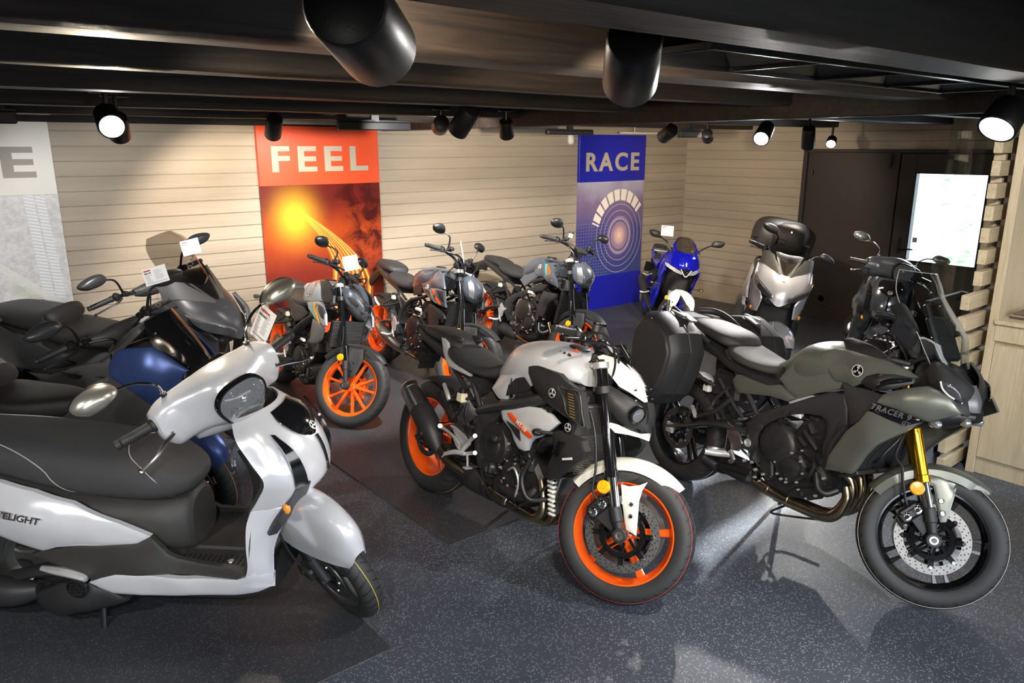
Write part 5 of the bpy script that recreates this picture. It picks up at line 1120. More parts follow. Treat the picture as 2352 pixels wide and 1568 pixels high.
def tracer():
    V = vehicle('motorcycle', 'matt grey-green touring motorcycle with tall screen, hard side cases and gold fork', 'motorcycle', 3.3873, 2.5925, -1.72128, 0.15114, 0.63432, 0.9782, 1.5000, 0.2995, 0.3175, 0.120, 0.180, 0.4363, 0.1080)
    S = V.S; R = V.root; L = V.L; V.phase = .15
    make_wheel(V, 'front', 'pairs', M_WHEELK, V.rf, V.wf, M=S, c=(L, V.rf), line=(M_TLINE_W, [-.036]), disc=(.149, .066, .112), dual=True)
    V.phase = 1.35; make_wheel(V, 'rear', 'pairs', M_WHEELK, V.rr, V.wr, c=(0, V.rr), line=(M_TLINE_W, [-.02]), disc=(.1225, .095, .085), sprocket=True)
    fk = fork(V, (1.20, 1.0), (1.402, .525), (1.462, .395), (1.50, .2995), .105, .0265, .0215, M_GOLD, M_CHROME, M=S)
    caliper(V, fk, (L, V.rf), 2.5, .149, -.085, S); caliper(V, fk, (L, V.rf), 2.5, .149, .085, S, s=1)
    mb = MB(); mb.prism([(1.46, .30), (1.49, .36), (1.465, .42), (1.41, .43), (1.36, .40), (1.33, .37), (1.35, .345), (1.40, .35)], -.083, -.098, bev=.003); mb.mirror(); mb.build('caliper_bracket', M_BLACKM, fk)
    mb = MB(); mb.lathe((1.385, -.125, .49), (0, -1, 0), [(0, -.006), (.027, -.006), (.03, 0), (.026, .006), (0, .007)], 6 * 4); mb.build('reflector', M_AMBER, fk)
    mb = MB(); mb.tube([(1.28, -.09, .70), (1.27, -.12, .60), (1.305, -.135, .56), (1.325, -.125, .50), (1.355, -.11, .43), (1.375, -.1, .40)], .006, 8, 6); mb.tube([(1.28, -.09, .70), (1.23, -.11, .60), (1.215, -.1, .56), (1.20, -.06, .54)], .006, 8, 5); mb.build('brake_hose', M_BLACK, fk)
    f = MB(); c = (L, V.rf); RF = V.rf + .018
    f.arc_shell(c, [(RF - .05, -.076), (RF - .02, -.075), (RF - .004, -.056), (RF + .004, -.025), (RF + .006, 0), (RF + .004, .025), (RF - .004, .056), (RF - .02, .075), (RF - .05, .076)], math.radians(155), math.radians(58), 30, th=.004, ends=lambda t: 1 - .75 * max(0, (t - .72) / .28) ** 1.7 - .2 * max(0, .2 - t) / .2)
    f.panel([(1.381, -0.078, 0.525), (1.417, -0.078, 0.563), (1.46, -0.08, 0.566), (1.523, -0.078, 0.556), (1.521, -0.08, 0.53), (1.53, -0.08, 0.544), (1.532, -0.084, 0.5), (1.531, -0.09, 0.436), (1.528, -0.094, 0.388), (1.507, -0.094, 0.38), (1.493, -0.092, 0.407), (1.475, -0.09, 0.454), (1.446, -0.084, 0.519)], th=.006, bulge=.004, rr=.008, both=True)
    fm = f.build('front_fender', M_TRAC, R, M=S)
    q = MB()
    for p in ((1.489, -0.094, 0.469), (1.507, -0.096, 0.42)): q.lathe(p, (0, -1, 0), [(.012, 0), (.010, .004), (.006, .003), (0, .003)], 14)
    q.mirror(); q.build('fender_screw', M_STEEL, fm)
    # bars
    hb = bars(V, [(1.03, -.42, 1.125), (1.07, -.29, 1.135), (1.13, -.14, 1.11), (1.155, -.05, 1.08), (1.155, 0, 1.08)], S)
    q = MB(); q.box((1.155, 0, 1.045), (.045, .12, .06), bev=.01); q.build('handlebar_clamp', M_BLACKM, hb)
    q = MB(); q.box((1.16, -.22, 1.175), (.035, .05, .035), bev=.01); q.cyl((1.16, -.22, 1.19), (1.16, -.22, 1.215), .024, .024, 12, bev=.003, mi=1); q.build('fluid_reservoir', [M_FLUID, M_BLACK], hb)
    q = MB(); q.tube([(1.03, -.445, 1.125), (1.08, -.44, 1.13), (1.15, -.36, 1.12), (1.18, -.26, 1.08)], [.017, .016, .018, .014], 10, 5, flat=.7)
    q.surf([[(1.075, -.43, 1.175), (1.12, -.36, 1.21), (1.165, -.27, 1.19)], [(1.11, -.44, 1.13), (1.165, -.365, 1.15), (1.215, -.26, 1.12)], [(1.10, -.42, 1.06), (1.15, -.35, 1.06), (1.205, -.27, 1.04)]], 4, th=.008); q.mirror(); q.build('hand_guard', M_BLACK, hb)
    q = MB()
    for a in ([(1.12, -.26, 1.13), (1.22, -.2, 1.12), (1.26, -.1, 1.0), (1.22, -.05, .85)], [(1.1, -.2, 1.11), (1.2, -.14, 1.02), (1.22, -.06, .92), (1.18, -.03, .8)], [(1.13, .2, 1.12), (1.24, .1, 1.08), (1.25, 0, .98), (1.2, .02, .85)], [(1.1, -.12, 1.1), (1.14, -.16, 1.0), (1.2, -.1, .92), (1.22, -.05, .82)], [(1.13, -.05, 1.1), (1.25, -.05, 1.1), (1.28, .0, 1.0), (1.22, .04, .9)]): q.tube(a, .0055, 8, 6)
    q.build('cable', M_BLACK, hb)
    mirror(V, (1.10, -.20, 1.15), (1.16, -.26, 1.22), (1.15, -.30, 1.235), S, size=(.07, .018, .045), shape='kite', roll=.1) if False else None
    # cockpit and screen
    c_ = MB(); c_.box((1.26, 0, 1.10), (.03, .2, .13), rot=Matrix.Rotation(-.9, 3, 'Y'), bev=.012); c_.tube([(1.22, -.06, .96), (1.30, -.07, 1.05), (1.36, -.06, 1.08)], .012, 8, 4); c_.tube([(1.22, .06, .96), (1.30, .07, 1.05), (1.36, .06, 1.08)], .012, 8, 4)
    c_.box((1.36, 0, 1.16), (.03, .16, .2), rot=Matrix.Rotation(-.5, 3, 'Y'), bev=.01); c_.box((1.34, -.06, 1.2), (.025, .03, .22), rot=Matrix.Rotation(-.5, 3, 'Y'), bev=.006); c_.box((1.34, .06, 1.2), (.025, .03, .22), rot=Matrix.Rotation(-.5, 3, 'Y'), bev=.006)
    c_.tube([(1.3, -.1, 1.03), (1.25, -.13, 1.035), (1.2, -.14, 1.03)], .012, 8, 4); c_.build('instrument_panel', M_BLACKM, R)
    w = MB(); rowsR = [(1.212, -0.13, 1.424), (1.236, -0.155, 1.372), (1.257, -0.17, 1.327), (1.346, -0.185, 1.247), (1.424, -0.18, 1.18), (1.423, -0.15, 1.129), (1.419, -0.12, 1.078)]; rowsL = [(1.218, 0.13, 1.432), (1.235, 0.155, 1.385), (1.26, 0.17, 1.323), (1.296, 0.185, 1.252), (1.348, 0.18, 1.184), (1.404, 0.15, 1.113), (1.465, 0.12, 1.034)]
    rows = []
    for a, b in zip(rowsR, rowsL):
        x = (a[0] + b[0]) / 2; z = (a[2] + b[2]) / 2; hw = abs(a[1]); t = len(rows) / 6
        rows.append((x, z, hw))
    zs = np.linspace(rows[0][1], rows[-1][1], 7); W = [.12, .155, .17, .185, .175, .15, .12]; X = [r[0] for r in rows]
    G = []
    for i in range(7):
        x = (rowsR[i][0] + rowsL[i][0]) / 2; z = (rowsR[i][2] + rowsL[i][2]) / 2; G.append([(x - .045, -W[i], z), (x + .005, -W[i] * .75, z), (x + .035, -W[i] * .35, z), (x + .042, 0, z), (x + .035, W[i] * .35, z), (x + .005, W[i] * .75, z), (x - .045, W[i], z)])
    w.surf(G, 3, th=.004); sc_ = w.build('windscreen', M_CLSCR, R)
    for c_ in (0, 6): w = MB(); w.tube([g[c_] for g in G], .0018 if c_ == 0 else .0034, 6, 4); w.build('screen_edge', mat('pale screen edge', (.38, .39, .37), .15, coat=1), sc_)
    w = MB(); w.tube(G[0], .0015, 6, 4); w.build('screen_edge', MATS['pale screen edge'], sc_)
    # nose cowl, lamps
    n_ = MB(); n_.panel([(1.381, -0.13, 1.023), (1.41, -0.14, 1.063), (1.434, -0.14, 1.076), (1.472, -0.12, 1.056), (1.515, -0.09, 1.026), (1.538, -0.055, 0.996), (1.551, -0.02, 0.954), (1.567, -0.01, 0.886), (1.568, -0.02, 0.861), (1.557, -0.08, 0.878), (1.525, -0.12, 0.903), (1.481, -0.15, 0.936), (1.432, -0.155, 0.968)], ridge=[(1.502, -0.145, 0.987), (1.54, -0.105, 0.953)], th=.03, bulge=.008, rr=.014, both=True)
    n_.loft([(1.34, 0, .12, .90, .98, 1.06, 3, 3), (1.42, 0, .12, .88, .96, 1.06, 3, 3), (1.50, 0, .09, .87, .93, 1.0, 3, 3), (1.55, 0, .04, .86, .90, .95, 3, 3)], 24, 3)
    nc = n_.build('nose_cowl', M_BLACKM, R)
    q = MB(); q.panel([(1.478, -0.17, 1.008), (1.487, -0.168, 1.01), (1.52, -0.15, 0.997), (1.542, -0.125, 0.971), (1.555, -0.105, 0.934), (1.541, -0.125, 0.94), (1.512, -0.15, 0.954), (1.494, -0.165, 0.976)], th=.006, bulge=.003, rr=.006, both=True, step=.014); q.build('headlight', M_LENSK, nc)
    q = MB(); q.tube([(1.484, -0.176, 1.005), (1.497, -0.172, 0.977), (1.516, -0.158, 0.957), (1.536, -0.14, 0.943)], .004, 8, 5); q.mirror(); q.build('running_light', M_WHITEPL, nc)
    q = MB(); 
    for s in (-1, 1): q.ell((1.49, s * .11, .955), (.02, .022, .018), n=14); q.ell((1.53, s * .075, .925), (.014, .018, .014), n=12)
    q.build('lamp_lens', M_REFL, nc)
    q = MB(); q.surf([[(1.515, -.05, .995), (1.535, 0, 1.0), (1.515, .05, .995)], [(1.55, -.055, .93), (1.57, 0, .93), (1.55, .055, .93)], [(1.56, -.03, .86), (1.575, 0, .855), (1.56, .03, .86)]], 4, th=.01); q.build('nose_strip', M_GREYL, nc)
    q = MB(); q.loft([(1.30, 0, .16, .74, .80, .85, 3, 2.4), (1.42, 0, .14, .77, .83, .88, 3, 2.4), (1.52, 0, .09, .82, .86, .90, 3, 2.4), (1.58, 0, .03, .85, .87, .89, 3, 2.4)], 24, 4); lc = q.build('lower_cowl', M_BLACK, R)
    q = MB(); q.ell((1.489, -0.15, 0.825), (.03, .02, .02), n=14); q.ell((1.557, -0.05, 0.847), (.022, .02, .02), n=14); q.mirror(); q.build('fog_lamp', M_REFL, lc)
    # tank
    t = MB(); t.loft([(.60, 0, .09, .76, .82, .87, 2.6, 2.4), (.68, 0, .125, .75, .84, .925, 2.6, 2.4), (.76, 0, .155, .75, .88, 1.0, 2.6, 2.4), (.86, 0, .18, .78, .92, 1.04, 2.6, 2.5), (.96, 0, .19, .82, .94, 1.045, 2.6, 2.5), (1.06, 0, .18, .85, .94, 1.03, 2.6, 2.5), (1.14, 0, .15, .87, .94, 1.0, 2.6, 2.5)], 40, 5)
    tk = t.build('fuel_tank', M_TRAC, R)
    q = MB(); q.panel([(0.697, -0.165, 0.807), (0.727, -0.15, 0.877), (0.746, -0.15, 0.93), (0.81, -0.15, 0.977), (0.882, -0.17, 0.994), (0.925, -0.18, 0.973), (0.972, -0.185, 0.913), (1.017, -0.19, 0.884), (1.064, -0.195, 0.887), (1.052, -0.19, 0.853), (0.94, -0.185, 0.801), (0.828, -0.18, 0.741), (0.764, -0.17, 0.762)], th=.02, bulge=.006, rr=.016, both=True)
    q.panel([(0.92, -0.185, 0.982), (0.939, -0.18, 1.009), (0.969, -0.17, 1.024), (1.053, -0.165, 1.033), (1.225, -0.17, 1.031), (1.311, -0.16, 1.015), (1.366, -0.15, 0.991), (1.361, -0.18, 0.976), (1.311, -0.215, 0.954), (1.243, -0.225, 0.936), (1.168, -0.22, 0.91), (1.133, -0.215, 0.886), (1.082, -0.205, 0.892), (1.023, -0.2, 0.886), (0.968, -0.19, 0.922)], ridge=[(1.118, -0.215, 0.951)], th=.02, bulge=.008, rr=.016, both=True)
    q.build('tank_side_panel', M_TRAC, tk)
    q = MB(); q.panel([(0.952, -0.1, 1.073), (0.995, -0.1, 1.084), (1.075, -0.12, 1.081), (1.137, -0.13, 1.073), (1.244, -0.14, 1.036), (1.344, -0.145, 1), (1.31, -0.155, 1.008), (1.17, -0.16, 1.018), (1.066, -0.15, 1.025), (1, -0.13, 1.032)], th=.012, bulge=.004, rr=.01, both=True); q.lathe((.97, 0, 1.042), (.05, 0, 1), [(.05, 0), (.05, .006), (.04, .01), (0, .01)], 28); q.build('tank_top_cover', M_BLACKM, tk)
    emblem(V, (1.147, -0.227, 0.964), .027, tk, nrm=(.05, -1, .12))
    q = MB(); q.panel([(1.17, -0.225, 0.916), (1.19, -0.228, 0.95), (1.234, -0.225, 0.973), (1.301, -0.21, 0.987), (1.376, -0.17, 0.988), (1.377, -0.18, 0.967), (1.327, -0.215, 0.93), (1.264, -0.23, 0.903), (1.214, -0.23, 0.901)], ridge=[(1.256, -0.25, 0.949)], th=.02, bulge=.006, rr=.01, both=True)
    ds = q.build('deflector', M_BLACKM, tk)
    q = MB(); q.tube([(1.257, -0.24, 0.917), (1.29, -0.24, 0.948), (1.337, -0.215, 0.97), (1.375, -0.19, 0.982)], [.006, .012, .012, .006], 8, 4); q.build('deflector_recess', M_GLOSSK, ds)
    # side fairing
    f = MB(); f.panel([(1.298, -0.25, 0.897), (1.334, -0.24, 0.923), (1.4, -0.22, 0.956), (1.447, -0.2, 0.975), (1.488, -0.19, 0.966), (1.538, -0.175, 0.94), (1.582, -0.155, 0.895), (1.543, -0.17, 0.87), (1.48, -0.2, 0.833), (1.43, -0.225, 0.841), (1.367, -0.25, 0.854), (1.287, -0.265, 0.859)], ridge=[(1.383, -0.25, 0.905), (1.471, -0.215, 0.912)], th=.02, bulge=.008, rr=.016, both=True)
    f.panel([(1.277, -0.262, 0.851), (1.372, -0.25, 0.833), (1.437, -0.232, 0.829), (1.463, -0.22, 0.824), (1.423, -0.235, 0.775), (1.358, -0.26, 0.712), (1.323, -0.268, 0.676), (1.281, -0.26, 0.613), (1.243, -0.25, 0.528), (1.229, -0.248, 0.511), (1.091, -0.23, 0.481), (1.096, -0.235, 0.545), (1.139, -0.24, 0.641), (1.163, -0.245, 0.689), (1.222, -0.26, 0.753)], ridge=[(1.313, -0.27, 0.721), (1.222, -0.255, 0.631)], th=.02, bulge=.008, rr=.016, both=True)
    fr = f.build('side_fairing', M_TRAC, R)
    q = MB(); q.panel([(1.297, -0.272, 0.86), (1.375, -0.262, 0.852), (1.44, -0.242, 0.842), (1.48, -0.222, 0.833), (1.424, -0.245, 0.798), (1.376, -0.26, 0.802), (1.281, -0.27, 0.815), (1.26, -0.268, 0.813)], th=.01, bulge=.003, rr=.006, both=True, step=.016)
    a = Vector((1.294, -0.283, 0.84)); b = Vector((1.457, -0.252, 0.832)); pb = q.build('name_strip', M_GLOSSK, fr)
    t_ = decal_mb('TRACER 9', .034, (a + b) / 2 + Vector((-.012, -.008, .004)), b - a, (.3, 0, 1), ext=.0008, bold=.0008, space=1.12, shear=.25); t_.build('lettering', M_GREYL, pb)
    t_ = decal_mb('GT', .024, Vector((1.45, -0.256, 0.816)) + Vector((-.02, -.006, -.006)), b - a, (.3, 0, 1), ext=.0008, bold=.0006, shear=.25); t_.build('lettering', M_GREYL, pb)
    q = MB(); q.panel([(1.067, -0.2, 0.89), (1.131, -0.212, 0.886), (1.201, -0.225, 0.895), (1.26, -0.235, 0.893), (1.293, -0.24, 0.893), (1.279, -0.25, 0.853), (1.26, -0.255, 0.817), (1.216, -0.25, 0.751), (1.175, -0.235, 0.722), (1.146, -0.225, 0.762), (1.1, -0.21, 0.827)], th=.012, bulge=.003, rr=.01, both=True); q.build('inner_fairing', M_GREYM, R)
    q = MB(); q.tube([(1.13, -.20, .70), (1.085, -.205, .60), (1.075, -.20, .52), (1.065, -.19, .475)], .013, 10, 5); q.panel([(1.059, -0.2, 0.57), (1.088, -0.2, 0.731), (1.121, -0.205, 0.714), (1.127, -0.205, 0.675), (1.096, -0.2, 0.604), (1.076, -0.2, 0.545)], th=.02, bulge=.006, rr=.01); q.mirror(); q.build('air_duct', M_BLACKM, R)
    q = MB(); q.box((1.22, 0, .62), (.03, .34, .28), rot=Matrix.Rotation(.25, 3, 'Y'), bev=.004); q.box((1.19, 0, .49), (.10, .40, .02), rot=Matrix.Rotation(-.5, 3, 'Y'), bev=.004); q.build('radiator', M_BLACKM, R)
    # side cover below the seat
    q = MB(); q.panel([(0.39, -0.15, 0.716), (0.414, -0.15, 0.755), (0.444, -0.152, 0.763), (0.632, -0.17, 0.756), (0.711, -0.175, 0.78), (0.78, -0.18, 0.756), (0.827, -0.182, 0.741), (0.785, -0.182, 0.714), (0.675, -0.175, 0.709), (0.588, -0.165, 0.692), (0.456, -0.155, 0.663), (0.418, -0.15, 0.676)], th=.02, bulge=.006, rr=.012, both=True); q.build('side_cover', M_TRAC, R)
    # seats, tail, rack
    s_ = MB(); s_.loft([(.27, 0, .08, .84, .87, .91, 2.5, 2.4), (.31, 0, .14, .82, .86, .915, 2.5, 2.6), (.40, 0, .165, .80, .84, .885, 2.5, 2.8), (.50, 0, .155, .79, .825, .862, 2.5, 2.8), (.60, 0, .12, .79, .825, .865, 2.5, 2.6), (.68, 0, .08, .80, .84, .90, 2.5, 2.4)], 36, 5); s_.build('seat', M_SEATG, R)
    s_ = MB(); s_.loft([(-.02, 0, .09, .93, .96, .985, 2.5, 2.5), (.04, 0, .135, .91, .95, .99, 2.5, 2.7), (.15, 0, .15, .89, .93, .98, 2.5, 2.7), (.25, 0, .15, .87, .91, .965, 2.5, 2.7), (.31, 0, .12, .86, .90, .945, 2.5, 2.5), (.35, 0, .08, .86, .885, .91, 2.5, 2.4)], 36, 5); s_.build('pillion_seat', M_SEAT, R)
    t = MB(); t.loft([(-.26, 0, .05, .86, .89, .92, 3, 3), (-.16, 0, .09, .86, .90, .935, 3, 3), (0, 0, .13, .83, .88, .92, 3, 3), (.2, 0, .15, .80, .84, .88, 3, 3), (.42, 0, .15, .75, .79, .81, 3, 3), (.6, 0, .13, .74, .78, .80, 3, 3), (.68, 0, .10, .76, .79, .81, 3, 3)], 28, 4)
    t.panel([(0.153, -0.16, 0.867), (0.208, -0.16, 0.873), (0.319, -0.165, 0.827), (0.42, -0.165, 0.788), (0.522, -0.165, 0.791), (0.67, -0.16, 0.791), (0.68, -0.13, 0.865), (0.698, -0.135, 0.864), (0.706, -0.17, 0.784), (0.634, -0.172, 0.757), (0.455, -0.165, 0.768), (0.374, -0.16, 0.77), (0.255, -0.16, 0.812)], th=.02, bulge=.003, rr=.008, both=True)
    tl = t.build('tail_fairing', M_BLACKM, R)
    q = MB(); q.tube([(.20, -.17, .88), (.10, -.19, .93), (-.02, -.19, .985), (-.12, -.17, 1.01), (-.18, -.10, 1.005)], [.012, .014, .016, .016, .013], 10, 5, flat=1.3); q.mirror(); q.build('grab_rail', M_BLACKM, R)
    q = MB(); q.box((-.14, 0, .975), (.16, .18, .02), rot=Matrix.Rotation(.05, 3, 'Y'), bev=.006); q.box((-.1, -.12, .98), (.12, .05, .025), bev=.006); q.box((-.1, .12, .98), (.12, .05, .025), bev=.006); q.build('rear_rack', M_GREYL, R)
    q = MB(); q.box((-.27, 0, .89), (.03, .14, .05), bev=.01); q.build('tail_light', M_RED, tl)
    q = MB(); q.box((-.30, 0, .78), (.05, .1, .16), rot=Matrix.Rotation(.5, 3, 'Y'), bev=.01); q.box((-.37, 0, .66), (.01, .18, .12), rot=Matrix.Rotation(.3, 3, 'Y'), bev=.003); q.build('plate_holder', M_BLACK, R)
    # hard cases
    for s in (-1, 1):
        c_ = MB(); O_ = [(-.115, .80), (-.115, .92), (-.06, 1.005), (.03, 1.02), (.12, .98), (.20, .93), (.245, .83), (.23, .72), (.18, .58), (.08, .50), (-.03, .52), (-.09, .62)]
        def ring(k, y, cx=.06, cz=.77): return [(cx + (x - cx) * k, y * s, cz + (z - cz) * k) for x, z in O_]
        r_ = [ring(.86, .215), ring(.97, .235), ring(1.0, .27), ring(1.0, .335), ring(.985, .340), ring(.985, .346), ring(1.0, .351), ring(.99, .40), ring(.93, .44), ring(.86, .462), ring(.80, .468)]
        c_.rings(r_); o = c_.build('side_case', M_BLACKM, R, smooth=28)
        q = MB(); q.rings([[(x, .455 * s, z) for x, _, z in ring(.84, 0)], [(x, .472 * s, z) for x, _, z in ring(.84, 0)], [(x, .480 * s, z) for x, _, z in ring(.79, 0)]]); q.build('case_lid', M_GREYL if False else M_GREYM, o, smooth=28)
        q = MB(); q.box((.06, .30 * s, 1.01), (.12, .03, .02), bev=.004, rot=Matrix.Rotation(.15, 3, 'Y')); q.box((.10, .26 * s, 1.0), (.10, .05, .012), bev=.003, rot=Matrix.Rotation(.3, 3, 'Y')); q.build('case_handle', M_GREYL, o)
    q = MB(); q.tube([(.15, -.20, .90), (.12, -.21, .80), (.20, -.21, .70), (.30, -.17, .66)], .010, 8, 4); q.mirror(); q.build('case_mount', M_BLACKM, R)
    # frame
    f = MB(); f.panel([(0.549, -0.165, 0.529), (0.619, -0.175, 0.599), (0.722, -0.185, 0.662), (0.817, -0.19, 0.715), (0.914, -0.19, 0.773), (1.018, -0.19, 0.829), (1.082, -0.195, 0.837), (1.117, -0.2, 0.782), (1.136, -0.205, 0.708), (1.111, -0.2, 0.66), (1.092, -0.195, 0.582), (1.073, -0.19, 0.502), (1.042, -0.19, 0.512), (1.025, -0.19, 0.558), (1.033, -0.19, 0.623), (1.024, -0.19, 0.682), (0.991, -0.19, 0.702), (0.91, -0.19, 0.69), (0.83, -0.19, 0.661), (0.746, -0.185, 0.615), (0.686, -0.18, 0.568), (0.65, -0.175, 0.528), (0.633, -0.17, 0.465), (0.64, -0.165, 0.386), (0.666, -0.16, 0.349), (0.614, -0.16, 0.33), (0.58, -0.16, 0.399), (0.555, -0.162, 0.461)], th=.03, bulge=.008, rr=.014, both=True)
    for s in (-1, 1):
        f.cyl((.57, s * .12, .58), (.30, s * .13, .86), .016, .016, 10); f.cyl((.60, s * .13, .56), (.46, s * .14, .72), .014, .014, 10); f.tube([(.30, s * .15, .70), (.42, s * .15, .60), (.50, s * .14, .54)], .01, 8, 4)
        for p, r in (((.665, .545), .018), ((.80, .665), .013), ((.845, .675), .010), ((1.055, .50), .018)): f.lathe((p[0], s * .197, p[1]), (0, s, 0), [(r, 0), (r * .9, .006), (r * .45, .006), (r * .4, .001), (0, .001)], 16)
        f.lathe((.585, s * .168, .43), (0, s, 0), [(.022, 0), (.020, .006), (.011, .006), (.010, .001), (0, .001)], 16, mi=1)
        for p in ((.60, .37), (.63, .34), (.66, .31), (.58, .33)): bolt(f, (p[0], s * .155, p[1]), .008, .014, (0, s, 0), mi=1)
    f.build('frame', [M_GREYM, M_ALU], R)
    # swingarm
    w = MB()
    for s in (-1, 1):
        w.tube([(.55, s * .115, .475), (.42, s * .145, .475), (.30, s * .15, .445), (.15, s * .145, .385), (0, s * .135, .335), (-.03, s * .135, .33)], [.06, .075, .07, .056, .044, .040], 12, 6, flat=.28)
        w.box((0, s * .155, .325), (.055, .02, .06), bev=.003, mi=1); w.lathe((.005, s * .165, .325), (0, s, 0), [(.015, 0), (.014, .008), (.006, .008), (.006, 0), (0, 0)], 12, mi=1)
    w.box((.42, 0, .46), (.08, .26, .09), bev=.02); sw = w.build('swingarm', [M_GREYM, M_ALU], R)
    q = MB(); q.arc_shell((0, V.rr), [(V.rr + .005, -.10), (V.rr + .02, -.07), (V.rr + .024, 0), (V.rr + .02, .07), (V.rr + .005, .10)], math.radians(110), math.radians(25), 16); q.build('rear_hugger', M_BLACKM, sw)
    mb = MB(); mb.box((.03, -.10, .43), (.07, .05, .055), bev=.012); mb.tube([(.05, -.12, .44), (.15, -.16, .46), (.3, -.16, .52), (.36, -.15, .60)], .005, 6, 5); mb.build('rear_caliper', M_BLACK, sw)
    q = MB(); q.tube([(.0, .14, .43), (.3, .145, .47), (.5, .14, .49), (.52, .14, .42), (.3, .145, .35), (0, .14, .22)], .006, 6, 3); q.build('chain', M_BLACKM, sw)
    q = MB(); q.box((.20, -.12, .62), (.045, .035, .04), bev=.005); q.cyl((.20, -.12, .63), (.20, -.12, .665), .018, .018, 12, mi=1, bev=.002); q.build('rear_fluid_reservoir', [M_WHITEPL, M_BLACK], R)
    en = triple_engine(V)
    t_ = decal_mb('YAMAHA', .016, (.865, -.183, .395), (1, 0, .1), (0, 0, 1), ext=.0008); t_.build('lettering', M_ENGG, en)
    x = header_pipes(V, [(1.09, 0, .46), (1.135, 0, .42), (1.15, -.02, .34), (1.11, -.05, .26), (1.0, -.07, .215), (.90, -.08, .212)], (-.09, 0, .09), .021)
    ex = x.build('exhaust', M_HEADER, R)
    x = MB(); x.tube([(1.13, -.10, .40), (1.148, -.10, .34), (1.11, -.10, .255), (1.04, -.095, .222), (.90, -.09, .212), (.82, -.085, .208), (.66, -.08, .215), (.56, -.06, .23)], [.02, .024, .03, .036, .036, .034, .034, .03], 16, 5); x.cyl((.835, -.085, .21), (.85, -.085, .21), .039, .039, 18, bev=.002); x.cyl((.70, -.08, .213), (.72, -.08, .213), .038, .038, 18, bev=.002); x.build('collector_pipe', M_HEADER, ex)
    x = MB(); x.box((.48, -.02, .25), (.26, .20, .13), bev=.03); x.cyl((.38, -.12, .22), (.30, -.16, .25), .03, .026, 16); x.build('muffler', M_BLACKM, ex)
    # foot controls, stands
    q = MB(); q.panel([(0.444, -0.19, 0.506), (0.485, -0.19, 0.492), (0.545, -0.19, 0.459), (0.564, -0.19, 0.419), (0.551, -0.19, 0.373), (0.501, -0.19, 0.362), (0.493, -0.19, 0.394), (0.458, -0.19, 0.43)], th=.01, bulge=.002, rr=.004, step=.014); q.tube([(.50, -.19, .36), (.53, -.19, .32), (.51, -.19, .30)], .012, 8, 3)
    q.mirror(); q.build('heel_plate', M_TI, R)
    q = MB(); q.tube([(.50, -.185, .335), (.44, -.22, .325), (.40, -.27, .325)], [.016, .018, .017], 10, 4); q.box((.44, -.225, .345), (.10, .05, .012), rot=Matrix.Rotation(.9, 3, 'Z'), bev=.004); q.mirror(); q.build('rider_footpeg', [M_ALU], R)
    q = MB(); q.tube([(0.415, -0.15, 0.628), (0.387, -0.16, 0.59), (0.334, -0.17, 0.527), (0.272, -0.18, 0.49), (0.223, -0.19, 0.463)], [.012, .013, .013, .011, .010], 8, 4); q.tube([(0.38, -0.15, 0.677), (0.342, -0.155, 0.631), (0.304, -0.16, 0.578), (0.305, -0.17, 0.548)], .009, 8, 4); q.mirror(); q.build('pillion_bracket', M_BLACKM, R)
    q = MB(); q.tube([(0.159, -0.17, 0.504), (0.199, -0.19, 0.48), (0.226, -0.2, 0.458)], [.012, .015, .013], 8, 4, flat=.6); q.mirror(); q.build('pillion_footpeg', M_ALU, R)
    q = MB(); q.tube([(.33, .12, .20), (.36, 0, .165), (.33, -.12, .20), (.45, -.14, .245), (.62, -.12, .27)], .013, 8, 3); q.tube([(.28, -.14, .235), (.34, -.13, .20)], .013, 8, 2); q.box((.52, -.145, .262), (.22, .02, .03), rot=Matrix.Rotation(-.15, 3, 'Y'), bev=.004); q.build('centre_stand', M_BLACK, R)
    side_stand(V, (.62, .12, .24), (.52, .28, .045))
    q = MB(); q.tube([(.80, -.06, .16), (.74, -.08, .10), (.78, .0, .09), (.92, .08, .12)], .006, 8, 3); q.build('stand_foot', M_BLACK, R)
    t = MB(); t.box((.30, 0, .66), (.2, .2, .16), bev=.02); t.build('battery_box', M_BLACKM, R)
    return V
tracer()

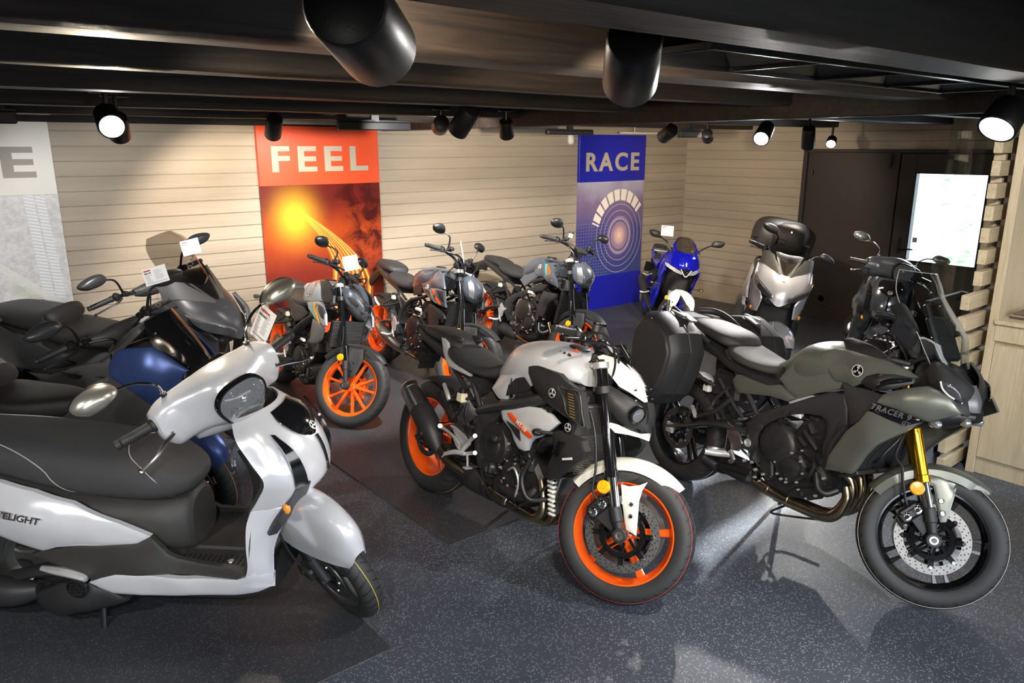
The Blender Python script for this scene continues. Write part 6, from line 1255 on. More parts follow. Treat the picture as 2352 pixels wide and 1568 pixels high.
# ------------------------------------------------------------ grey naked motorcycles along the wall
M_CYL = mat('engine dark cast', (.04, .036, .033), .38, metal=.6, noise=.2, nscale=30)
def naked(label, pose, P):
    V = vehicle('motorcycle', label, 'motorcycle', *pose); S = V.S; R = V.root; L = V.L; V.phase = P.get('ph', .3); style = P['wheel']
    make_wheel(V, 'front', style, M_ORANGE, V.rf, V.wf, M=S, c=(L, V.rf), disc=P['disc'], dual=P.get('dual', True), carrier=P.get('carrier'), dside=P.get('dside', -1))
    make_wheel(V, 'rear', style, M_ORANGE, V.rr, V.wr, c=(0, V.rr), disc=(.11, V.wr / 2, .075), sprocket=True, carrier=P.get('carrier'))
    T_, Md, Lo = P['fork']; fk = fork(V, T_, Md, Lo, (L, V.rf), .10, P['ro'], P['ri'], P['mo'], P['mi'], M=S, lug=M_BLACKM)
    if P.get('dual', True):
        for y in (-.083, .083): caliper(V, fk, (L, V.rf), 2.5, P['disc'][0], y, S, s=-1 if y < 0 else 1)
    else: caliper(V, fk, (L, V.rf), 2.5, P['disc'][0], .075, S, s=1)
    q = MB(); rp_ = Vector((Lo[0], 0, Lo[1])).lerp(Vector((Md[0], 0, Md[1])), .35); q.lathe((rp_.x - .03, -.12, rp_.z), (0, -1, 0), [(0, -.006), (.025, -.006), (.027, 0), (.023, .006), (0, .007)], 20); q.build('reflector', M_AMBER, fk)
    q = MB()
    for s in (-1, 1): q.tube([(T_[0] + .03, s * .06, T_[1] - .08), (Md[0] - .02, s * .125, Md[1] + .08), (Md[0], s * .12, Md[1] - .05), (Lo[0] - .06, s * .10, Lo[1])], .005, 8, 5)
    q.build('brake_hose', M_BLACK, fk)
    f = MB(); RF = V.rf + .016; w = V.wf / 2 + .014
    f.arc_shell((L, V.rf), [(RF - .045, -w), (RF - .014, -w), (RF, -w * .7), (RF + .005, 0), (RF, w * .7), (RF - .014, w), (RF - .045, w)], math.radians(150), math.radians(48), 26, ends=lambda t: 1 - .6 * max(0, (t - .72) / .28) ** 1.6)
    c = Vector((L - .02, 0, V.rf)); f.panel([(L - .09, -w - .004, V.rf + .27), (L + .03, -w - .004, V.rf + .285), (L + .05, -w - .006, V.rf + .2), (L + .03, -w - .01, V.rf + .09), (L - .0, -w - .012, V.rf + .05), (L - .05, -w - .012, V.rf + .12), (L - .08, -w - .01, V.rf + .18)], th=.006, both=True)
    ff = f.build('front_fender', P.get('fender', M_BLACKM), R, M=S)
    q = MB(); bolt(q, (L - .01, -w - .015, V.rf + .17), .007, .004); bolt(q, (L - .005, -w - .017, V.rf + .11), .007, .004); q.mirror(); q.build('fender_screw', M_BLACK, ff)
    bx_, bz, bw = P['bar']; hb = bars(V, [(bx_ - .09, -bw, bz), (bx_ - .055, -bw * .68, bz + .008), (bx_ - .005, -bw * .34, bz - .012), (bx_, -.05, bz - .04), (bx_, 0, bz - .04)], S)
    q = MB(); q.box((bx_, 0, bz - .07), (.04, .11, .05), bev=.01); q.box((bx_ + .045, 0, bz - .03), (.03, .14, .07), rot=Matrix.Rotation(-.9, 3, 'Y'), bev=.008); q.box((bx_ + .02, -.20, bz + .035), (.035, .04, .03), bev=.006); q.build('handlebar_clamp', M_BLACKM, hb)
    q = MB()
    for a in ([(bx_, -.22, bz), (bx_ + .09, -.16, bz - .01), (bx_ + .12, -.08, bz - .12), (bx_ + .08, -.04, bz - .25)], [(bx_, .22, bz), (bx_ + .1, .14, bz), (bx_ + .12, .05, bz - .12), (bx_ + .06, .02, bz - .25)], [(bx_, -.12, bz - .02), (bx_ + .07, -.1, bz - .09), (bx_ + .05, -.05, bz - .2)]): q.tube(a, .0055, 8, 5)
    q.build('cable', M_BLACK, hb)
    if P.get('res'): q = MB(); q.cyl((bx_ + .03, -.17, bz + .05), (bx_ + .03, -.17, bz + .085), .019, .019, 12, mi=1); q.cyl((bx_ + .03, -.17, bz + .085), (bx_ + .03, -.17, bz + .10), .021, .021, 12); q.build('fluid_reservoir', [M_BLACK, M_FLUID], hb)
    mx, my, mz = P['mir']
    for s in (-1, 1): mirror(V, (bx_ - .01, s * .20, bz + .02), (bx_ + .0, s * (my - .10), (mz + bz) / 2 + .02), (mx, s * (my - .06), mz - .05), S, size=(.082, .018, .052), roll=s * -.9 * 0, tilt=s * -.75)
    # headlight
    h = MB(); hx, hz = P['head']; g = P.get('hs', 1.0)
    if P['face'] == 'lens':     # upright shell with a single round lamp
        h.loft([(hx - .13, 0, .07 * g, hz - .03, hz + .03, hz + .08, 2.6, 2.6), (hx - .07, 0, .105 * g, hz - .09, hz + .01, hz + .10, 2.6, 2.6), (hx - .01, 0, .095 * g, hz - .115, hz - .01, hz + .07, 2.6, 2.6), (hx + .03, 0, .05 * g, hz - .09, hz - .03, hz + .02, 2.4, 2.4)], 30, 5)
        hl = h.build('headlight', P['paint'], R, M=S, smooth=60)
        q = MB(); q.surf([[(hx - .05, -.098 * g, hz + .05), (hx - .01, -.088 * g, hz + .045)], [(hx - .025, -.112 * g, hz - .0), (hx + .02, -.085 * g, hz - .01)], [(hx - .01, -.09 * g, hz - .07), (hx + .02, -.06 * g, hz - .08)]], 4, th=.01, both=True); q.build('running_light', M_GREYL, hl)
        q = MB(); q.lathe((hx + .0, 0, hz - .045), (1, 0, -.25), [(.045, -.01), (.045, .022), (.04, .03), (.02, .036), (0, .038)], 24); q.build('lens', M_LENSK, hl)
    else:
        h.loft([(hx - .14, 0, .10, hz - .04, hz + .03, hz + .09, 3, 3), (hx - .06, 0, .105, hz - .09, hz + .02, hz + .10, 3, 3), (hx + .02, 0, .07, hz - .12, hz - .02, hz + .05, 3, 3), (hx + .05, 0, .03, hz - .10, hz - .04, hz + .01, 3, 3)], 30, 5)
        hl = h.build('headlight', M_BLACKM, R, M=S, smooth=60)
        q = MB(); q.panel([(hx - .15, -.112, hz + .07), (hx - .09, -.118, hz + .085), (hx - .01, -.105, hz + .05), (hx + .05, -.07, hz - .01), (hx + .06, -.05, hz - .06), (hx + .02, -.07, hz - .05), (hx - .03, -.10, hz - .045), (hx - .08, -.115, hz - .02)], th=.012, bulge=.005, both=True); q.build('headlight_cheek', P['paint2'], hl)
        q = MB(); q.panel([(hx - .07, -.124, hz + .02), (hx - .02, -.118, hz + .025), (hx + .02, -.098, hz - .01), (hx + .015, -.092, hz - .03), (hx - .03, -.112, hz - .02)], th=.01, bulge=.002, rr=.005, both=True, step=.014); q.build('cheek_vent', M_BLACKM, hl)
        q = MB(); q.lathe((hx + .03, 0, hz - .07), (1, 0, -.3), [(.04, -.02), (.04, .018), (.03, .028), (0, .034)], 24); q.build('lens', M_LENSK, hl)
        q = MB(); q.surf([sym([(hx - .09, -.07, hz + .13), (hx - .07, 0, hz + .14)]), sym([(hx - .01, -.06, hz + .085), (hx + .01, 0, hz + .085)]), sym([(hx + .05, -.03, hz - .0), (hx + .055, 0, hz - .0)])], 4, th=.012); q.build('nose_top', P['paint2'], hl)
    for s in (-1, 1): turn_signal(V, (hx - .10, s * .11, hz - .09), (hx - .10, s * .19, hz - .095), M_CLEAR, M=S)
    # tank, covers, seat, tail
    tk = MB(); tk.loft(P['tank'], 40, 5).build('fuel_tank', P['paint'], R, smooth=60); tk = R.children[-1]
    for name, pts, ridge, m in P['panels']:
        q = MB(); q.panel(pts, ridge=ridge, th=.016, bulge=.006, rr=.012, both=True, step=.024); q.build(name, m, R)
    for name, pts, m in P['decals']:
        q = MB(); q.panel(pts, th=.005, bulge=.001, rr=.004, both=True, step=.014); q.build(name, m, R)
    emblem(V, P['badge'], .02, R, nrm=(.1, -1, .15)); 
    q = MB(); q.lathe((P['cap'][0], 0, P['cap'][1]), (0, 0, 1), [(.045, -.01), (.045, .006), (.036, .009), (0, .009)], 24); q.build('fuel_cap', M_BLACK, R)
    MB().loft(P['seat'], 34, 5).build('seat', P.get('seatm', M_SEAT), R, smooth=60); MB().loft(P['pil'], 34, 5).build('pillion_seat', P.get('seatm', M_SEAT), R, smooth=60)
    tl = MB().loft(P['tail'], 26, 4).build('tail_fairing', M_BLACKM, R, smooth=60); a = P['tail'][0]
    q = MB(); q.box((a[0] - .01, 0, a[4]), (.025, .09, .035), bev=.008); q.build('tail_light', M_LENSK, tl)
    px, pz = P['plate']; q = MB(); q.tube([(a[0] + .08, 0, a[4] - .02), ((a[0] + px) / 2, 0, (a[4] + pz) / 2 - .02), (px, 0, pz)], [.03, .035, .03], 10, 4, flat=1.3); q.box((px - .03, 0, pz - .05), (.02, .17, .14), rot=Matrix.Rotation(.3, 3, 'Y'), bev=.008); q.box((px - .02, 0, pz + .03), (.10, .09, .025), bev=.01); ph = q.build('plate_holder', M_BLACK, R)
    for s in (-1, 1): turn_signal(V, (px + .02, s * .04, pz), (px, s * .12, pz), parent=ph, lensmat=M_LENSK)
    # frame, swingarm, engine, exhaust
    f = MB()
    for pts, r in P['frame']:
        for s in (-1, 1): f.tube([(p[0], p[1] * s, p[2]) for p in pts], r, 10, 5, flat=.7)
    if P.get('plates'):
        for pts in P['plates']: f.panel(pts, th=.03, bulge=.006, both=True)
    for s in (-1, 1): bolt(f, (.50, s * .15, .45), .014, .012, (0, s, 0), mi=1)
    f.build('frame', [P.get('framem', M_BLACKM), M_ALU], R)
    w = MB(); hw = V.wr / 2 + .035
    for s in (-1, 1):
        w.tube([(.50, s * .11, .46), (.35, s * (hw + .005), .45), (.18, s * (hw + .01), .40), (0, s * hw, V.rr + .01)], [.04, .05, .04, .03], 10, 5, flat=.4); w.box((0, s * (hw + .02), V.rr), (.06, .012, .05), bev=.003, mi=1); w.cyl((0, s * hw, V.rr), (0, s * (hw + .035), V.rr), .016, .016, 10, mi=1)
    sw = w.build('swingarm', [M_GREYM, M_ALU], R)
    q = MB(); q.arc_shell((0, V.rr), [(V.rr + .005, -hw * .8), (V.rr + .018, -hw * .6), (V.rr + .022, 0), (V.rr + .018, hw * .6), (V.rr + .005, hw * .8)], math.radians(105), math.radians(20), 14); q.build('rear_hugger', M_BLACKM, sw)
    q = MB(); q.cyl((.36, 0, .44), (.45, 0, .66), .035, .03, 12); 
    for k in range(7): q.lathe((.37 + k * .011, 0, .47 + k * .026), (.4, 0, 1), [(.045, 0), (.045, .009), (.03, .009), (.03, 0)], 14, loop=True)
    q.build('rear_shock', M_BLACKM, R)
    ex_, ez_, ek = P['eng']
    triple_engine(V, ex_, ez_, ek, mat_=P.get('engm', M_CYL), seed=len(label))
    q = MB(); rx, rz, rh = P['rad']; q.box((rx, 0, rz), (.03, .26, rh), rot=Matrix.Rotation(.15, 3, 'Y'), bev=.004)
    for k in range(int(rh / .011)): q.box((rx + .018 + (rz - (rz - rh / 2 + k * .011)) * -.15, 0, rz - rh / 2 + .008 + k * .011), (.004, .24, .004), mi=1)
    q.build('radiator', [M_BLACK, M_ENGG if not P.get('radl') else M_STEEL], R)
    x = header_pipes(V, P['pipes'], P['ports'], P.get('pr', .019)); ex = x.build('exhaust', M_HEADER, R)
    x = MB(); x.tube(*P['muf']); mf = x.build('muffler', P.get('mufm', M_BLACKM), ex)
    side_stand(V, (.55, .11, .24), (.46, .25, .03))
    q = MB(); q.panel([(.40, -.165, .44), (.44, -.165, .50), (.49, -.165, .46), (.48, -.165, .38), (.44, -.165, .35)], th=.008, bulge=.001, rr=.004, step=.02); q.tube([(.47, -.165, .36), (.44, -.20, .34), (.41, -.26, .345)], .010, 8, 4); q.tube([(.49, -.17, .44), (.46, -.18, .38), (.50, -.18, .33)], .007, 8, 4); q.mirror(); q.build('rider_footpeg', M_ALU, R)
    q = MB(); q.tube([(.40, -.11, .62), (.30, -.14, .58), (.17, -.17, .55)], .010, 8, 4); q.tube([(.38, -.11, .70), (.28, -.14, .62), (.17, -.17, .55)], .009, 8, 4); q.mirror(); q.build('pillion_bracket', M_BLACKM, R)
    q = MB(); q.tube([(.17, -.17, .55), (.14, -.19, .58), (.11, -.2, .62)], [.011, .013, .010], 8, 4, flat=.6); q.mirror(); q.build('pillion_footpeg', M_ALU, R)
    q = MB(); q.box((.33, -.13, .655), (.04, .03, .04), bev=.005); q.cyl((.33, -.13, .67), (.33, -.13, .695), .016, .016, 10, mi=1); q.build('rear_fluid_reservoir', [M_FLUID, M_BLACK], R)
    if P.get('extra'): P['extra'](V)
    return V

def seat_set(dx=0, dz=0, w=1.0): return [(x + dx, 0, hw * w, zb + dz, zw + dz, zt + dz, 2.5, et) for x, hw, zb, zw, zt, et in ((.14, .07, .80, .83, .865, 2.5), (.19, .125, .78, .825, .87, 3), (.30, .14, .755, .80, .84, 3), (.42, .125, .74, .785, .825, 2.8), (.52, .09, .75, .79, .835, 2.4), (.58, .06, .77, .81, .86, 2.4))]
def mt125_extra(V):
    q = MB(); q.box((1.16, -.075, .725), (.02, .06, .05), bev=.003); q.build('label', M_CARD, V.root)
    q = MB(); q.loft([(.50, 0, .06, .20, .26, .34, 3, 3), (.62, 0, .11, .17, .25, .34, 3, 3), (.85, 0, .12, .20, .28, .36, 3, 3), (1.0, 0, .10, .27, .34, .40, 3, 3), (1.06, 0, .06, .33, .37, .41, 3, 3)], 24, 4); q.build('belly_pan', M_BLACKM, V.root, smooth=60)
naked('pale grey naked motorcycle with thin-spoked orange wheels in front of the orange panel', (2.2820, 5.8989, -1.61746, 0.17706, 0.64932, 0.9650, 1.3250, 0.2960, 0.3140, 0.100, 0.140, 0.4363, 0.0950), dict(
    wheel='vee', disc=(.135, .058, .095), dual=False, dside=1, carrier=M_ORANGE, fork=((1.02, .985), (1.213, .565), (1.275, .43)), ro=.025, ri=.0195, mo=M_GLOSSK, mi=M_CHROME, bar=(.985, 1.095, .375), mir=(.90, .31, 1.27), head=(1.20, .89), face='cheek', paint=M_MT125, paint2=M_SLATE, fender=M_BLACKM,
    tank=[(.50, 0, .07, .74, .80, .86, 2.6, 2.4), (.56, 0, .11, .75, .83, .93, 2.6, 2.4), (.66, 0, .14, .77, .87, .98, 2.6, 2.4), (.78, 0, .155, .80, .89, 1.0, 2.6, 2.5), (.90, 0, .145, .82, .90, .995, 2.6, 2.5), (.98, 0, .11, .84, .90, .965, 2.6, 2.5)],
    panels=[('tank_side_panel', [(0.568, -0.12, 0.917), (0.607, -0.11, 0.945), (0.864, -0.12, 1.002), (0.991, -0.16, 0.966), (1.081, -0.18, 0.878), (0.959, -0.175, 0.851), (0.809, -0.165, 0.833), (0.706, -0.15, 0.849)], [(0.928, -0.18, 0.913)], M_MT125), ('tank_scoop', [(0.908, -0.13, 1.008), (1.013, -0.13, 1.022), (1.119, -0.14, 0.996), (1.229, -0.16, 0.941), (1.253, -0.17, 0.889), (1.145, -0.18, 0.876), (1.081, -0.18, 0.886), (1.013, -0.165, 0.948)], [], M_BLACKM),
        ('side_fairing', [(0.774, -0.165, 0.821), (1.082, -0.185, 0.871), (1.139, -0.19, 0.844), (1.202, -0.195, 0.794), (1.226, -0.195, 0.723), (1.176, -0.19, 0.707), (1.068, -0.185, 0.73), (0.945, -0.18, 0.749), (0.831, -0.17, 0.778)], [(1.058, -0.2, 0.809)], M_MT125), ('air_intake', [(1.073, -0.205, 0.848), (1.145, -0.208, 0.844), (1.191, -0.205, 0.812), (1.201, -0.203, 0.759), (1.14, -0.203, 0.768), (1.089, -0.205, 0.804)], [], M_GREYM),
        ('radiator_shroud', [(0.964, -0.185, 0.726), (1.108, -0.19, 0.722), (1.188, -0.19, 0.691), (1.141, -0.185, 0.6), (1.075, -0.18, 0.561), (0.911, -0.17, 0.532), (0.93, -0.175, 0.61)], [(1.088, -0.195, 0.651)], M_GREYL), ('seat_side', [(0.15, -0.12, 0.821), (0.33, -0.13, 0.785), (0.445, -0.13, 0.758), (0.622, -0.13, 0.76), (0.755, -0.14, 0.728), (0.646, -0.14, 0.66), (0.495, -0.135, 0.621), (0.397, -0.13, 0.654), (0.298, -0.125, 0.74)], [], M_BLACKM)],
    decals=[('orange_stripe', [(1.002, -0.208, 0.846), (1.059, -0.208, 0.858), (1.041, -0.21, 0.816), (1.106, -0.203, 0.751), (1.129, -0.198, 0.715), (1.077, -0.2, 0.736), (0.996, -0.205, 0.793)], M_YELDEC), ('cyan_stripe', [(0.965, -0.204, 0.83), (0.992, -0.206, 0.837), (0.985, -0.205, 0.792), (1.065, -0.2, 0.734), (1.024, -0.198, 0.742), (0.953, -0.2, 0.786)], M_CYAN)],
    badge=(0.818, -0.178, 0.88), cap=(.80, 1.0), seat=seat_set(-.02, -.02, .9), pil=[(-.16, 0, .04, .86, .87, .885, 2.5, 2.5), (-.10, 0, .08, .84, .87, .90, 2.5, 3), (.03, 0, .095, .83, .86, .90, 2.5, 3), (.13, 0, .09, .82, .845, .885, 2.5, 3), (.17, 0, .06, .82, .84, .865, 2.5, 2.5)],
    tail=[(-.22, 0, .04, .83, .85, .87, 3, 3), (-.1, 0, .075, .79, .83, .86, 3, 3), (.1, 0, .10, .74, .79, .83, 3, 3), (.35, 0, .11, .68, .73, .76, 3, 3)], plate=(-.42, .68), frame=[([(1.0, -.06, .82), (.85, -.13, .72), (.65, -.15, .60), (.50, -.14, .48), (.46, -.13, .36)], [.03, .035, .035, .032, .028]), ([(.50, -.10, .66), (.15, -.09, .80)], .013), ([(.48, -.10, .52), (.22, -.09, .76)], .012)],
    eng=(.02, -.03, .82), rad=(1.17, .655, .20), radl=True, pipes=[(.98, 0, .42), (1.0, 0, .34), (.92, -.04, .25), (.7, -.05, .22), (.5, -.05, .24)], ports=(0,), muf=([(.55, -.06, .25), (.48, -.12, .27), (.30, -.16, .30), (.20, -.17, .33)], [.04, .05, .05, .04], 14, 4), extra=mt125_extra))
def mt07_extra(V):
    q = MB(); q.panel([(.98, -.17, .70), (1.08, -.18, .70), (1.22, -.18, .66), (1.24, -.17, .62), (1.16, -.18, .60), (1.13, -.18, .50), (1.05, -.17, .46), (1.0, -.17, .58)], th=.02, both=True); q.build('radiator_shroud', M_BLACKM, V.root)
naked('slate grey naked motorcycle with orange wheels and short steel exhaust behind the white one', (3.2485, 5.9395, -1.60267, 0.17727, 0.47940, 0.9719, 1.4000, 0.2995, 0.3145, 0.120, 0.180, 0.4276, 0.0900), dict(
    wheel='pairs', disc=(.149, .064, .115), carrier=M_ORANGE, fork=((1.14, .99), (1.265, .70), (1.355, .42)), ro=.0265, ri=.0205, mo=M_GLOSSK, mi=M_CHROME, bar=(1.065, 1.105, .38), mir=(1.01, .34, 1.30), head=(1.30, .88), face='lens', hs=1.0, paint=M_SLATE, paint2=M_SLATE,
    tank=[(.53, 0, .08, .74, .80, .85, 2.6, 2.4), (.60, 0, .12, .74, .83, .925, 2.6, 2.4), (.70, 0, .15, .77, .87, .975, 2.6, 2.4), (.82, 0, .165, .80, .90, .995, 2.6, 2.5), (.95, 0, .155, .83, .90, .99, 2.6, 2.5), (1.05, 0, .11, .85, .90, .97, 2.6, 2.5)],
    panels=[('tank_side_panel', [(0.735, -0.12, 0.901), (0.748, -0.1, 0.937), (0.997, -0.13, 0.99), (1.13, -0.165, 0.95), (1.209, -0.185, 0.853), (1.12, -0.185, 0.844), (1.028, -0.18, 0.836), (0.93, -0.17, 0.813), (0.821, -0.155, 0.826)], [(1.006, -0.175, 0.897)], M_SLATE), ('side_fairing', [(0.832, -0.16, 0.818), (0.953, -0.175, 0.825), (1.128, -0.19, 0.845), (1.22, -0.19, 0.841), (1.267, -0.19, 0.715), (1.168, -0.185, 0.713), (1.054, -0.18, 0.73), (0.943, -0.17, 0.759), (0.875, -0.165, 0.786)], [(1.108, -0.2, 0.783)], M_SLATE), ('air_intake', [(1.117, -0.203, 0.834), (1.225, -0.203, 0.837), (1.253, -0.2, 0.748), (1.18, -0.202, 0.776)], [], M_BLACKM), ('tank_front', [(1.114, -0.15, 0.949), (1.189, -0.14, 0.951), (1.244, -0.13, 0.933), (1.244, -0.13, 0.862), (1.199, -0.15, 0.84), (1.173, -0.16, 0.84)], [], M_GLOSSK), ('knee_panel', [(0.629, -0.12, 0.8), (0.743, -0.125, 0.864), (0.797, -0.14, 0.823), (0.788, -0.14, 0.747), (0.656, -0.13, 0.722)], [], M_BLACKM)],
    decals=[('orange_stripe', [(1.029, -0.198, 0.827), (1.063, -0.2, 0.829), (1.148, -0.202, 0.771), (1.203, -0.196, 0.725), (1.164, -0.195, 0.725), (1.091, -0.198, 0.767), (1.043, -0.197, 0.805)], M_ORDEC), ('cyan_stripe', [(1.001, -0.194, 0.814), (1.024, -0.196, 0.82), (1.082, -0.197, 0.766), (1.144, -0.193, 0.725), (1.105, -0.19, 0.729), (1.034, -0.19, 0.772)], M_CYAN)],
    badge=(0.959, -0.186, 0.834), cap=(.84, .993), seat=seat_set(.0, .0, 1.0), pil=[(-.18, 0, .05, .90, .92, .94, 2.5, 2.5), (-.12, 0, .09, .88, .92, .955, 2.5, 3), (.0, 0, .11, .86, .91, .955, 2.5, 3), (.12, 0, .105, .85, .89, .93, 2.5, 3), (.17, 0, .07, .85, .88, .905, 2.5, 2.5)],
    tail=[(-.22, 0, .05, .86, .89, .92, 3, 3), (-.1, 0, .085, .82, .87, .90, 3, 3), (.1, 0, .11, .76, .81, .85, 3, 3), (.35, 0, .12, .70, .74, .78, 3, 3)], plate=(-.40, .68), frame=[([(1.08, -.06, .84), (.85, -.13, .74), (.62, -.14, .66), (.50, -.14, .52), (.48, -.13, .36)], [.02, .02, .02, .022, .024]), ([(.95, -.12, .76), (.98, -.14, .60), (.92, -.12, .45)], .016), ([(.50, -.10, .66), (.15, -.09, .82)], .013), ([(.48, -.11, .55), (.30, -.10, .76)], .012)],
    eng=(.03, 0, .94), rad=(1.20, .64, .24), pipes=[(1.02, 0, .42), (1.04, 0, .32), (.96, -.04, .22), (.75, -.08, .195), (.60, -.10, .22)], ports=(-.04, .04), muf=([(.62, -.10, .215), (.50, -.14, .245), (.38, -.165, .30), (.28, -.185, .35), (.23, -.19, .375)], [.028, .035, .05, .055, .048], 18, 5), mufm=M_STEEL, extra=mt07_extra))
naked('slate grey naked motorcycle with orange wheels, nearest the blue panel', (4.3142, 5.7926, -1.65347, 0.18685, 0.26822, 0.9854, 1.4300, 0.2995, 0.3145, 0.120, 0.180, 0.4363, 0.1080), dict(
    wheel='pairs', disc=(.149, .066, .112), fork=((1.19, 1.0), (1.36, .545), (1.395, .43)), ro=.0265, ri=.0205, mo=M_GLOSSK, mi=M_CHROME, bar=(1.165, 1.125, .385), mir=(1.16, .35, 1.30), res=True, head=(1.34, .905), face='lens', hs=1.05, paint=M_SLATE, paint2=M_SLATE,
    tank=[(.58, 0, .08, .74, .80, .85, 2.6, 2.4), (.64, 0, .12, .74, .83, .92, 2.6, 2.4), (.73, 0, .15, .77, .87, .97, 2.6, 2.4), (.85, 0, .165, .80, .90, .99, 2.6, 2.5), (.98, 0, .155, .83, .90, .975, 2.6, 2.5), (1.08, 0, .11, .85, .90, .955, 2.6, 2.5)],
    panels=[('tank_side_panel', [(0.718, -0.1, 0.949), (0.768, -0.09, 0.97), (0.941, -0.12, 0.978), (1.041, -0.165, 0.933), (1.057, -0.18, 0.864), (1.045, -0.18, 0.828), (0.967, -0.175, 0.821), (0.893, -0.165, 0.825), (0.818, -0.145, 0.889)], [(0.953, -0.17, 0.904)], M_SLATE), ('side_fairing', [(1.01, -0.175, 0.937), (1.086, -0.18, 0.946), (1.147, -0.185, 0.902), (1.22, -0.19, 0.834), (1.259, -0.19, 0.767), (1.15, -0.185, 0.781), (1.035, -0.18, 0.813)], [(1.152, -0.2, 0.849)], M_SLATE), ('knee_panel', [(0.625, -0.13, 0.746), (0.704, -0.12, 0.84), (0.779, -0.13, 0.903), (0.915, -0.16, 0.829), (0.947, -0.165, 0.82), (0.738, -0.15, 0.696)], [], M_SLATE), ('intake', [(1.186, -0.15, 0.85), (1.259, -0.13, 0.845), (1.303, -0.12, 0.835), (1.325, -0.12, 0.753), (1.257, -0.14, 0.741), (1.209, -0.16, 0.758)], [], M_GREYM), ('radiator_shroud', [(1.063, -0.18, 0.708), (1.177, -0.19, 0.707), (1.266, -0.19, 0.713), (1.262, -0.19, 0.678), (1.156, -0.185, 0.6), (1.108, -0.18, 0.487), (1.003, -0.175, 0.467), (1.004, -0.175, 0.575), (1.042, -0.178, 0.669)], [(1.15, -0.2, 0.641)], M_BLACKM)],
    decals=[('orange_stripe', [(1.074, -0.197, 0.93), (1.106, -0.198, 0.93), (1.128, -0.2, 0.898), (1.187, -0.197, 0.807), (1.139, -0.195, 0.818), (1.089, -0.197, 0.884)], M_ORDEC), ('cyan_stripe', [(1.048, -0.193, 0.936), (1.082, -0.193, 0.942), (1.075, -0.196, 0.921), (1.082, -0.196, 0.879), (1.122, -0.192, 0.815), (1.096, -0.19, 0.821), (1.056, -0.192, 0.889)], M_CYAN)],
    badge=(0.963, -0.18, 0.906), cap=(.88, .99), seat=seat_set(.06, -.005, 1.0), pil=[(-.13, 0, .05, .86, .875, .895, 2.5, 2.5), (-.07, 0, .09, .84, .875, .905, 2.5, 3), (.05, 0, .105, .82, .865, .905, 2.5, 3), (.16, 0, .105, .81, .85, .885, 2.5, 3), (.22, 0, .09, .79, .83, .865, 2.5, 2.8)],
    tail=[(-.14, 0, .05, .83, .86, .88, 3, 3), (-.05, 0, .085, .79, .84, .87, 3, 3), (.15, 0, .11, .74, .79, .83, 3, 3), (.4, 0, .12, .68, .72, .76, 3, 3)], plate=(-.38, .74), frame=[([(.55, -.10, .66), (.15, -.09, .80)], .014), ([(.50, -.12, .55), (.28, -.10, .76)], .012), ([(1.10, -.06, .86), (1.0, -.15, .80), (.90, -.17, .76)], .03)],
    plates=[[(0.474, -0.15, 0.533), (0.601, -0.16, 0.605), (0.815, -0.17, 0.688), (0.998, -0.175, 0.76), (1.105, -0.18, 0.766), (1.046, -0.178, 0.705), (0.974, -0.175, 0.685), (0.827, -0.17, 0.644), (0.672, -0.16, 0.584), (0.594, -0.155, 0.515), (0.575, -0.15, 0.409), (0.645, -0.145, 0.366), (0.544, -0.14, 0.347), (0.491, -0.145, 0.413)]],
    eng=(.04, .0, 1.0), rad=(1.24, .60, .30), pipes=[(1.09, 0, .44), (1.12, 0, .32), (1.02, -.05, .22), (.85, -.07, .20), (.66, -.09, .23)], ports=(-.09, 0, .09), muf=([(.66, -.09, .22), (.5, -.08, .25), (.38, -.07, .26)], [.035, .06, .05], 16, 4)))

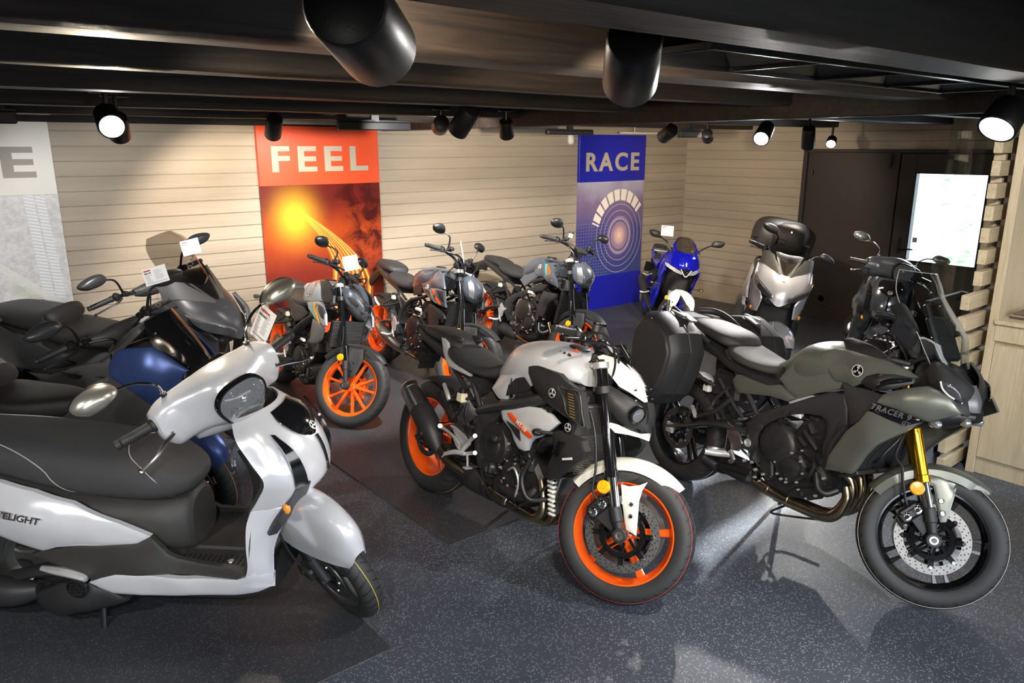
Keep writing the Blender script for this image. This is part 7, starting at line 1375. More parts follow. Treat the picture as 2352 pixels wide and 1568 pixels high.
# ------------------------------------------------------------ blue sport motorcycle
def sport():
    V = vehicle('motorcycle', 'bright blue faired sport motorcycle with a white front fender in the room corner', 'motorcycle', 6.6102, 5.6821, -2.25083, 0.17117, 0.43260, 0.8788, 1.3550, 0.2960, 0.3140, 0.100, 0.140, 0.4363, 0.0950); S = V.S; R = V.root; L = V.L; V.phase = .4
    make_wheel(V, 'front', 'vee', M_BLUEW, V.rf, V.wf, M=S, c=(L, V.rf), disc=(.135, .058, .095), dside=1); make_wheel(V, 'rear', 'vee', M_BLUEW, V.rr, V.wr, c=(0, V.rr), disc=(.11, .07, .075), sprocket=True)
    fk = fork(V, (1.06, .95), (1.23, .56), (1.29, .42), (L, V.rf), .10, .025, .0195, M_GLOSSK, M_CHROME, M=S); caliper(V, fk, (L, V.rf), 2.5, .146, -.078, S)
    q = MB(); q.lathe((1.25, -.125, .47), (0, -1, 0), [(0, -.006), (.025, -.006), (.027, 0), (.023, .006), (0, .007)], 20); q.build('reflector', M_AMBER, fk)
    f = MB(); RF = V.rf + .016; f.arc_shell((L, V.rf), [(RF - .04, -.068), (RF - .01, -.064), (RF + .004, -.03), (RF + .006, 0), (RF + .004, .03), (RF - .01, .064), (RF - .04, .068)], math.radians(118), math.radians(30), 24, ends=lambda t: 1 - .75 * max(0, (t - .6) / .4) ** 1.4)
    f.panel([(1.22, -.075, .56), (1.30, -.07, .60), (1.40, -.072, .58), (1.41, -.078, .48), (1.38, -.082, .36), (1.34, -.084, .31), (1.29, -.084, .38), (1.25, -.08, .48)], th=.006, both=True); ff = f.build('front_fender', M_WHITEPL, R, M=S)
    q = MB(); bolt(q, (1.345, -.088, .45), .008, .004); bolt(q, (1.345, -.09, .39), .008, .004); q.mirror(); q.build('fender_screw', M_BLACK, ff)
    hb = MB(); hb.tube([(.94, -.32, .93), (1.0, -.22, .955), (1.06, -.12, .965)], .012, 10, 4); hb.mirror(); h2 = hb.build('clip_on_bar', M_BLACKM, R, M=S)
    for s in (-1, 1):
        d = Vector((.06, s * -.10, .02)).normalized(); e = Vector((.935, s * .33, .93)); g = MB(); g.lathe(e, d, [(.012, -.002), (.017, 0), (.016, .02), (.017, .11), (.021, .12), (.012, .122)], 14); g.build('grip', M_GRIP, h2); g = MB(); g.tube([(1.04, s * .2, .95), (1.03, s * .28, .935), (1.0, s * .35, .92)], .007, 8, 4); g.build('lever', M_ALU, h2); g = MB(); g.box((1.02, s * .19, .965), (.05, .05, .04), bev=.01); g.cyl((1.05, s * .16, .97), (1.05, s * .16, 1.02), .018, .018, 10); g.build('switch_block', M_BLACKM, h2)
    # fairing
    c = MB(); c.surf([sym([(1.24, -.155, 1.02), (1.30, -.13, 1.035), (1.36, -.09, 1.03)])[:3], [(1.24, -.19, .97), (1.335, -.15, .975), (1.42, -.085, .97)], [(1.25, -.205, .915), (1.36, -.165, .91), (1.455, -.075, .905)], [(1.27, -.205, .86), (1.39, -.165, .855), (1.48, -.05, .855)]], 5, th=.01, both=True)
    c.surf([sym([(1.35, -.095, 1.03), (1.37, -.05, 1.03), (1.375, 0, 1.03)]), sym([(1.42, -.09, .97), (1.44, -.045, .975), (1.445, 0, .975)]), sym([(1.455, -.08, .905), (1.475, -.04, .91), (1.48, 0, .91)]), sym([(1.47, -.065, .865), (1.49, -.03, .87), (1.495, 0, .87)])], 5, th=.01)
    nf = c.build('nose_fairing', M_BLUE, R, smooth=60)
    c = MB(); c.surf([[(1.29, -.208, .885), (1.34, -.19, .885), (1.40, -.155, .87), (1.46, -.10, .85), (1.50, -.04, .825)], [(1.31, -.20, .855), (1.355, -.185, .845), (1.41, -.15, .83), (1.465, -.095, .81), (1.495, -.035, .80)]], 4, th=.012, both=True); c.build('headlight', mat('bright lamp lens', (.75, .76, .78), .1, metal=.6, noise=.5, nscale=70, coat=1), nf)
    c = MB(); c.surf([sym([(1.485, -.055, .86), (1.50, 0, .865)]), sym([(1.50, -.03, .82), (1.515, 0, .82)]), sym([(1.50, -.012, .79), (1.51, 0, .785)])], 4, th=.012); c.build('nose_intake', M_GLOSSK, nf)
    c = MB(); c.tube([(1.495, -.06, .86), (1.515, -.02, .80), (1.518, 0, .785), (1.515, .02, .80), (1.495, .06, .86)], .005, 8, 5); c.build('intake_trim', M_SILDEC, nf)
    c = MB(); c.surf([sym([(1.12, -.085, 1.17), (1.15, -.045, 1.185), (1.16, 0, 1.19)]), sym([(1.19, -.125, 1.12), (1.23, -.06, 1.13), (1.245, 0, 1.135)]), sym([(1.27, -.125, 1.06), (1.32, -.06, 1.06), (1.335, 0, 1.06)]), sym([(1.34, -.09, 1.02), (1.375, -.045, 1.01), (1.385, 0, 1.01)])], 4, th=.004); c.build('windscreen', M_SMOKE, R, smooth=60)
    c = MB(); c.surf([[(1.14, -.115, 1.12), (1.15, -.09, 1.16)], [(1.23, -.145, 1.08), (1.235, -.12, 1.10)], [(1.31, -.125, 1.03), (1.32, -.10, 1.04)]], 4, th=.01, both=True); c.build('screen_surround', M_BLUE, nf)
    c = MB(); c.panel([(.98, -.17, .86), (1.10, -.185, .92), (1.24, -.20, .92), (1.30, -.205, .86), (1.33, -.205, .80), (1.24, -.21, .72), (1.20, -.205, .62), (1.12, -.20, .58), (1.05, -.20, .66), (1.0, -.18, .78)], ridge=[(1.15, -.225, .80)], th=.02, both=True); c.panel([(.72, -.17, .50), (.90, -.185, .60), (1.08, -.195, .62), (1.20, -.2, .60), (1.14, -.195, .46), (1.02, -.18, .32), (.84, -.16, .24), (.66, -.14, .22), (.62, -.14, .30)], ridge=[(.95, -.21, .46)], th=.02, both=True); c.build('side_fairing', M_BLUE, R)
    c = MB(); c.loft([(1.0, 0, .14, .40, .65, .90, 3, 3), (1.2, 0, .15, .50, .70, .90, 3, 3), (1.32, 0, .14, .62, .76, .86, 3, 3), (1.42, 0, .09, .74, .80, .84, 3, 3)], 24, 4); c.build('inner_fairing', M_BLACK, R, smooth=60)
    MB().loft([(.52, 0, .07, .74, .80, .86, 2.6, 2.4), (.60, 0, .12, .75, .84, .93, 2.6, 2.4), (.74, 0, .15, .78, .88, .985, 2.6, 2.4), (.88, 0, .155, .80, .90, 1.0, 2.6, 2.5), (1.0, 0, .12, .84, .90, .97, 2.6, 2.5)], 32, 5).build('fuel_tank', M_BLUE, R, smooth=60)
    MB().loft(seat_set(-.04, -.02, .85), 30, 5).build('seat', M_SEAT, R, smooth=60); MB().loft([(-.22, 0, .05, .90, .92, .94, 2.5, 2.5), (-.1, 0, .09, .87, .91, .95, 2.5, 3), (.08, 0, .10, .84, .88, .92, 2.5, 3), (.14, 0, .07, .83, .86, .89, 2.5, 2.5)], 28, 4).build('pillion_seat', M_SEAT, R, smooth=60)
    MB().loft([(-.28, 0, .04, .87, .89, .92, 3, 3), (-.1, 0, .10, .80, .85, .90, 3, 3), (.2, 0, .12, .72, .77, .83, 3, 3), (.5, 0, .12, .68, .74, .79, 3, 3)], 26, 4).build('tail_fairing', M_BLUE, R, smooth=60)
    for s in (-1, 1):
        mb = MB(); mb.tube([(1.26, s * .15, 1.06), (1.22, s * .24, 1.12), (1.20, s * .31, 1.15)], [.010, .008, .007], 8, 4); mb.box((1.27, s * .15, 1.045), (.05, .03, .015), bev=.004); st = mb.build('mirror', M_BLACK, R)
        h = MB(); o = catmull([(s * a, b, 0) for a, b in ((-.075, -.03), (-.05, .03), (.03, .045), (.08, .03), (.05, -.025), (-.02, -.035))], 3, True); cc = Vector((1.20, s * .36, 1.17)); h.rings([[tuple(cc + Vector((dx, q[0] * k, q[1] * k))) for q in o] for k, dx in ((.4, .045), (.8, .03), (1, .005), (.95, -.005))]); h.build('mirror_housing', M_BLACKM, st, smooth=50)
    turn_signal(V, (1.22, -.19, .62), (1.22, -.27, .625)); turn_signal(V, (1.22, .19, .62), (1.22, .27, .625))
    q = MB()
    for s in (-1, 1): q.ell((1.235, s * .29, .625), (.012, .012, .010), n=8)
    q.build('orange_bulb', M_ORLENS, R)
    w = MB()
    for s in (-1, 1): w.tube([(.48, s * .10, .45), (.2, s * .11, .40), (0, s * .105, V.rr)], [.035, .04, .028], 10, 4, flat=.5); w.tube([(.48, s * .10, .64), (.1, s * .08, .80)], .012, 8, 1); w.tube([(1.05, s * .05, .86), (.8, s * .14, .7), (.5, s * .12, .5)], .022, 8, 4)
    w.build('frame', M_BLACKM, R)
    triple_engine(V, .05, -.02, .78, seed=9); side_stand(V, (.55, .11, .24), (.46, .25, .03))
    x = MB(); x.tube([(.9, 0, .3), (.7, -.05, .2), (.5, -.12, .25), (.2, -.17, .42), (.02, -.18, .50)], [.02, .02, .03, .055, .05], 14, 5); x.build('exhaust', M_BLACKM, R)
    q = MB(); q.tube([(.45, -.13, .40), (.43, -.19, .37), (.42, -.24, .37)], .010, 8, 3); q.tube([(.30, -.12, .60), (.2, -.15, .56), (.16, -.2, .57)], .009, 8, 3); q.mirror(); q.build('footpeg', M_ALU, R)
    q = MB(); q.tube([(-.22, 0, .86), (-.34, 0, .76), (-.38, 0, .68)], .025, 8, 3); q.box((-.40, 0, .60), (.012, .17, .14), rot=Matrix.Rotation(.3, 3, 'Y'), bev=.004); q.build('plate_holder', M_BLACK, R)
sport()

# ------------------------------------------------------------ classic flat-floor scooters
M_LEVER = mat('bright lever', (.72, .72, .72), .22, metal=1)
M_MIRG = mat('champagne mirror shell', (.48, .46, .40), .28, metal=.8)
M_DARKP = mat('dark grey moulded plastic', (.036, .035, .033), .46, bump=.3, bscale=1100)
M_FABRIC = mat('charcoal seat cover', (.04, .04, .042), .55, bump=.5, bscale=1800)
M_STITCH = mat('grey thread', (.4, .4, .4), .6)
M_PEARL = mat('pearl white bodywork', (.74, .75, .79), .2, metal=.35, coat=.7)
M_NAVY = mat('midnight grey gloss', (.07, .08, .10), .16, metal=.6, coat=.8)
def small_scooter(label, pose, paint, mirc, group=None, stand_centre=True, decal=True, flip=False):
    V = vehicle('scooter', label, 'scooter', *pose, group=group); S = V.S; R = V.root; L = V.L; V.phase = .4
    fw = make_wheel(V, 'front', 'five', M_WHEELG, V.rf, V.wf, rimr=.163, M=S, c=(L, V.rf), line=(M_TLINE_Y, [-.004]) if decal else None, disc=(.10, .045, .06), tmat=M_TREADS, hubr=.028)
    V.phase = .9; make_wheel(V, 'rear', 'three', M_WHEELG, V.rr, V.wr, rimr=.142, c=(0, V.rr + (.0)), tmat=M_TREADS)
    k = MB()
    for s in (-1, 1):
        k.cyl((1.00, s * .055, .80), (1.235, s * .062, .30), .02, .02, 12); k.cyl((1.22, s * .062, .33), (L, s * .062, V.rf), .026, .022, 12); k.cyl((L, s * .04, V.rf), (L, s * .085, V.rf), .014, .014, 10)
    k.box((1.18, -.075, .24), (.09, .045, .06), bev=.01); k.cyl((1.17, -.09, .24), (1.17, -.10, .24), .012, .012, 10); k.cyl((.98, 0, .84), (1.05, 0, .70), .03, .03, 14)
    k.tube([(1.08, -.08, .62), (1.12, -.10, .48), (1.14, -.10, .34), (1.16, -.09, .27)], .005, 8, 5); k.build('fork', M_BLACKM, R, M=S)
    f = MB(); f.surf([sym([(1.06, -.10, .43), (1.09, -.095, .52), (1.13, -.05, .60), (1.14, 0, .62)]), sym([(1.18, -.098, .41), (1.22, -.088, .53), (1.27, -.052, .63), (1.28, 0, .655)]), sym([(1.30, -.088, .42), (1.34, -.078, .53), (1.39, -.047, .625), (1.40, 0, .65)]), sym([(1.40, -.072, .43), (1.44, -.062, .51), (1.475, -.036, .58), (1.485, 0, .595)]), sym([(1.455, -.04, .41), (1.478, -.034, .44), (1.495, -.02, .48), (1.50, 0, .49)])], 5, th=.006); f.build('front_fender', paint, R, M=S)
    # handlebar cover, lamp, grips, levers
    HS = [(-.25, .865, .045, .945, .995, 1.05, 3, 3), (-.215, .87, .058, .90, .985, 1.075, 3, 2.8), (-.17, .88, .07, .905, .99, 1.09, 2.6, 2.6), (-.12, .905, .085, .925, 1.0, 1.105, 2.6, 2.6), (-.06, .935, .10, .92, 1.02, 1.125, 2.6, 2.6), (0, .945, .105, .915, 1.02, 1.132, 2.6, 2.6)]
    h = MB(); h.loft(HS + [(-a, *b_) for a, *b_ in reversed(HS[:-1])], 32, 4, axis='y')
    h.loft([(-.14, .87, .03, .86, .90, .95, 2.4, 2.4), (-.08, .90, .05, .86, .91, .97, 2.4, 2.4), (0, .92, .06, .85, .91, .98, 2.4, 2.4), (.08, .90, .05, .86, .91, .97, 2.4, 2.4), (.14, .87, .03, .86, .90, .95, 2.4, 2.4)], 20, 3, axis='y')
    hb = h.build('handlebar_cover', paint, R, M=S, smooth=60)
    d = Vector((.93, 0, .05)).normalized(); c = Vector((1.054, 0, 1.018))
    def tri(k, dx): return [tuple(c + Vector((dx, q[0] * k, q[1] * k))) for q in catmull([(a_ * 1.1, b_ * 1.08, 0) for a_, b_ in ((0, .086), (.06, .075), (.092, .03), (.075, -.035), (.035, -.078), (0, -.085), (-.035, -.078), (-.075, -.035), (-.092, .03), (-.06, .075))], 4, True)]
    q = MB(); q.rings([tri(.99, -.012), tri(.99, .006), tri(.96, .012), tri(.90, .012), tri(.88, .0)]); lr = q.build('lamp_rim', M_GLOSSK, hb); 
    q = MB(); q.rings([tri(.90, .010), tri(.90, .013), tri(.75, .030), tri(.4, .040), tri(.1, .043)]); q.build('headlight_lens', M_CLEAR, hb)
    q = MB(); q.rings([tri(.89, .009), tri(.7, .003), tri(.4, -.004), tri(.15, -.005)]); q.ell(c + Vector((.008, 0, .02)), (.016, .016, .016), n=12)
    for t in range(10): q.box(c + Vector((.006 - .0005 * abs(t - 5), (t - 4.5) * .012, -.01 + .02 * math.sin(t))), (.004, .004, .07), bev=.001, rot=Matrix.Rotation(.5 * math.sin(t * 2.1), 3, 'X'))
    q.build('headlight_reflector', M_REFL, hb)
    for s in (-1, 1):
        e = Vector((.825, s * .365, .992)); n = Vector((.87, s * .21, 1.01)); dd = (n - e).normalized(); g = MB()
        g.lathe(e - dd * .02, dd, [(.012, 0), (.018, .003), (.018, .02), (.014, .022), (.018, .026), (.019, .04), (.018, .06), (.0195, .13), (.024, .135), (.024, .145), (.012, .15)], 18)
        for t in range(12): a = 2 * PI * t / 12; u = dd.orthogonal().normalized(); v = dd.cross(u); o = (u * math.cos(a) + v * math.sin(a)) * .0172; g.cyl(e + dd * .03 + o, e + dd * .105 + o, .0014, .0014, 5)
        g.build('grip', M_GRIP, hb)
        g = MB(); P = [(.915, s * .215, .975), (.935, s * .27, .965), (.945, s * .32, .945), (.925, s * .375, .915)]; g.tube(P, [.010, .009, .007, .007], 8, 5, flat=.6); g.ell(P[-1], (.012, .012, .012), n=12); g.box((.90, s * .215, .98), (.05, .03, .02), bev=.005); g.build('lever', M_LEVER, hb)
        g = MB(); b = Vector((.86, s * .175, 1.07)); g.cyl(b, b + Vector((0, 0, .03)), .012, .011, 12, mi=1); g.tube([b + Vector((0, 0, .02)), b + Vector((0, s * .01, .07)), b + Vector((-.01, s * .07, .115)), b + Vector((-.02, s * .14, .125))], .0055, 8, 6); st = g.build('mirror_stalk', [M_CHROME, M_BLACK], hb)
        hc = b + Vector((-.02, s * .20, .135)); g = MB(); R3 = Matrix.Rotation(s * .12, 3, 'Y')
        o = catmull([(s * a * 1.0, b2, 0) for a, b2 in ((-.078, -.004), (-.05, .032), (0, .046), (.05, .036), (.078, .006), (.05, -.03), (0, -.036), (-.05, -.024))], 4, True)
        g.rings([[tuple(hc + Vector((dx, q_[0] * kk, q_[1] * kk))) for q_ in o] for kk, dx in ((.3, .052), (.65, .045), (.88, .03), (.99, .012), (1, 0))]); g.build('mirror_housing', mirc, st, smooth=70)
        g = MB(); g.rings([[tuple(hc + Vector((dx, q_[0] * kk, q_[1] * kk))) for q_ in o] for kk, dx in ((1.02, .002), (1.02, -.008), (.93, -.010))]); g.build('mirror_rim', M_BLACK, st, smooth=50)
        g = MB(); g.rings([[tuple(hc + Vector((dx, q_[0] * .92, q_[1] * .92))) for q_ in o] for dx in (-.010, -.012)]); g.build('mirror_glass', M_CHROME, st, smooth=0)
    q = MB(); q.box((.84, 0, 1.09), (.10, .16, .03), rot=Matrix.Rotation(-.5, 3, 'Y'), bev=.012); q.build('instrument_panel', M_GLOSSK, hb)
    # leg shield
    sh = MB(); sh.surf([sym([(.985, -.15, .945), (1.03, -.13, .955), (1.075, -.07, .96), (1.09, 0, .96)]), sym([(1.015, -.195, .885), (1.09, -.16, .895), (1.155, -.08, .90), (1.17, 0, .90)]), sym([(1.065, -.212, .81), (1.145, -.18, .815), (1.215, -.09, .82), (1.23, 0, .82)]), sym([(1.108, -.222, .737), (1.185, -.185, .735), (1.245, -.09, .73), (1.26, 0, .73)]), sym([(1.075, -.218, .665), (1.165, -.18, .665), (1.24, -.09, .665), (1.257, 0, .665)]), sym([(1.04, -.215, .61), (1.13, -.17, .605), (1.205, -.08, .62), (1.225, 0, .63)])], 5, th=.006)
    sb = sh.build('front_shield', paint, R, smooth=60)
    lw = MB(); lw.surf([[(1.04, -.216, .612), (1.09, -.195, .61), (1.14, -.165, .605), (1.19, -.09, .61)], [(1.018, -.222, .55), (1.055, -.205, .54), (1.095, -.175, .53), (1.125, -.125, .52)], [(1.006, -.224, .46), (1.035, -.212, .45), (1.065, -.185, .44), (1.085, -.15, .43)], [(1.0, -.224, .37), (1.03, -.215, .36), (1.06, -.19, .355), (1.075, -.16, .35)], [(.97, -.224, .29), (1.01, -.217, .28), (1.05, -.195, .27), (1.075, -.175, .262)]], 5, th=.006, both=True)
    lw.build('lower_shield', paint, R, smooth=60)
    q = MB(); q.surf([sym([(.985, -.145, .94), (.965, -.08, .95), (.96, 0, .955)]), sym([(1.055, -.205, .81), (1.0, -.13, .79), (.985, 0, .785)]), sym([(1.095, -.215, .737), (1.03, -.15, .70), (1.0, 0, .70)]), sym([(1.03, -.21, .61), (1.02, -.14, .60), (1.0, 0, .60)]), sym([(1.0, -.215, .46), (1.02, -.14, .45), (1.0, 0, .45)]), sym([(.98, -.215, .34), (.995, -.14, .345), (.985, 0, .345)])], 4, th=-.02); ib = q.build('inner_shield', M_DARKP, R, smooth=60)
    q = MB(); q.box((.99, -.05, .76), (.04, .03, .05), bev=.006); q.cyl((.985, -.05, .76), (.96, -.05, .76), .012, .012, 12, mi=1); q.tube([(.98, .04, .70), (.94, .04, .69), (.93, .04, .66)], .006, 8, 4, mi=1); q.build('ignition_switch', [M_BLACK, M_ALU], ib)
    # black trims and lamps let into the shield
    q = MB(); q.surf([[(1.135, -.172, .905), (1.145, -.163, .90)], [(1.18, -.175, .83), (1.203, -.148, .83)], [(1.20, -.178, .76), (1.232, -.145, .76)], [(1.205, -.175, .69), (1.238, -.135, .69)]], 4, th=.008, both=True); q.build('shield_slit', M_GLOSSK, sb)
    q = MB(); q.surf([[(1.20, -.165, .68), (1.24, -.12, .69)], [(1.172, -.168, .63), (1.212, -.115, .63)], [(1.125, -.185, .56), (1.155, -.14, .555)], [(1.088, -.195, .50), (1.105, -.165, .49)]], 4, th=.02, both=True); q.build('turn_signal', M_LENSK, sb)
    q = MB()
    for s in (-1, 1): q.ell((1.155, s * .165, .60), (.015, .012, .022), n=12)
    q.build('orange_bulb', M_ORLENS, sb)
    q = MB(); q.surf([sym([(1.10, -.075, .945), (1.112, -.04, .95), (1.116, 0, .95)]), sym([(1.145, -.10, .915), (1.175, -.05, .915), (1.182, 0, .915)]), sym([(1.195, -.085, .87), (1.213, -.04, .87), (1.218, 0, .87)]), sym([(1.218, -.035, .835), (1.226, -.02, .833), (1.231, 0, .83)])], 5, th=.008); gr = q.build('nose_grille', M_GLOSSK, sb, smooth=60)
    emblem(V, (1.222, -.0, .862), .018, gr, nrm=(.8, 0, .6), up=(-.6, 0, .8))
    q = MB(); q.tube([(1.233, 0, .825), (1.252, 0, .78), (1.262, 0, .73), (1.264, 0, .68)], .007, 8, 4); q.build('centre_trim', M_GLOSSK, sb)
    # floor and lower side
    q = MB(); q.box((.80, 0, .325), (.46, .40, .04), bev=.012); q.box((.80, 0, .345), (.40, .16, .02), bev=.008); q.loft([(.56, 0, .17, .30, .33, .36, 3, 3), (.62, 0, .185, .30, .34, .38, 3, 3), (.70, 0, .19, .30, .32, .35, 3, 3)], 24, 3)
    fb = q.build('floorboard', M_DARKP, R)
    q = MB()
    for s in (-1, 1):
        for i in range(15): q.box((.66 + i * .021, s * .15, .3465), (.006, .07, .003), bev=.001)
        q.lathe((.90, s * .15, .346), (0, 0, 1), [(.013, 0), (.011, .003), (0, .0035)], 14, mi=1)
    q.build('foot_grip', [M_GRIP, M_ALU], fb)
    q = MB(); q.panel([(0.353, -0.22, 0.267), (0.406, -0.222, 0.291), (0.471, -0.224, 0.312), (0.613, -0.226, 0.317), (0.81, -0.227, 0.317), (0.952, -0.226, 0.318), (0.992, -0.226, 0.332), (1.019, -0.222, 0.349), (1.076, -0.18, 0.32), (1.069, -0.18, 0.266), (1.016, -0.2, 0.248), (0.936, -0.215, 0.24), (0.76, -0.22, 0.232), (0.558, -0.22, 0.22), (0.444, -0.22, 0.222), (0.395, -0.22, 0.242)], ridge=[(0.741, -0.232, 0.28), (1.03, -0.205, 0.291)], th=.02, bulge=.006, rr=.012, both=True); q.build('lower_trim', paint, R)
    q = MB(); q.loft([(.42, 0, .18, .20, .24, .30, 3, 3), (.60, 0, .19, .17, .24, .32, 3, 3), (.85, 0, .19, .16, .24, .31, 3, 3), (1.0, 0, .185, .18, .25, .31, 3, 3), (1.07, 0, .16, .22, .26, .31, 3, 3)], 24, 4); q.build('belly_cover', M_BLACKM, R)
    q = MB(); q.panel([(0.124, -0.2, 0.366), (0.189, -0.205, 0.396), (0.351, -0.215, 0.43), (0.571, -0.205, 0.442), (0.623, -0.195, 0.469), (0.673, -0.19, 0.396), (0.709, -0.19, 0.375), (0.804, -0.2, 0.365), (0.953, -0.215, 0.362), (0.992, -0.22, 0.346), (0.95, -0.222, 0.313), (0.61, -0.222, 0.314), (0.468, -0.22, 0.308), (0.371, -0.216, 0.273), (0.27, -0.21, 0.32)], th=.02, bulge=.004, rr=.012, both=True); q.build('lower_side_cover', M_DARKP, R)
    q = MB(); q.loft([(-.30, 0, .12, .50, .58, .68, 3, 3), (0, 0, .16, .45, .55, .67, 3, 3), (.30, 0, .175, .40, .50, .60, 3, 3), (.52, 0, .165, .37, .48, .59, 3, 2.6), (.64, 0, .155, .35, .46, .585, 3, 2.6), (.715, 0, .12, .34, .44, .58, 3, 2.6), (.74, 0, .09, .36, .44, .56, 3, 2.6)], 30, 5); q.build('seat_base', M_DARKP, R)
    # white rear side
    q = MB(); q.panel([(-0.56, -0.09, 0.66), (-0.45, -0.15, 0.7), (-0.2, -0.18, 0.72), (0.079, -0.195, 0.68), (0.204, -0.197, 0.647), (0.343, -0.195, 0.602), (0.387, -0.2, 0.579), (0.507, -0.2, 0.528), (0.62, -0.19, 0.467), (0.594, -0.195, 0.453), (0.564, -0.2, 0.438), (0.463, -0.212, 0.436), (0.353, -0.218, 0.432), (0.261, -0.222, 0.424), (0.2, -0.222, 0.405), (0.12, -0.226, 0.433), (0.049, -0.228, 0.466), (-0.2, -0.2, 0.545), (-0.45, -0.16, 0.6)], ridge=[(0.189, -0.235, 0.606), (0.307, -0.235, 0.555), (0.419, -0.225, 0.503), (-0.2, -0.21, 0.64)], th=.02, bulge=.006, rr=.014, both=True)
    sc_ = q.build('side_cover', paint, R)
    if decal:
        a = Vector((-0.019, -0.24, 0.6)); b = Vector((0.183, -0.24, 0.566)); q = decal_mb("D'ELIGHT", .042, b + (b - a).normalized() * .06 + Vector((0, -.014, 0)), b - a, (.1, 0, 1), ext=.0018, bold=.0008, shear=.3, align='RIGHT'); q.build('lettering', M_STEEL, sc_)
    SEATS = [(-.47, 0, .05, .74, .765, .785, 2.5, 2.4), (-.42, 0, .10, .71, .76, .81, 2.5, 2.6), (-.25, 0, .135, .685, .755, .835, 2.5, 2.8), (0, 0, .155, .655, .735, .818, 2.5, 3), (.2, 0, .17, .615, .70, .805, 2.5, 3), (.38, 0, .178, .585, .68, .787, 2.5, 3), (.53, 0, .175, .575, .665, .765, 2.5, 3), (.64, 0, .16, .575, .65, .735, 2.5, 2.8), (.71, 0, .13, .585, .645, .70, 2.5, 2.6), (.75, 0, .09, .60, .64, .67, 2.5, 2.4), (.765, 0, .04, .62, .64, .655, 2.5, 2.4)]; SEATX = [k_[0] for k_ in SEATS]; s_ = MB(); s_.loft(SEATS, 44, 6)
    st = s_.build('seat', M_FABRIC, R, smooth=60)
    q = MB()
    for pts in ([(-.10, 62), (.04, 50), (.16, 30), (.25, 5), (.31, -30), (.34, -62)], [(.50, 88), (.55, 62), (.61, 40), (.66, 15), (.685, -15), (.69, -50)]):
        P = []
        for xx, aa in catmull([(a_, b_, 0) for a_, b_ in pts], 5)[:, :2] if False else [c_[:2] for c_ in catmull([(a_, b_, 0) for a_, b_ in pts], 5)]:
            v = [np.interp(xx, SEATX, [k_[i] for k_ in SEATS]) for i in range(8)]; c, d = math.cos(math.radians(aa)), math.sin(math.radians(aa)); e = v[7] if d >= 0 else v[6]
            P.append((xx, -(v[2] * abs(c) ** (2 / e)) * 1.004, v[4] + (v[5] - v[4] if d >= 0 else v[4] - v[3]) * math.copysign(abs(d) ** (2 / e), d) * 1.01))
        q.tube(P, .002, 6, 1)
    q.mirror(); q.build('stitching', M_STITCH, st)
    # engine, arm, footrest, exhaust, stand
    q = MB(); q.panel([(0.088, -0.2, 0.171), (0.115, -0.205, 0.193), (0.173, -0.21, 0.221), (0.223, -0.215, 0.248), (0.264, -0.215, 0.255), (0.344, -0.215, 0.258), (0.367, -0.21, 0.235), (0.426, -0.205, 0.209), (0.476, -0.19, 0.166), (0.432, -0.19, 0.142), (0.345, -0.2, 0.119), (0.268, -0.21, 0.106), (0.187, -0.215, 0.091), (0.146, -0.21, 0.105), (0.108, -0.205, 0.132)], ridge=[(0.235, -0.235, 0.155), (0.313, -0.23, 0.161)], th=.05, bulge=.012, rr=.02); q.loft([(.08, 0, .15, .17, .26, .33, 3, 3), (.25, 0, .17, .15, .25, .34, 3, 3), (.45, 0, .14, .17, .25, .32, 3, 3)], 24, 3)
    en = q.build('engine_cover', M_BLACKM, R)
    q = MB(); c = Vector((0.313, -0.236, 0.25)); q.lathe(c, (0, -1, 0), [(.042, -.01), (.042, .002), (.036, .004), (.035, -.006), (0, -.006)], 26)
    for t in range(4): q.box(c + Vector((0, -.003, -.022 + t * .0145)), (.066 - .012 * abs(t - 1.5), .003, .002), mi=1)
    for t in range(5): q.box(c + Vector((-.026 + t * .013, -.003, 0)), (.002, .003, .05 - .006 * abs(t - 2)), mi=1, rot=Matrix.Rotation(.25 * (-1) ** t, 3, 'Y'))
    q.build('fan_grille', [M_BLACK, M_ENGG], en)
    q = MB(); q.tube([(0.173, -0.215, 0.322), (0.227, -0.22, 0.318), (0.282, -0.222, 0.311), (0.339, -0.22, 0.293), (0.34, -0.215, 0.278)], [.012, .018, .02, .018, .012], 8, 4, flat=.8); q.mirror(); q.build('passenger_footrest', M_ALU, R)
    q = MB(); q.tube([(.30, -.15, .27), (.16, -.16, .28), (.02, -.15, .235), (-.03, -.14, .22)], [.035, .04, .035, .03], 12, 4, flat=.6); q.box((.12, .12, .24), (.36, .08, .14), bev=.03); q.cyl((-.02, -.12, V.rr), (-.02, -.17, V.rr), .02, .02, 10); q.build('swingarm', M_BLACKM, R)
    q = MB(); q.tube([(.12, -.19, .20), (.02, -.20, .19), (-.15, -.20, .20), (-.35, -.19, .25), (-.40, -.19, .27)], [.03, .055, .062, .058, .04], 16, 4); q.build('exhaust', M_BLACKM, R)
    q = MB(); q.cyl((.33, -.12, .20), (.345, -.185, .01), .014, .012, 10); q.cyl((.33, .12, .20), (.345, .185, .01), .014, .012, 10); q.cyl((.33, -.13, .19), (.33, .13, .19), .014, .014, 10); q.box((.36, -.19, .008), (.07, .045, .014), bev=.004); q.box((.36, .19, .008), (.07, .045, .014), bev=.004); q.tube([(.34, .15, .12), (.26, .20, .11), (.22, .22, .10)], .008, 8, 3)
    q.build('centre_stand', M_BLACK, R)
    q = MB(); q.loft([(-.62, 0, .06, .56, .62, .68, 3, 3), (-.50, 0, .11, .55, .63, .70, 3, 3), (-.38, 0, .13, .54, .62, .70, 3, 3)], 20, 3); q.build('tail_cover', paint, R)
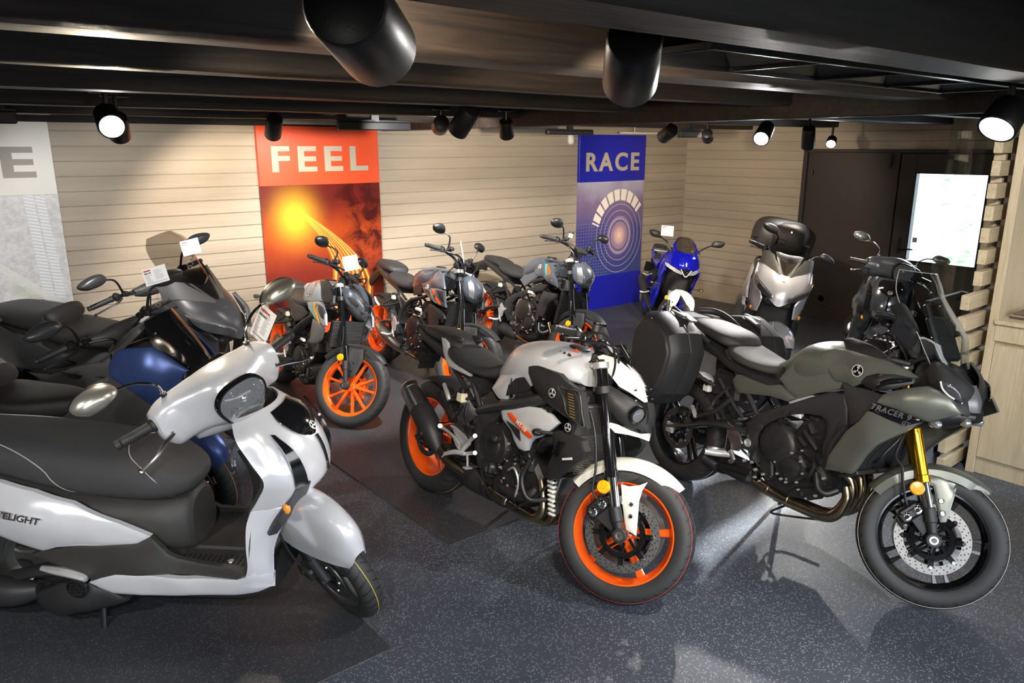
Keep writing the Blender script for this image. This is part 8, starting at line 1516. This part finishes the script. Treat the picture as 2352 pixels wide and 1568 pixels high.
    q = MB(); q.box((-.63, 0, .62), (.03, .16, .07), bev=.01); q.build('tail_light', M_RED, R)
    return V
DW = (0.2687, 3.5186, -0.76633, -0.09821, -0.67695, 1.0234, 1.2750, 0.2334, 0.2170, 0.090, 0.100, 0.4538, 0.0850)
small_scooter('pearl white scooter with dark seat, closest vehicle at the lower left', DW, M_PEARL, M_MIRG)
DD = (6.9714, 3.2577, -2.67717, 0.11224, 0.41973, 0.9216, 1.2750, 0.2334, 0.2170, 0.090, 0.100, 0.4538, 0.0850)
small_scooter('dark metallic scooter with round headlight standing in front of the dark door', DD, M_NAVY, mat('silver mirror shell', (.5, .5, .5), .25, metal=.9), decal=False)

# ------------------------------------------------------------ step-through touring scooters
M_SEATB = mat('black scooter seat', (.022, .021, .02), .5, bump=.35, bscale=1500)
M_PLG = mat('grey moulded plastic', (.05, .05, .048), .48, bump=.2, bscale=1000)
def maxi_bits(V, paint, k, kz, mirmat, bar, lever=M_BLACK, mir=None, gripm=M_GRIP):
    # parts every maxi scooter shares, laid out for a 1.54 m wheelbase and scaled
    R = V.root; S = V.S; T = Matrix.Diagonal((k, 1 if k > .95 else .95, kz, 1))
    s_ = MB(); s_.loft([(-.40, 0, .07, .78, .81, .835, 2.5, 2.5), (-.32, 0, .13, .76, .80, .85, 2.5, 2.8), (-.1, 0, .165, .72, .79, .86, 2.5, 3), (.15, 0, .17, .68, .76, .852, 2.5, 3), (.26, 0, .155, .66, .75, .85, 2.5, 3), (.30, 0, .15, .65, .73, .80, 2.5, 3)], 36, 5)
    s_.loft([(.24, 0, .16, .65, .70, .77, 2.5, 3), (.34, 0, .19, .63, .70, .765, 2.5, 3), (.48, 0, .195, .61, .69, .745, 2.5, 3), (.62, 0, .17, .60, .68, .74, 2.5, 3), (.74, 0, .12, .60, .68, .735, 2.5, 2.6), (.80, 0, .08, .62, .67, .72, 2.4, 2.4)], 36, 5)
    s_.xf(T); s_.build('seat', M_SEATB, R, smooth=60)
    b = MB(); b.loft([(.26, 0, .12, .79, .82, .86, 2.6, 2.6), (.305, 0, .15, .77, .82, .875, 2.6, 2.6), (.345, 0, .13, .76, .80, .84, 2.6, 2.6)], 24, 4); b.xf(T); b.build('backrest', M_SEATB, R, smooth=60)
    q = MB(); q.panel([(-.50, -.12, .80), (-.35, -.185, .80), (-.1, -.21, .765), (.05, -.22, .71), (.22, -.225, .645), (.36, -.225, .60), (.52, -.215, .535), (.40, -.225, .50), (.15, -.24, .47), (0, -.235, .48), (-.2, -.21, .56), (-.4, -.16, .66)], ridge=[(.1, -.25, .59), (-.2, -.22, .68)], th=.02, bulge=.008, rr=.016, both=True); q.xf(T)
    if q.tw: q.tw.xf(T)
    q.build('rear_side_panel', paint, R)
    q = MB(); q.loft([(-.45, 0, .09, .66, .74, .79, 3, 3), (-.2, 0, .17, .50, .62, .76, 3, 3), (.1, 0, .19, .38, .50, .70, 3, 3), (.4, 0, .20, .30, .42, .62, 3, 3), (.7, 0, .19, .26, .36, .60, 3, 3), (.9, 0, .17, .26, .36, .55, 3, 3)], 28, 4); q.xf(T); q.build('lower_body', M_PLG, R, smooth=60)
    q = MB(); q.panel([(.12, -.24, .45), (.30, -.25, .44), (.52, -.26, .52), (.72, -.265, .575), (.90, -.26, .585), (1.10, -.26, .57), (1.28, -.25, .60), (1.36, -.235, .55), (1.30, -.24, .40), (1.15, -.25, .30), (.8, -.26, .26), (.5, -.25, .30), (.3, -.24, .36)], ridge=[(.7, -.29, .50), (1.0, -.285, .48)], th=.03, bulge=.012, rr=.02, both=True); q.xf(T); q.tw.xf(T); q.build('floor_side', M_PLG, R)
    q = MB(); q.surf([[(.45, -.268, .49), (.62, -.292, .50), (.85, -.288, .505)], [(.55, -.272, .455), (.66, -.29, .465), (.80, -.287, .48)]], 3, th=.008, both=True); q.xf(T); q.tw.xf(T); q.build('side_vent', M_GLOSSK, R)
    q = MB(); q.loft([(.72, 0, .10, .40, .60, .70, 3, 2.6), (.85, 0, .115, .38, .62, .76, 3, 2.6), (.98, 0, .12, .36, .65, .81, 3, 2.6), (1.08, 0, .13, .36, .65, .85, 3, 2.6), (1.18, 0, .16, .36, .68, .92, 3, 2.6), (1.30, 0, .19, .36, .72, .98, 3, 2.8), (1.38, 0, .18, .38, .72, .96, 3, 2.8)], 32, 5); q.xf(T); tn = q.build('centre_tunnel', M_PLG, R, smooth=60)
    q = MB(); q.surf([[(.84, -.085, .76), (.86, 0, .785), (.84, .085, .76)], [(.95, -.10, .805), (.96, 0, .825), (.95, .10, .805)], [(1.05, -.105, .84), (1.06, 0, .862), (1.05, .105, .84)]], 5, th=.01); q.xf(T); fl_ = q.build('fuel_lid', M_SILV if k > .95 else M_PLG, tn)
    q = MB(); q.lathe((.98 * k, 0, .834 * kz), (0, 0, 1), [(.02, -.004), (.02, .004), (.014, .006), (.005, .004), (0, .004)], 16); q.build('key_lock', M_ALU, fl_)
    # wheels, fork, engine
    V.phase = .3; rimr = V.rf - .08
    fw = make_wheel(V, 'front', 'five', V.rimmat, V.rf, V.wf, rimr=rimr, M=S, c=(V.L, V.rf), disc=(.13, .055, .095), tmat=M_TREADS, line=getattr(V, 'line', None), hubr=.03, carrier=M_BLACK)
    make_wheel(V, 'rear', 'five', V.rimmat, V.rr, V.wr, rimr=V.rr - .095, c=(0, V.rr), tmat=M_TREADS)
    f = MB()
    for s in (-1, 1): f.cyl((V.L - .23, s * .075, .78), (V.L - .07, s * .075, .43), .0165, .0165, 14, mi=1); f.cyl((V.L - .09, s * .075, .47), (V.L, s * .075, V.rf), .026, .024, 14); f.cyl((V.L, s * .05, V.rf), (V.L, s * .10, V.rf), .016, .016, 12)
    f.box((V.L - .20, 0, .72), (.06, .19, .03), rot=Matrix.Rotation(-.43, 3, 'Y'), bev=.008); f.box((V.L - .105, -.085, V.rf + .03), (.06, .05, .10), bev=.012); f.build('fork', [M_BLACKM, M_CHROME], R, M=S)
    e = MB(); e.box((.12, .12, .26), (.44, .10, .18), bev=.04); e.box((.30, 0, .30), (.25, .2, .16), bev=.03); e.box((.02, -.11, .28), (.14, .06, .08), bev=.02); e.build('engine', M_ENG, R)
    x = MB(); x.tube([(.30, -.13, .24), (.15, -.18, .24), (-.05, -.2, .27), (-.28, -.2, .33), (-.36, -.2, .35)], [.03, .05, .06, .06, .04], 16, 4); x.build('exhaust', M_BLACKM, R)
    side_stand(V, (.5 * k, .13, .24), (.42 * k, .27, .03))
    q = MB(); q.box((-.46 * k, 0, .76 * kz), (.03, .2, .05), bev=.012); q.build('tail_light', M_RED, R)
    q = MB(); q.tube([(-.05, -.19, .80), (-.2, -.19, .83), (-.38, -.15, .84), (-.45, -.06, .84)], .014, 10, 4); q.xf(T); q.mirror(); q.build('grab_rail', M_PLG, R)
    # bars
    bx_, bz, bw = bar
    hb = bars(V, [(bx_ - .04, -bw, bz - .005), (bx_ - .015, -bw * .65, bz + .005), (bx_ + .01, -bw * .35, bz), (bx_ + .02, 0, bz - .01)], S, gripmat=gripm, lever=lever, controls=True)
    q = MB(); q.loft([(-.13, bx_ + .015, .02, bz - .03, bz, bz + .018, 2.6, 2.6), (-.08, bx_ + .025, .035, bz - .05, bz - .01, bz + .025, 2.6, 2.6), (0, bx_ + .03, .045, bz - .06, bz - .015, bz + .03, 2.6, 2.6), (.08, bx_ + .025, .035, bz - .05, bz - .01, bz + .025, 2.6, 2.6), (.13, bx_ + .015, .02, bz - .03, bz, bz + .018, 2.6, 2.6)], 20, 4, axis='y'); q.build('bar_cover', M_PLG, hb)
    for s in (-1, 1): mirror(V, *[(p[0], p[1] * s, p[2]) for p in mir], S, size=(.088, .02, .052), matb=mirmat, shape='leaf')
    return hb

def xmax(label, pose, paint, rimmat, top_box=False, cardless=True, cowl=None, fender=None, mirmat=None):
    V = vehicle('scooter', label, 'scooter', *pose); V.rimmat = rimmat; R = V.root; S = V.S
    cowl = cowl or paint; bx_ = 1.09
    maxi_bits(V, paint, 1.0, 1.0, mirmat or M_GREYM, (1.09, 1.06, .385), mir=[(1.12, -.20, 1.08), (1.15, -.235, 1.19), (1.15, -.30, 1.225)])
    c = MB(); c.surf([sym([(1.36, -.222, 1.03), (1.46, -.185, 1.04), (1.55, -.10, 1.01), (1.60, 0, .985)]), sym([(1.42, -.228, .96), (1.53, -.19, .96), (1.63, -.09, .935), (1.655, 0, .92)]), sym([(1.48, -.222, .89), (1.585, -.18, .885), (1.675, -.08, .855), (1.70, 0, .84)]), sym([(1.53, -.205, .835), (1.625, -.155, .82), (1.70, -.06, .765), (1.715, 0, .735)])], 5, th=.01); fc = c.build('front_cowl', paint, R, smooth=60)
    c = MB(); c.panel([(1.25, -.235, .95), (1.36, -.236, 1.02), (1.44, -.240, .97), (1.52, -.232, .88), (1.575, -.212, .845), (1.63, -.178, .82), (1.655, -.15, .77), (1.645, -.162, .645), (1.57, -.195, .63), (1.45, -.225, .68), (1.34, -.24, .78), (1.26, -.24, .86)], th=.012, bulge=.006, rr=.014, both=True); c.build('side_cowl', paint, R)
    c = MB(); c.surf([[(1.52, -.222, .955), (1.535, -.222, .93)], [(1.59, -.198, .915), (1.60, -.19, .865)], [(1.665, -.145, .88), (1.665, -.14, .825)], [(1.72, -.07, .825), (1.72, -.065, .79)]], 5, th=.03, both=True); hl = c.build('headlight', M_LENSK, fc)
    c = MB()
    for s in (-1, 1):
        c.tube([(1.53, s * .228, .952), (1.605, s * .196, .912), (1.68, s * .14, .875), (1.73, s * .07, .825), (1.73, s * .066, .793), (1.68, s * .135, .82), (1.61, s * .19, .862)], .0035, 8, 5)
        for t in range(3): c.ell((1.655 + .02 * t, s * (.165 - .03 * t), .868 - .018 * t), (.012, .014, .012), n=10)
    c.build('running_light', M_REFL, hl)
    c = MB(); c.surf([sym([(1.33, -.215, 1.13), (1.42, -.17, 1.14), (1.48, -.09, 1.11), (1.50, 0, 1.08)]), sym([(1.36, -.222, 1.08), (1.45, -.18, 1.08), (1.535, -.085, 1.05), (1.56, 0, 1.02)]), sym([(1.37, -.226, 1.03), (1.475, -.185, 1.035), (1.58, -.08, .985), (1.645, 0, .935)])], 5, th=.012); dk = c.build('upper_cowl', M_PLG, R, smooth=60)
    c = MB(); c.surf([sym([(1.20, -.15, 1.10), (1.22, -.08, 1.12), (1.23, 0, 1.12)]), sym([(1.32, -.19, 1.13), (1.36, -.09, 1.14), (1.37, 0, 1.13)]), sym([(1.42, -.15, 1.13), (1.47, -.07, 1.10), (1.49, 0, 1.08)])], 4, th=.012); c.build('dashboard', M_BLACKM, dk, smooth=60)
    c = MB(); c.surf([[(1.36, -.175, 1.17), (1.385, -.14, 1.20)], [(1.44, -.15, 1.11), (1.465, -.115, 1.13)], [(1.52, -.10, 1.04), (1.54, -.07, 1.05)]], 4, th=.012, both=True); c.build('screen_bracket', M_GLOSSK, dk)
    c = MB(); c.surf([sym([(1.24, -.115, 1.385), (1.27, -.06, 1.40), (1.28, 0, 1.405)]), sym([(1.28, -.175, 1.33), (1.33, -.09, 1.345), (1.345, 0, 1.35)]), sym([(1.32, -.175, 1.24), (1.39, -.09, 1.25), (1.41, 0, 1.25)]), sym([(1.37, -.155, 1.15), (1.46, -.08, 1.15), (1.48, 0, 1.15)]), sym([(1.46, -.12, 1.06), (1.53, -.06, 1.06), (1.55, 0, 1.055)]), sym([(1.57, -.05, .975), (1.60, -.025, .97), (1.61, 0, .968)])], 4, th=.004); c.build('windscreen', M_SMOKE, R, smooth=60)
    c = MB(); c.loft([(1.28, 0, .19, .34, .60, .95, 3, 3), (1.40, 0, .19, .36, .66, .98, 3, 3), (1.48, 0, .16, .40, .70, .95, 3, 3), (1.52, 0, .12, .62, .74, .90, 3, 3)], 28, 4); c.box((1.60, 0, .745), (.12, .22, .06), bev=.02)
    for s in (-1, 1): c.surf([[(1.50, s * .20, .72), (1.58, s * .165, .70)], [(1.47, s * .215, .60), (1.55, s * .175, .58)], [(1.40, s * .225, .45), (1.48, s * .18, .42)], [(1.33, s * .22, .34), (1.40, s * .18, .32)]], 4, th=.02 * s)
    c.build('leg_shield', M_BLACKM, R, smooth=60)
    for s in (-1, 1):
        c = MB(); c.ell((1.59, s * .205, .66), (.024, .026, .04), n=14); o = c.build('turn_signal', M_CLEAR, R); c = MB(); c.ell((1.59, s * .205, .66), (.012, .013, .02), n=10); c.build('orange_bulb', M_ORLENS, o)
    f = MB(); F = V.rf + .02; f.arc_shell((V.L, V.rf), [(F - .05, -.075), (F - .012, -.07), (F + .006, -.045), (F + .012, 0), (F + .006, .045), (F - .012, .07), (F - .05, .075)], math.radians(140), math.radians(35), 26, ends=lambda t: 1 - .6 * max(0, (t - .7) / .3) ** 1.6); f.panel([(1.44, -.09, .52), (1.52, -.095, .56), (1.56, -.095, .50), (1.55, -.095, .38), (1.53, -.095, .30), (1.50, -.095, .36), (1.47, -.095, .44)], th=.01, both=True); f.build('front_fender', fender or paint, R, M=S)
    if top_box:
        t = MB(); t.loft([(-.60, 0, .20, 1.02, 1.07, 1.14, 3.5, 3), (-.56, 0, .27, .97, 1.08, 1.25, 4, 3.4), (-.40, 0, .30, .95, 1.08, 1.30, 4, 3.4), (-.22, 0, .285, .95, 1.08, 1.29, 4, 3.4), (-.10, 0, .24, .96, 1.07, 1.25, 4, 3.4), (-.05, 0, .17, .99, 1.07, 1.17, 3.5, 3)], 48, 5); tb = t.build('top_case', M_BLACKM, R, smooth=60)
        t = MB(); t.lathe((-.33, 0, 1.1), (0, 0, 1), [(.1, 0)] * 2, 8) if False else None
        t.box((-.33, 0, 1.085), (.50, .60, .008), bev=.003); t.box((-.05, 0, 1.09), (.02, .10, .05), bev=.006); t.box((-.33, 0, .93), (.34, .30, .04), bev=.012); t.build('case_seam', M_GREYM, tb)
        t = MB(); t.box((-.30, 0, .88), (.30, .16, .06), bev=.01); t.build('rear_rack', M_BLACKM, R)
    return V
xmax('dark grey touring scooter with smoked screen standing by the left plank wall', (0.6898, 6.1507, -0.98329, -0.11084, -0.35770, 1.0000, 1.5400, 0.2745, 0.2760, 0.120, 0.140, 0.4625, 0.0950), M_GREYM, M_WHEELK)
xmax('silver touring scooter with a black top case, seen from the front near the dark door', (6.5768, 4.2393, -2.54640, 0.19237, 0.67943, 0.9403, 1.5400, 0.2745, 0.2760, 0.120, 0.140, 0.4625, 0.0950), M_SILV, M_BLUEW, top_box=True, mirmat=M_BLACKM)

def nmax():
    V = vehicle('scooter', 'matt blue scooter with glossy black front screen behind the white scooter', 'scooter', 0.0485, 4.7668, -0.72752, -0.00096, -0.51918, 1.0000, 1.3400, 0.2420, 0.2560, 0.110, 0.130, 0.4625, 0.1000); V.rimmat = M_WHEELK; V.line = (mat('orange tyre line', (.7, .25, .05), .5), [-.006]); R = V.root; S = V.S
    maxi_bits(V, M_NBLUE, .93, .93, M_GREYM, (.945, 1.02, .36), mir=[(.975, -.185, 1.03), (1.0, -.22, 1.14), (1.0, -.275, 1.165)])
    c = MB(); c.panel([(1.02, -0.205, 0.876), (1.035, -0.205, 0.914), (1.074, -0.205, 0.96), (1.125, -0.205, 0.973), (1.199, -0.205, 0.979), (1.241, -0.2, 0.979), (1.281, -0.198, 0.949), (1.33, -0.19, 0.908), (1.38, -0.17, 0.858), (1.424, -0.13, 0.819), (1.426, -0.12, 0.801), (1.394, -0.12, 0.779), (1.373, -0.125, 0.763), (1.343, -0.14, 0.724), (1.281, -0.16, 0.687), (1.226, -0.175, 0.656), (1.186, -0.2, 0.699), (1.135, -0.215, 0.755), (1.062, -0.22, 0.81), (1.028, -0.22, 0.835)], ridge=[(1.204, -0.235, 0.888), (1.306, -0.21, 0.832)], th=.02, bulge=.008, rr=.016, both=True); bp = c.build('side_fairing', M_NBLUE, R)
    c = MB(); c.surf([sym([(1.19, -.135, 1.09), (1.23, -.07, 1.115), (1.245, 0, 1.12)]), sym([(1.205, -.15, 1.02), (1.275, -.08, 1.045), (1.295, 0, 1.05)]), sym([(1.24, -.15, .95), (1.33, -.085, .965), (1.355, 0, .97)]), sym([(1.31, -.14, .885), (1.385, -.075, .89), (1.41, 0, .89)]), sym([(1.40, -.11, .825), (1.43, -.055, .825), (1.445, 0, .825)])], 5, th=.008); sc_ = c.build('windscreen', M_GLOSSK, R, smooth=60)
    t_ = decal_mb('NMAX', .03, (1.315, -.146, .885), (1, .2, -.75), (.4, 0, 1), ext=.0006); t_.build('lettering', M_GREYL, sc_)
    c = MB()
    for p in ((1.235, -.128, 1.03), (1.31, -.128, .93), (1.375, -.12, .86)): bolt(c, p, .005, .006, (.3, -1, .3))
    c.build('screen_screw', M_CHROME, sc_)
    c = MB(); c.surf([sym([(1.17, -.165, 1.06), (1.18, -.1, 1.085), (1.19, 0, 1.10)]), sym([(1.10, -.19, .99), (1.09, -.12, 1.03), (1.09, 0, 1.045)]), sym([(1.04, -.20, .95), (1.0, -.12, .95), (.99, 0, .95)])], 4, th=-.02); c.loft([(1.0, 0, .19, .45, .70, .93, 3, 3), (1.15, 0, .195, .45, .72, .97, 3, 3), (1.28, 0, .17, .55, .72, .88, 3, 3), (1.37, 0, .12, .62, .72, .82, 3, 3)], 28, 4); c.build('inner_fairing', M_PLG, R, smooth=60)
    c = MB(); c.surf([[(1.405, -.12, .80), (1.44, -.05, .80), (1.45, 0, .80)], [(1.42, -.14, .74), (1.465, -.06, .73), (1.475, 0, .73)], [(1.38, -.14, .68), (1.42, -.07, .66), (1.43, 0, .65)]], 4, th=.02, both=True); hl = c.build('headlight', M_LENSK, R, smooth=60)
    c = MB(); c.ell((1.38, -0.12, 0.77), (.025, .015, .012), n=12); c.mirror(); c.build('lamp_lens', M_REFL, hl)
    c = MB(); c.surf([[(1.33, -.17, .72), (1.40, -.14, .70)], [(1.28, -.19, .60), (1.34, -.16, .56)], [(1.22, -.20, .46), (1.28, -.165, .42)], [(1.16, -.20, .34), (1.22, -.17, .30)]], 4, th=.02, both=True); c.build('leg_shield', M_PLG, R, smooth=60)
    emblem(V, (1.245, -.235, .60), .022, R)
    f = MB(); f.surf([sym([(1.24, -.115, .46), (1.26, -.105, .52), (1.30, -.06, .57), (1.31, 0, .58)]), sym([(1.32, -.115, .44), (1.35, -.105, .51), (1.40, -.055, .565), (1.41, 0, .575)]), sym([(1.40, -.10, .42), (1.43, -.09, .49), (1.475, -.05, .53), (1.49, 0, .54)]), sym([(1.47, -.075, .40), (1.50, -.065, .43), (1.535, -.04, .455), (1.545, 0, .46)]), sym([(1.52, -.05, .365), (1.54, -.04, .375), (1.555, -.02, .385), (1.56, 0, .39)])], 5, th=.006); f.panel([(1.25, -.118, .46), (1.35, -.118, .45), (1.40, -.112, .42), (1.41, -.112, .34), (1.38, -.112, .24), (1.34, -.112, .22), (1.33, -.114, .30), (1.29, -.116, .38)], th=.008, both=True); f.build('front_fender', M_NBLUE, R, M=S, smooth=60)
    f = MB(); f.ell((1.285, -.16, .50), (.035, .03, .03), n=14); f.mirror(); f.build('turn_signal', M_CLEAR, R, M=S); f = MB(); f.ell((1.285, -.16, .50), (.014, .014, .014), n=10); f.mirror(); f.build('orange_bulb', M_ORLENS, R, M=S)
    return V
nmax()

# ------------------------------------------------------------ price cards on clear clips
def card(label, c, w, h, face, roll, foot, title=None, blank=False, group='price cards'):
    c = Vector(c); f = Vector(face); f.z = 0; f.normalize(); t = empty('price_card', c); tag(t, label, 'price card', group); 
    Z = (f + Vector((0, 0, .15))).normalized(); X = Vector((0, 0, 1)).cross(Z).normalized(); Y = Z.cross(X); M = Matrix((X, Y, Z)).transposed().to_4x4() @ Matrix.Rotation(roll, 4, 'Z')
    mb = MB(); mb.box((0, 0, 0), (w, h, .0018)); mb.xf(M); cd = mb.build('card', M_CARD, t, smooth=0)
    mb = MB()
    if not blank:
        r_ = random.Random(len(label))
        for k in range(9): ln = w * r_.uniform(.15, .3); mb.box((-w * .42 + ln / 2, h * (.12 - .055 * k), .0012), (ln, h * .012, .0006))
        for k in range(11): ln = w * r_.uniform(.2, .4); mb.box((-w * .02 + ln / 2, h * (.30 - .055 * k), .0012), (ln, h * .010, .0006))
        mb.box((0, -h * .38, .0012), (w * .84, h * .02, .0006)); q = text_mb(title, h * .085, ext=.0003, bold=.0006, align='LEFT'); q.xf(Matrix.Translation((-w * .43, h * .22, .0013))); mb.merge(q); mb.xf(M); mb.build('print', M_INK, cd, smooth=0)
        q = text_mb('YAMAHA', h * .10, ext=.0003, bold=.0008, align='LEFT'); q.xf(M @ Matrix.Translation((-w * .43, h * .36, .0013))); q.build('logo', M_INKR, cd, smooth=0)
    mb = MB(); mb.box((0, -h * .5, 0), (w * .7, h * .08, .008), bev=.002); mb.box((0, 0, -.0025), (w * 1.02, h * 1.02, .0015)); mb.xf(M); p = Vector(foot) - c; b = M @ Vector((0, -h * .55, 0)); mb.cyl(b, p, .004, .004, 8); mb.ell(b.lerp(p, .45), (.012, .012, .012), n=10); mb.box(p, (.03, .03, .022), bev=.005); mb.box(p + Vector((0, 0, -.02)), (.02, .034, .02), bev=.004); mb.build('clip_holder', M_ACRYL, t)
    return t
FC = (-.63, -.78, 0)
card('price card with print clipped between the dark grey scooter and the blue one', (0.876, 3.684, 1.338), .112, .078, (-.62, -.78, 0), .28, (0.865, 3.656, 1.226), 'NMAX 125')
card('small printed price card behind the smoked scooter screen', (1.229, 4.340, 1.373), .10, .082, (-.55, -.8, 0), .24, (1.211, 4.325, 1.283), 'XMAX 300')
card('price card seen edge-on at the left handlebar of the white scooter', (1.107, 3.012, 1.195), .10, .150, (-.86, -.32, 0), -.45, (1.110, 2.960, 1.129), "D'ELIGHT")
card('blank white card above the pale grey naked motorcycle', (2.292, 4.539, 1.160), .098, .098, (-.63, -.78, 0), .2, (2.307, 4.493, 1.059), '', True)
card('thin card seen edge-on above the middle naked motorcycle', (3.312, 4.701, 1.131), .10, .16, (.79, -.60, 0), .05, (3.306, 4.672, 1.028), 'MT-07')
card('white card behind the right mirror of the blue sport motorcycle', (5.784, 4.757, 1.117), .125, .10, (-.5, -.85, 0), -.1, (5.751, 4.735, 0.970), 'R125')
def key_bag():
    t = empty('key_bag', (0, 0, 0)); tag(t, 'small clear plastic bag with keys hanging from the ignition of the white scooter', 'bag'); c = Vector((0.810, 2.630, 0.807)); t.location = c; r_ = random.Random(4)
    rows = []
    for k in range(6): z = .06 - k * .024; rows.append([(r_.uniform(-.012, .012) + (j - 1.5) * .012, r_.uniform(-.012, .012), z) for j in range(4)])
    mb = MB(); mb.surf(rows, 3, th=.001); mb.build('plastic_bag', M_ACRYL, t); mb = MB(); mb.box((0, .01, .0), (.006, .02, .04), bev=.002); mb.box((.008, .0, -.02), (.012, .004, .03), bev=.002); mb.build('key', M_STEEL, t)
key_bag()

# ------------------------------------------------------------ camera, daylight, exposure
cam = bpy.data.cameras.new('camera'); co = bpy.data.objects.new('camera', cam); COL.objects.link(co); SC.camera = co
cam.sensor_width = 36; cam.lens = 1728 / 2352 * 36; cam.clip_start = .05
co.matrix_world = Matrix.Translation((0, 0, 1.91)) @ Matrix.Rotation(-math.radians(38.95), 4, 'Z').inverted().inverted() @ Matrix.Rotation(math.radians(90 - 14.53), 4, 'X')
w = bpy.data.worlds.new('world'); SC.world = w; w.use_nodes = True; nt = w.node_tree; bg = nt.nodes['Background']
n = NT(nt); tc = n.N.new('ShaderNodeTexCoord'); sx = n.N.new('ShaderNodeSeparateXYZ'); n.L.new(tc.outputs['Generated'], sx.inputs[0])
n.L.new(n.ramp(n.rng(sx.outputs[2], -.3, .7), [(.0, (.03, .03, .028)), (.28, (.06, .06, .055)), (.32, (1, 1, 1)), (.6, (.72, .85, 1)), (1, (.45, .65, 1))]), bg.inputs[0]); bg.inputs[1].default_value = 3.6
s = bpy.data.lights.new('sun', 'SUN'); s.energy = 22; s.angle = math.radians(2.5); s.color = (.92, .96, 1.0); so = bpy.data.objects.new('sun', s); COL.objects.link(so)
sd = Vector((-5.2, -.9, -1.35)); so.rotation_mode = 'QUATERNION'; so.rotation_quaternion = sd.to_track_quat('-Z', 'Y'); so.location = (14, 6, 6)
vs = SC.view_settings; vs.view_transform = 'Standard'; vs.look = 'None'; vs.exposure = 1.05; vs.gamma = 1; vs.use_curve_mapping = False

# TEST
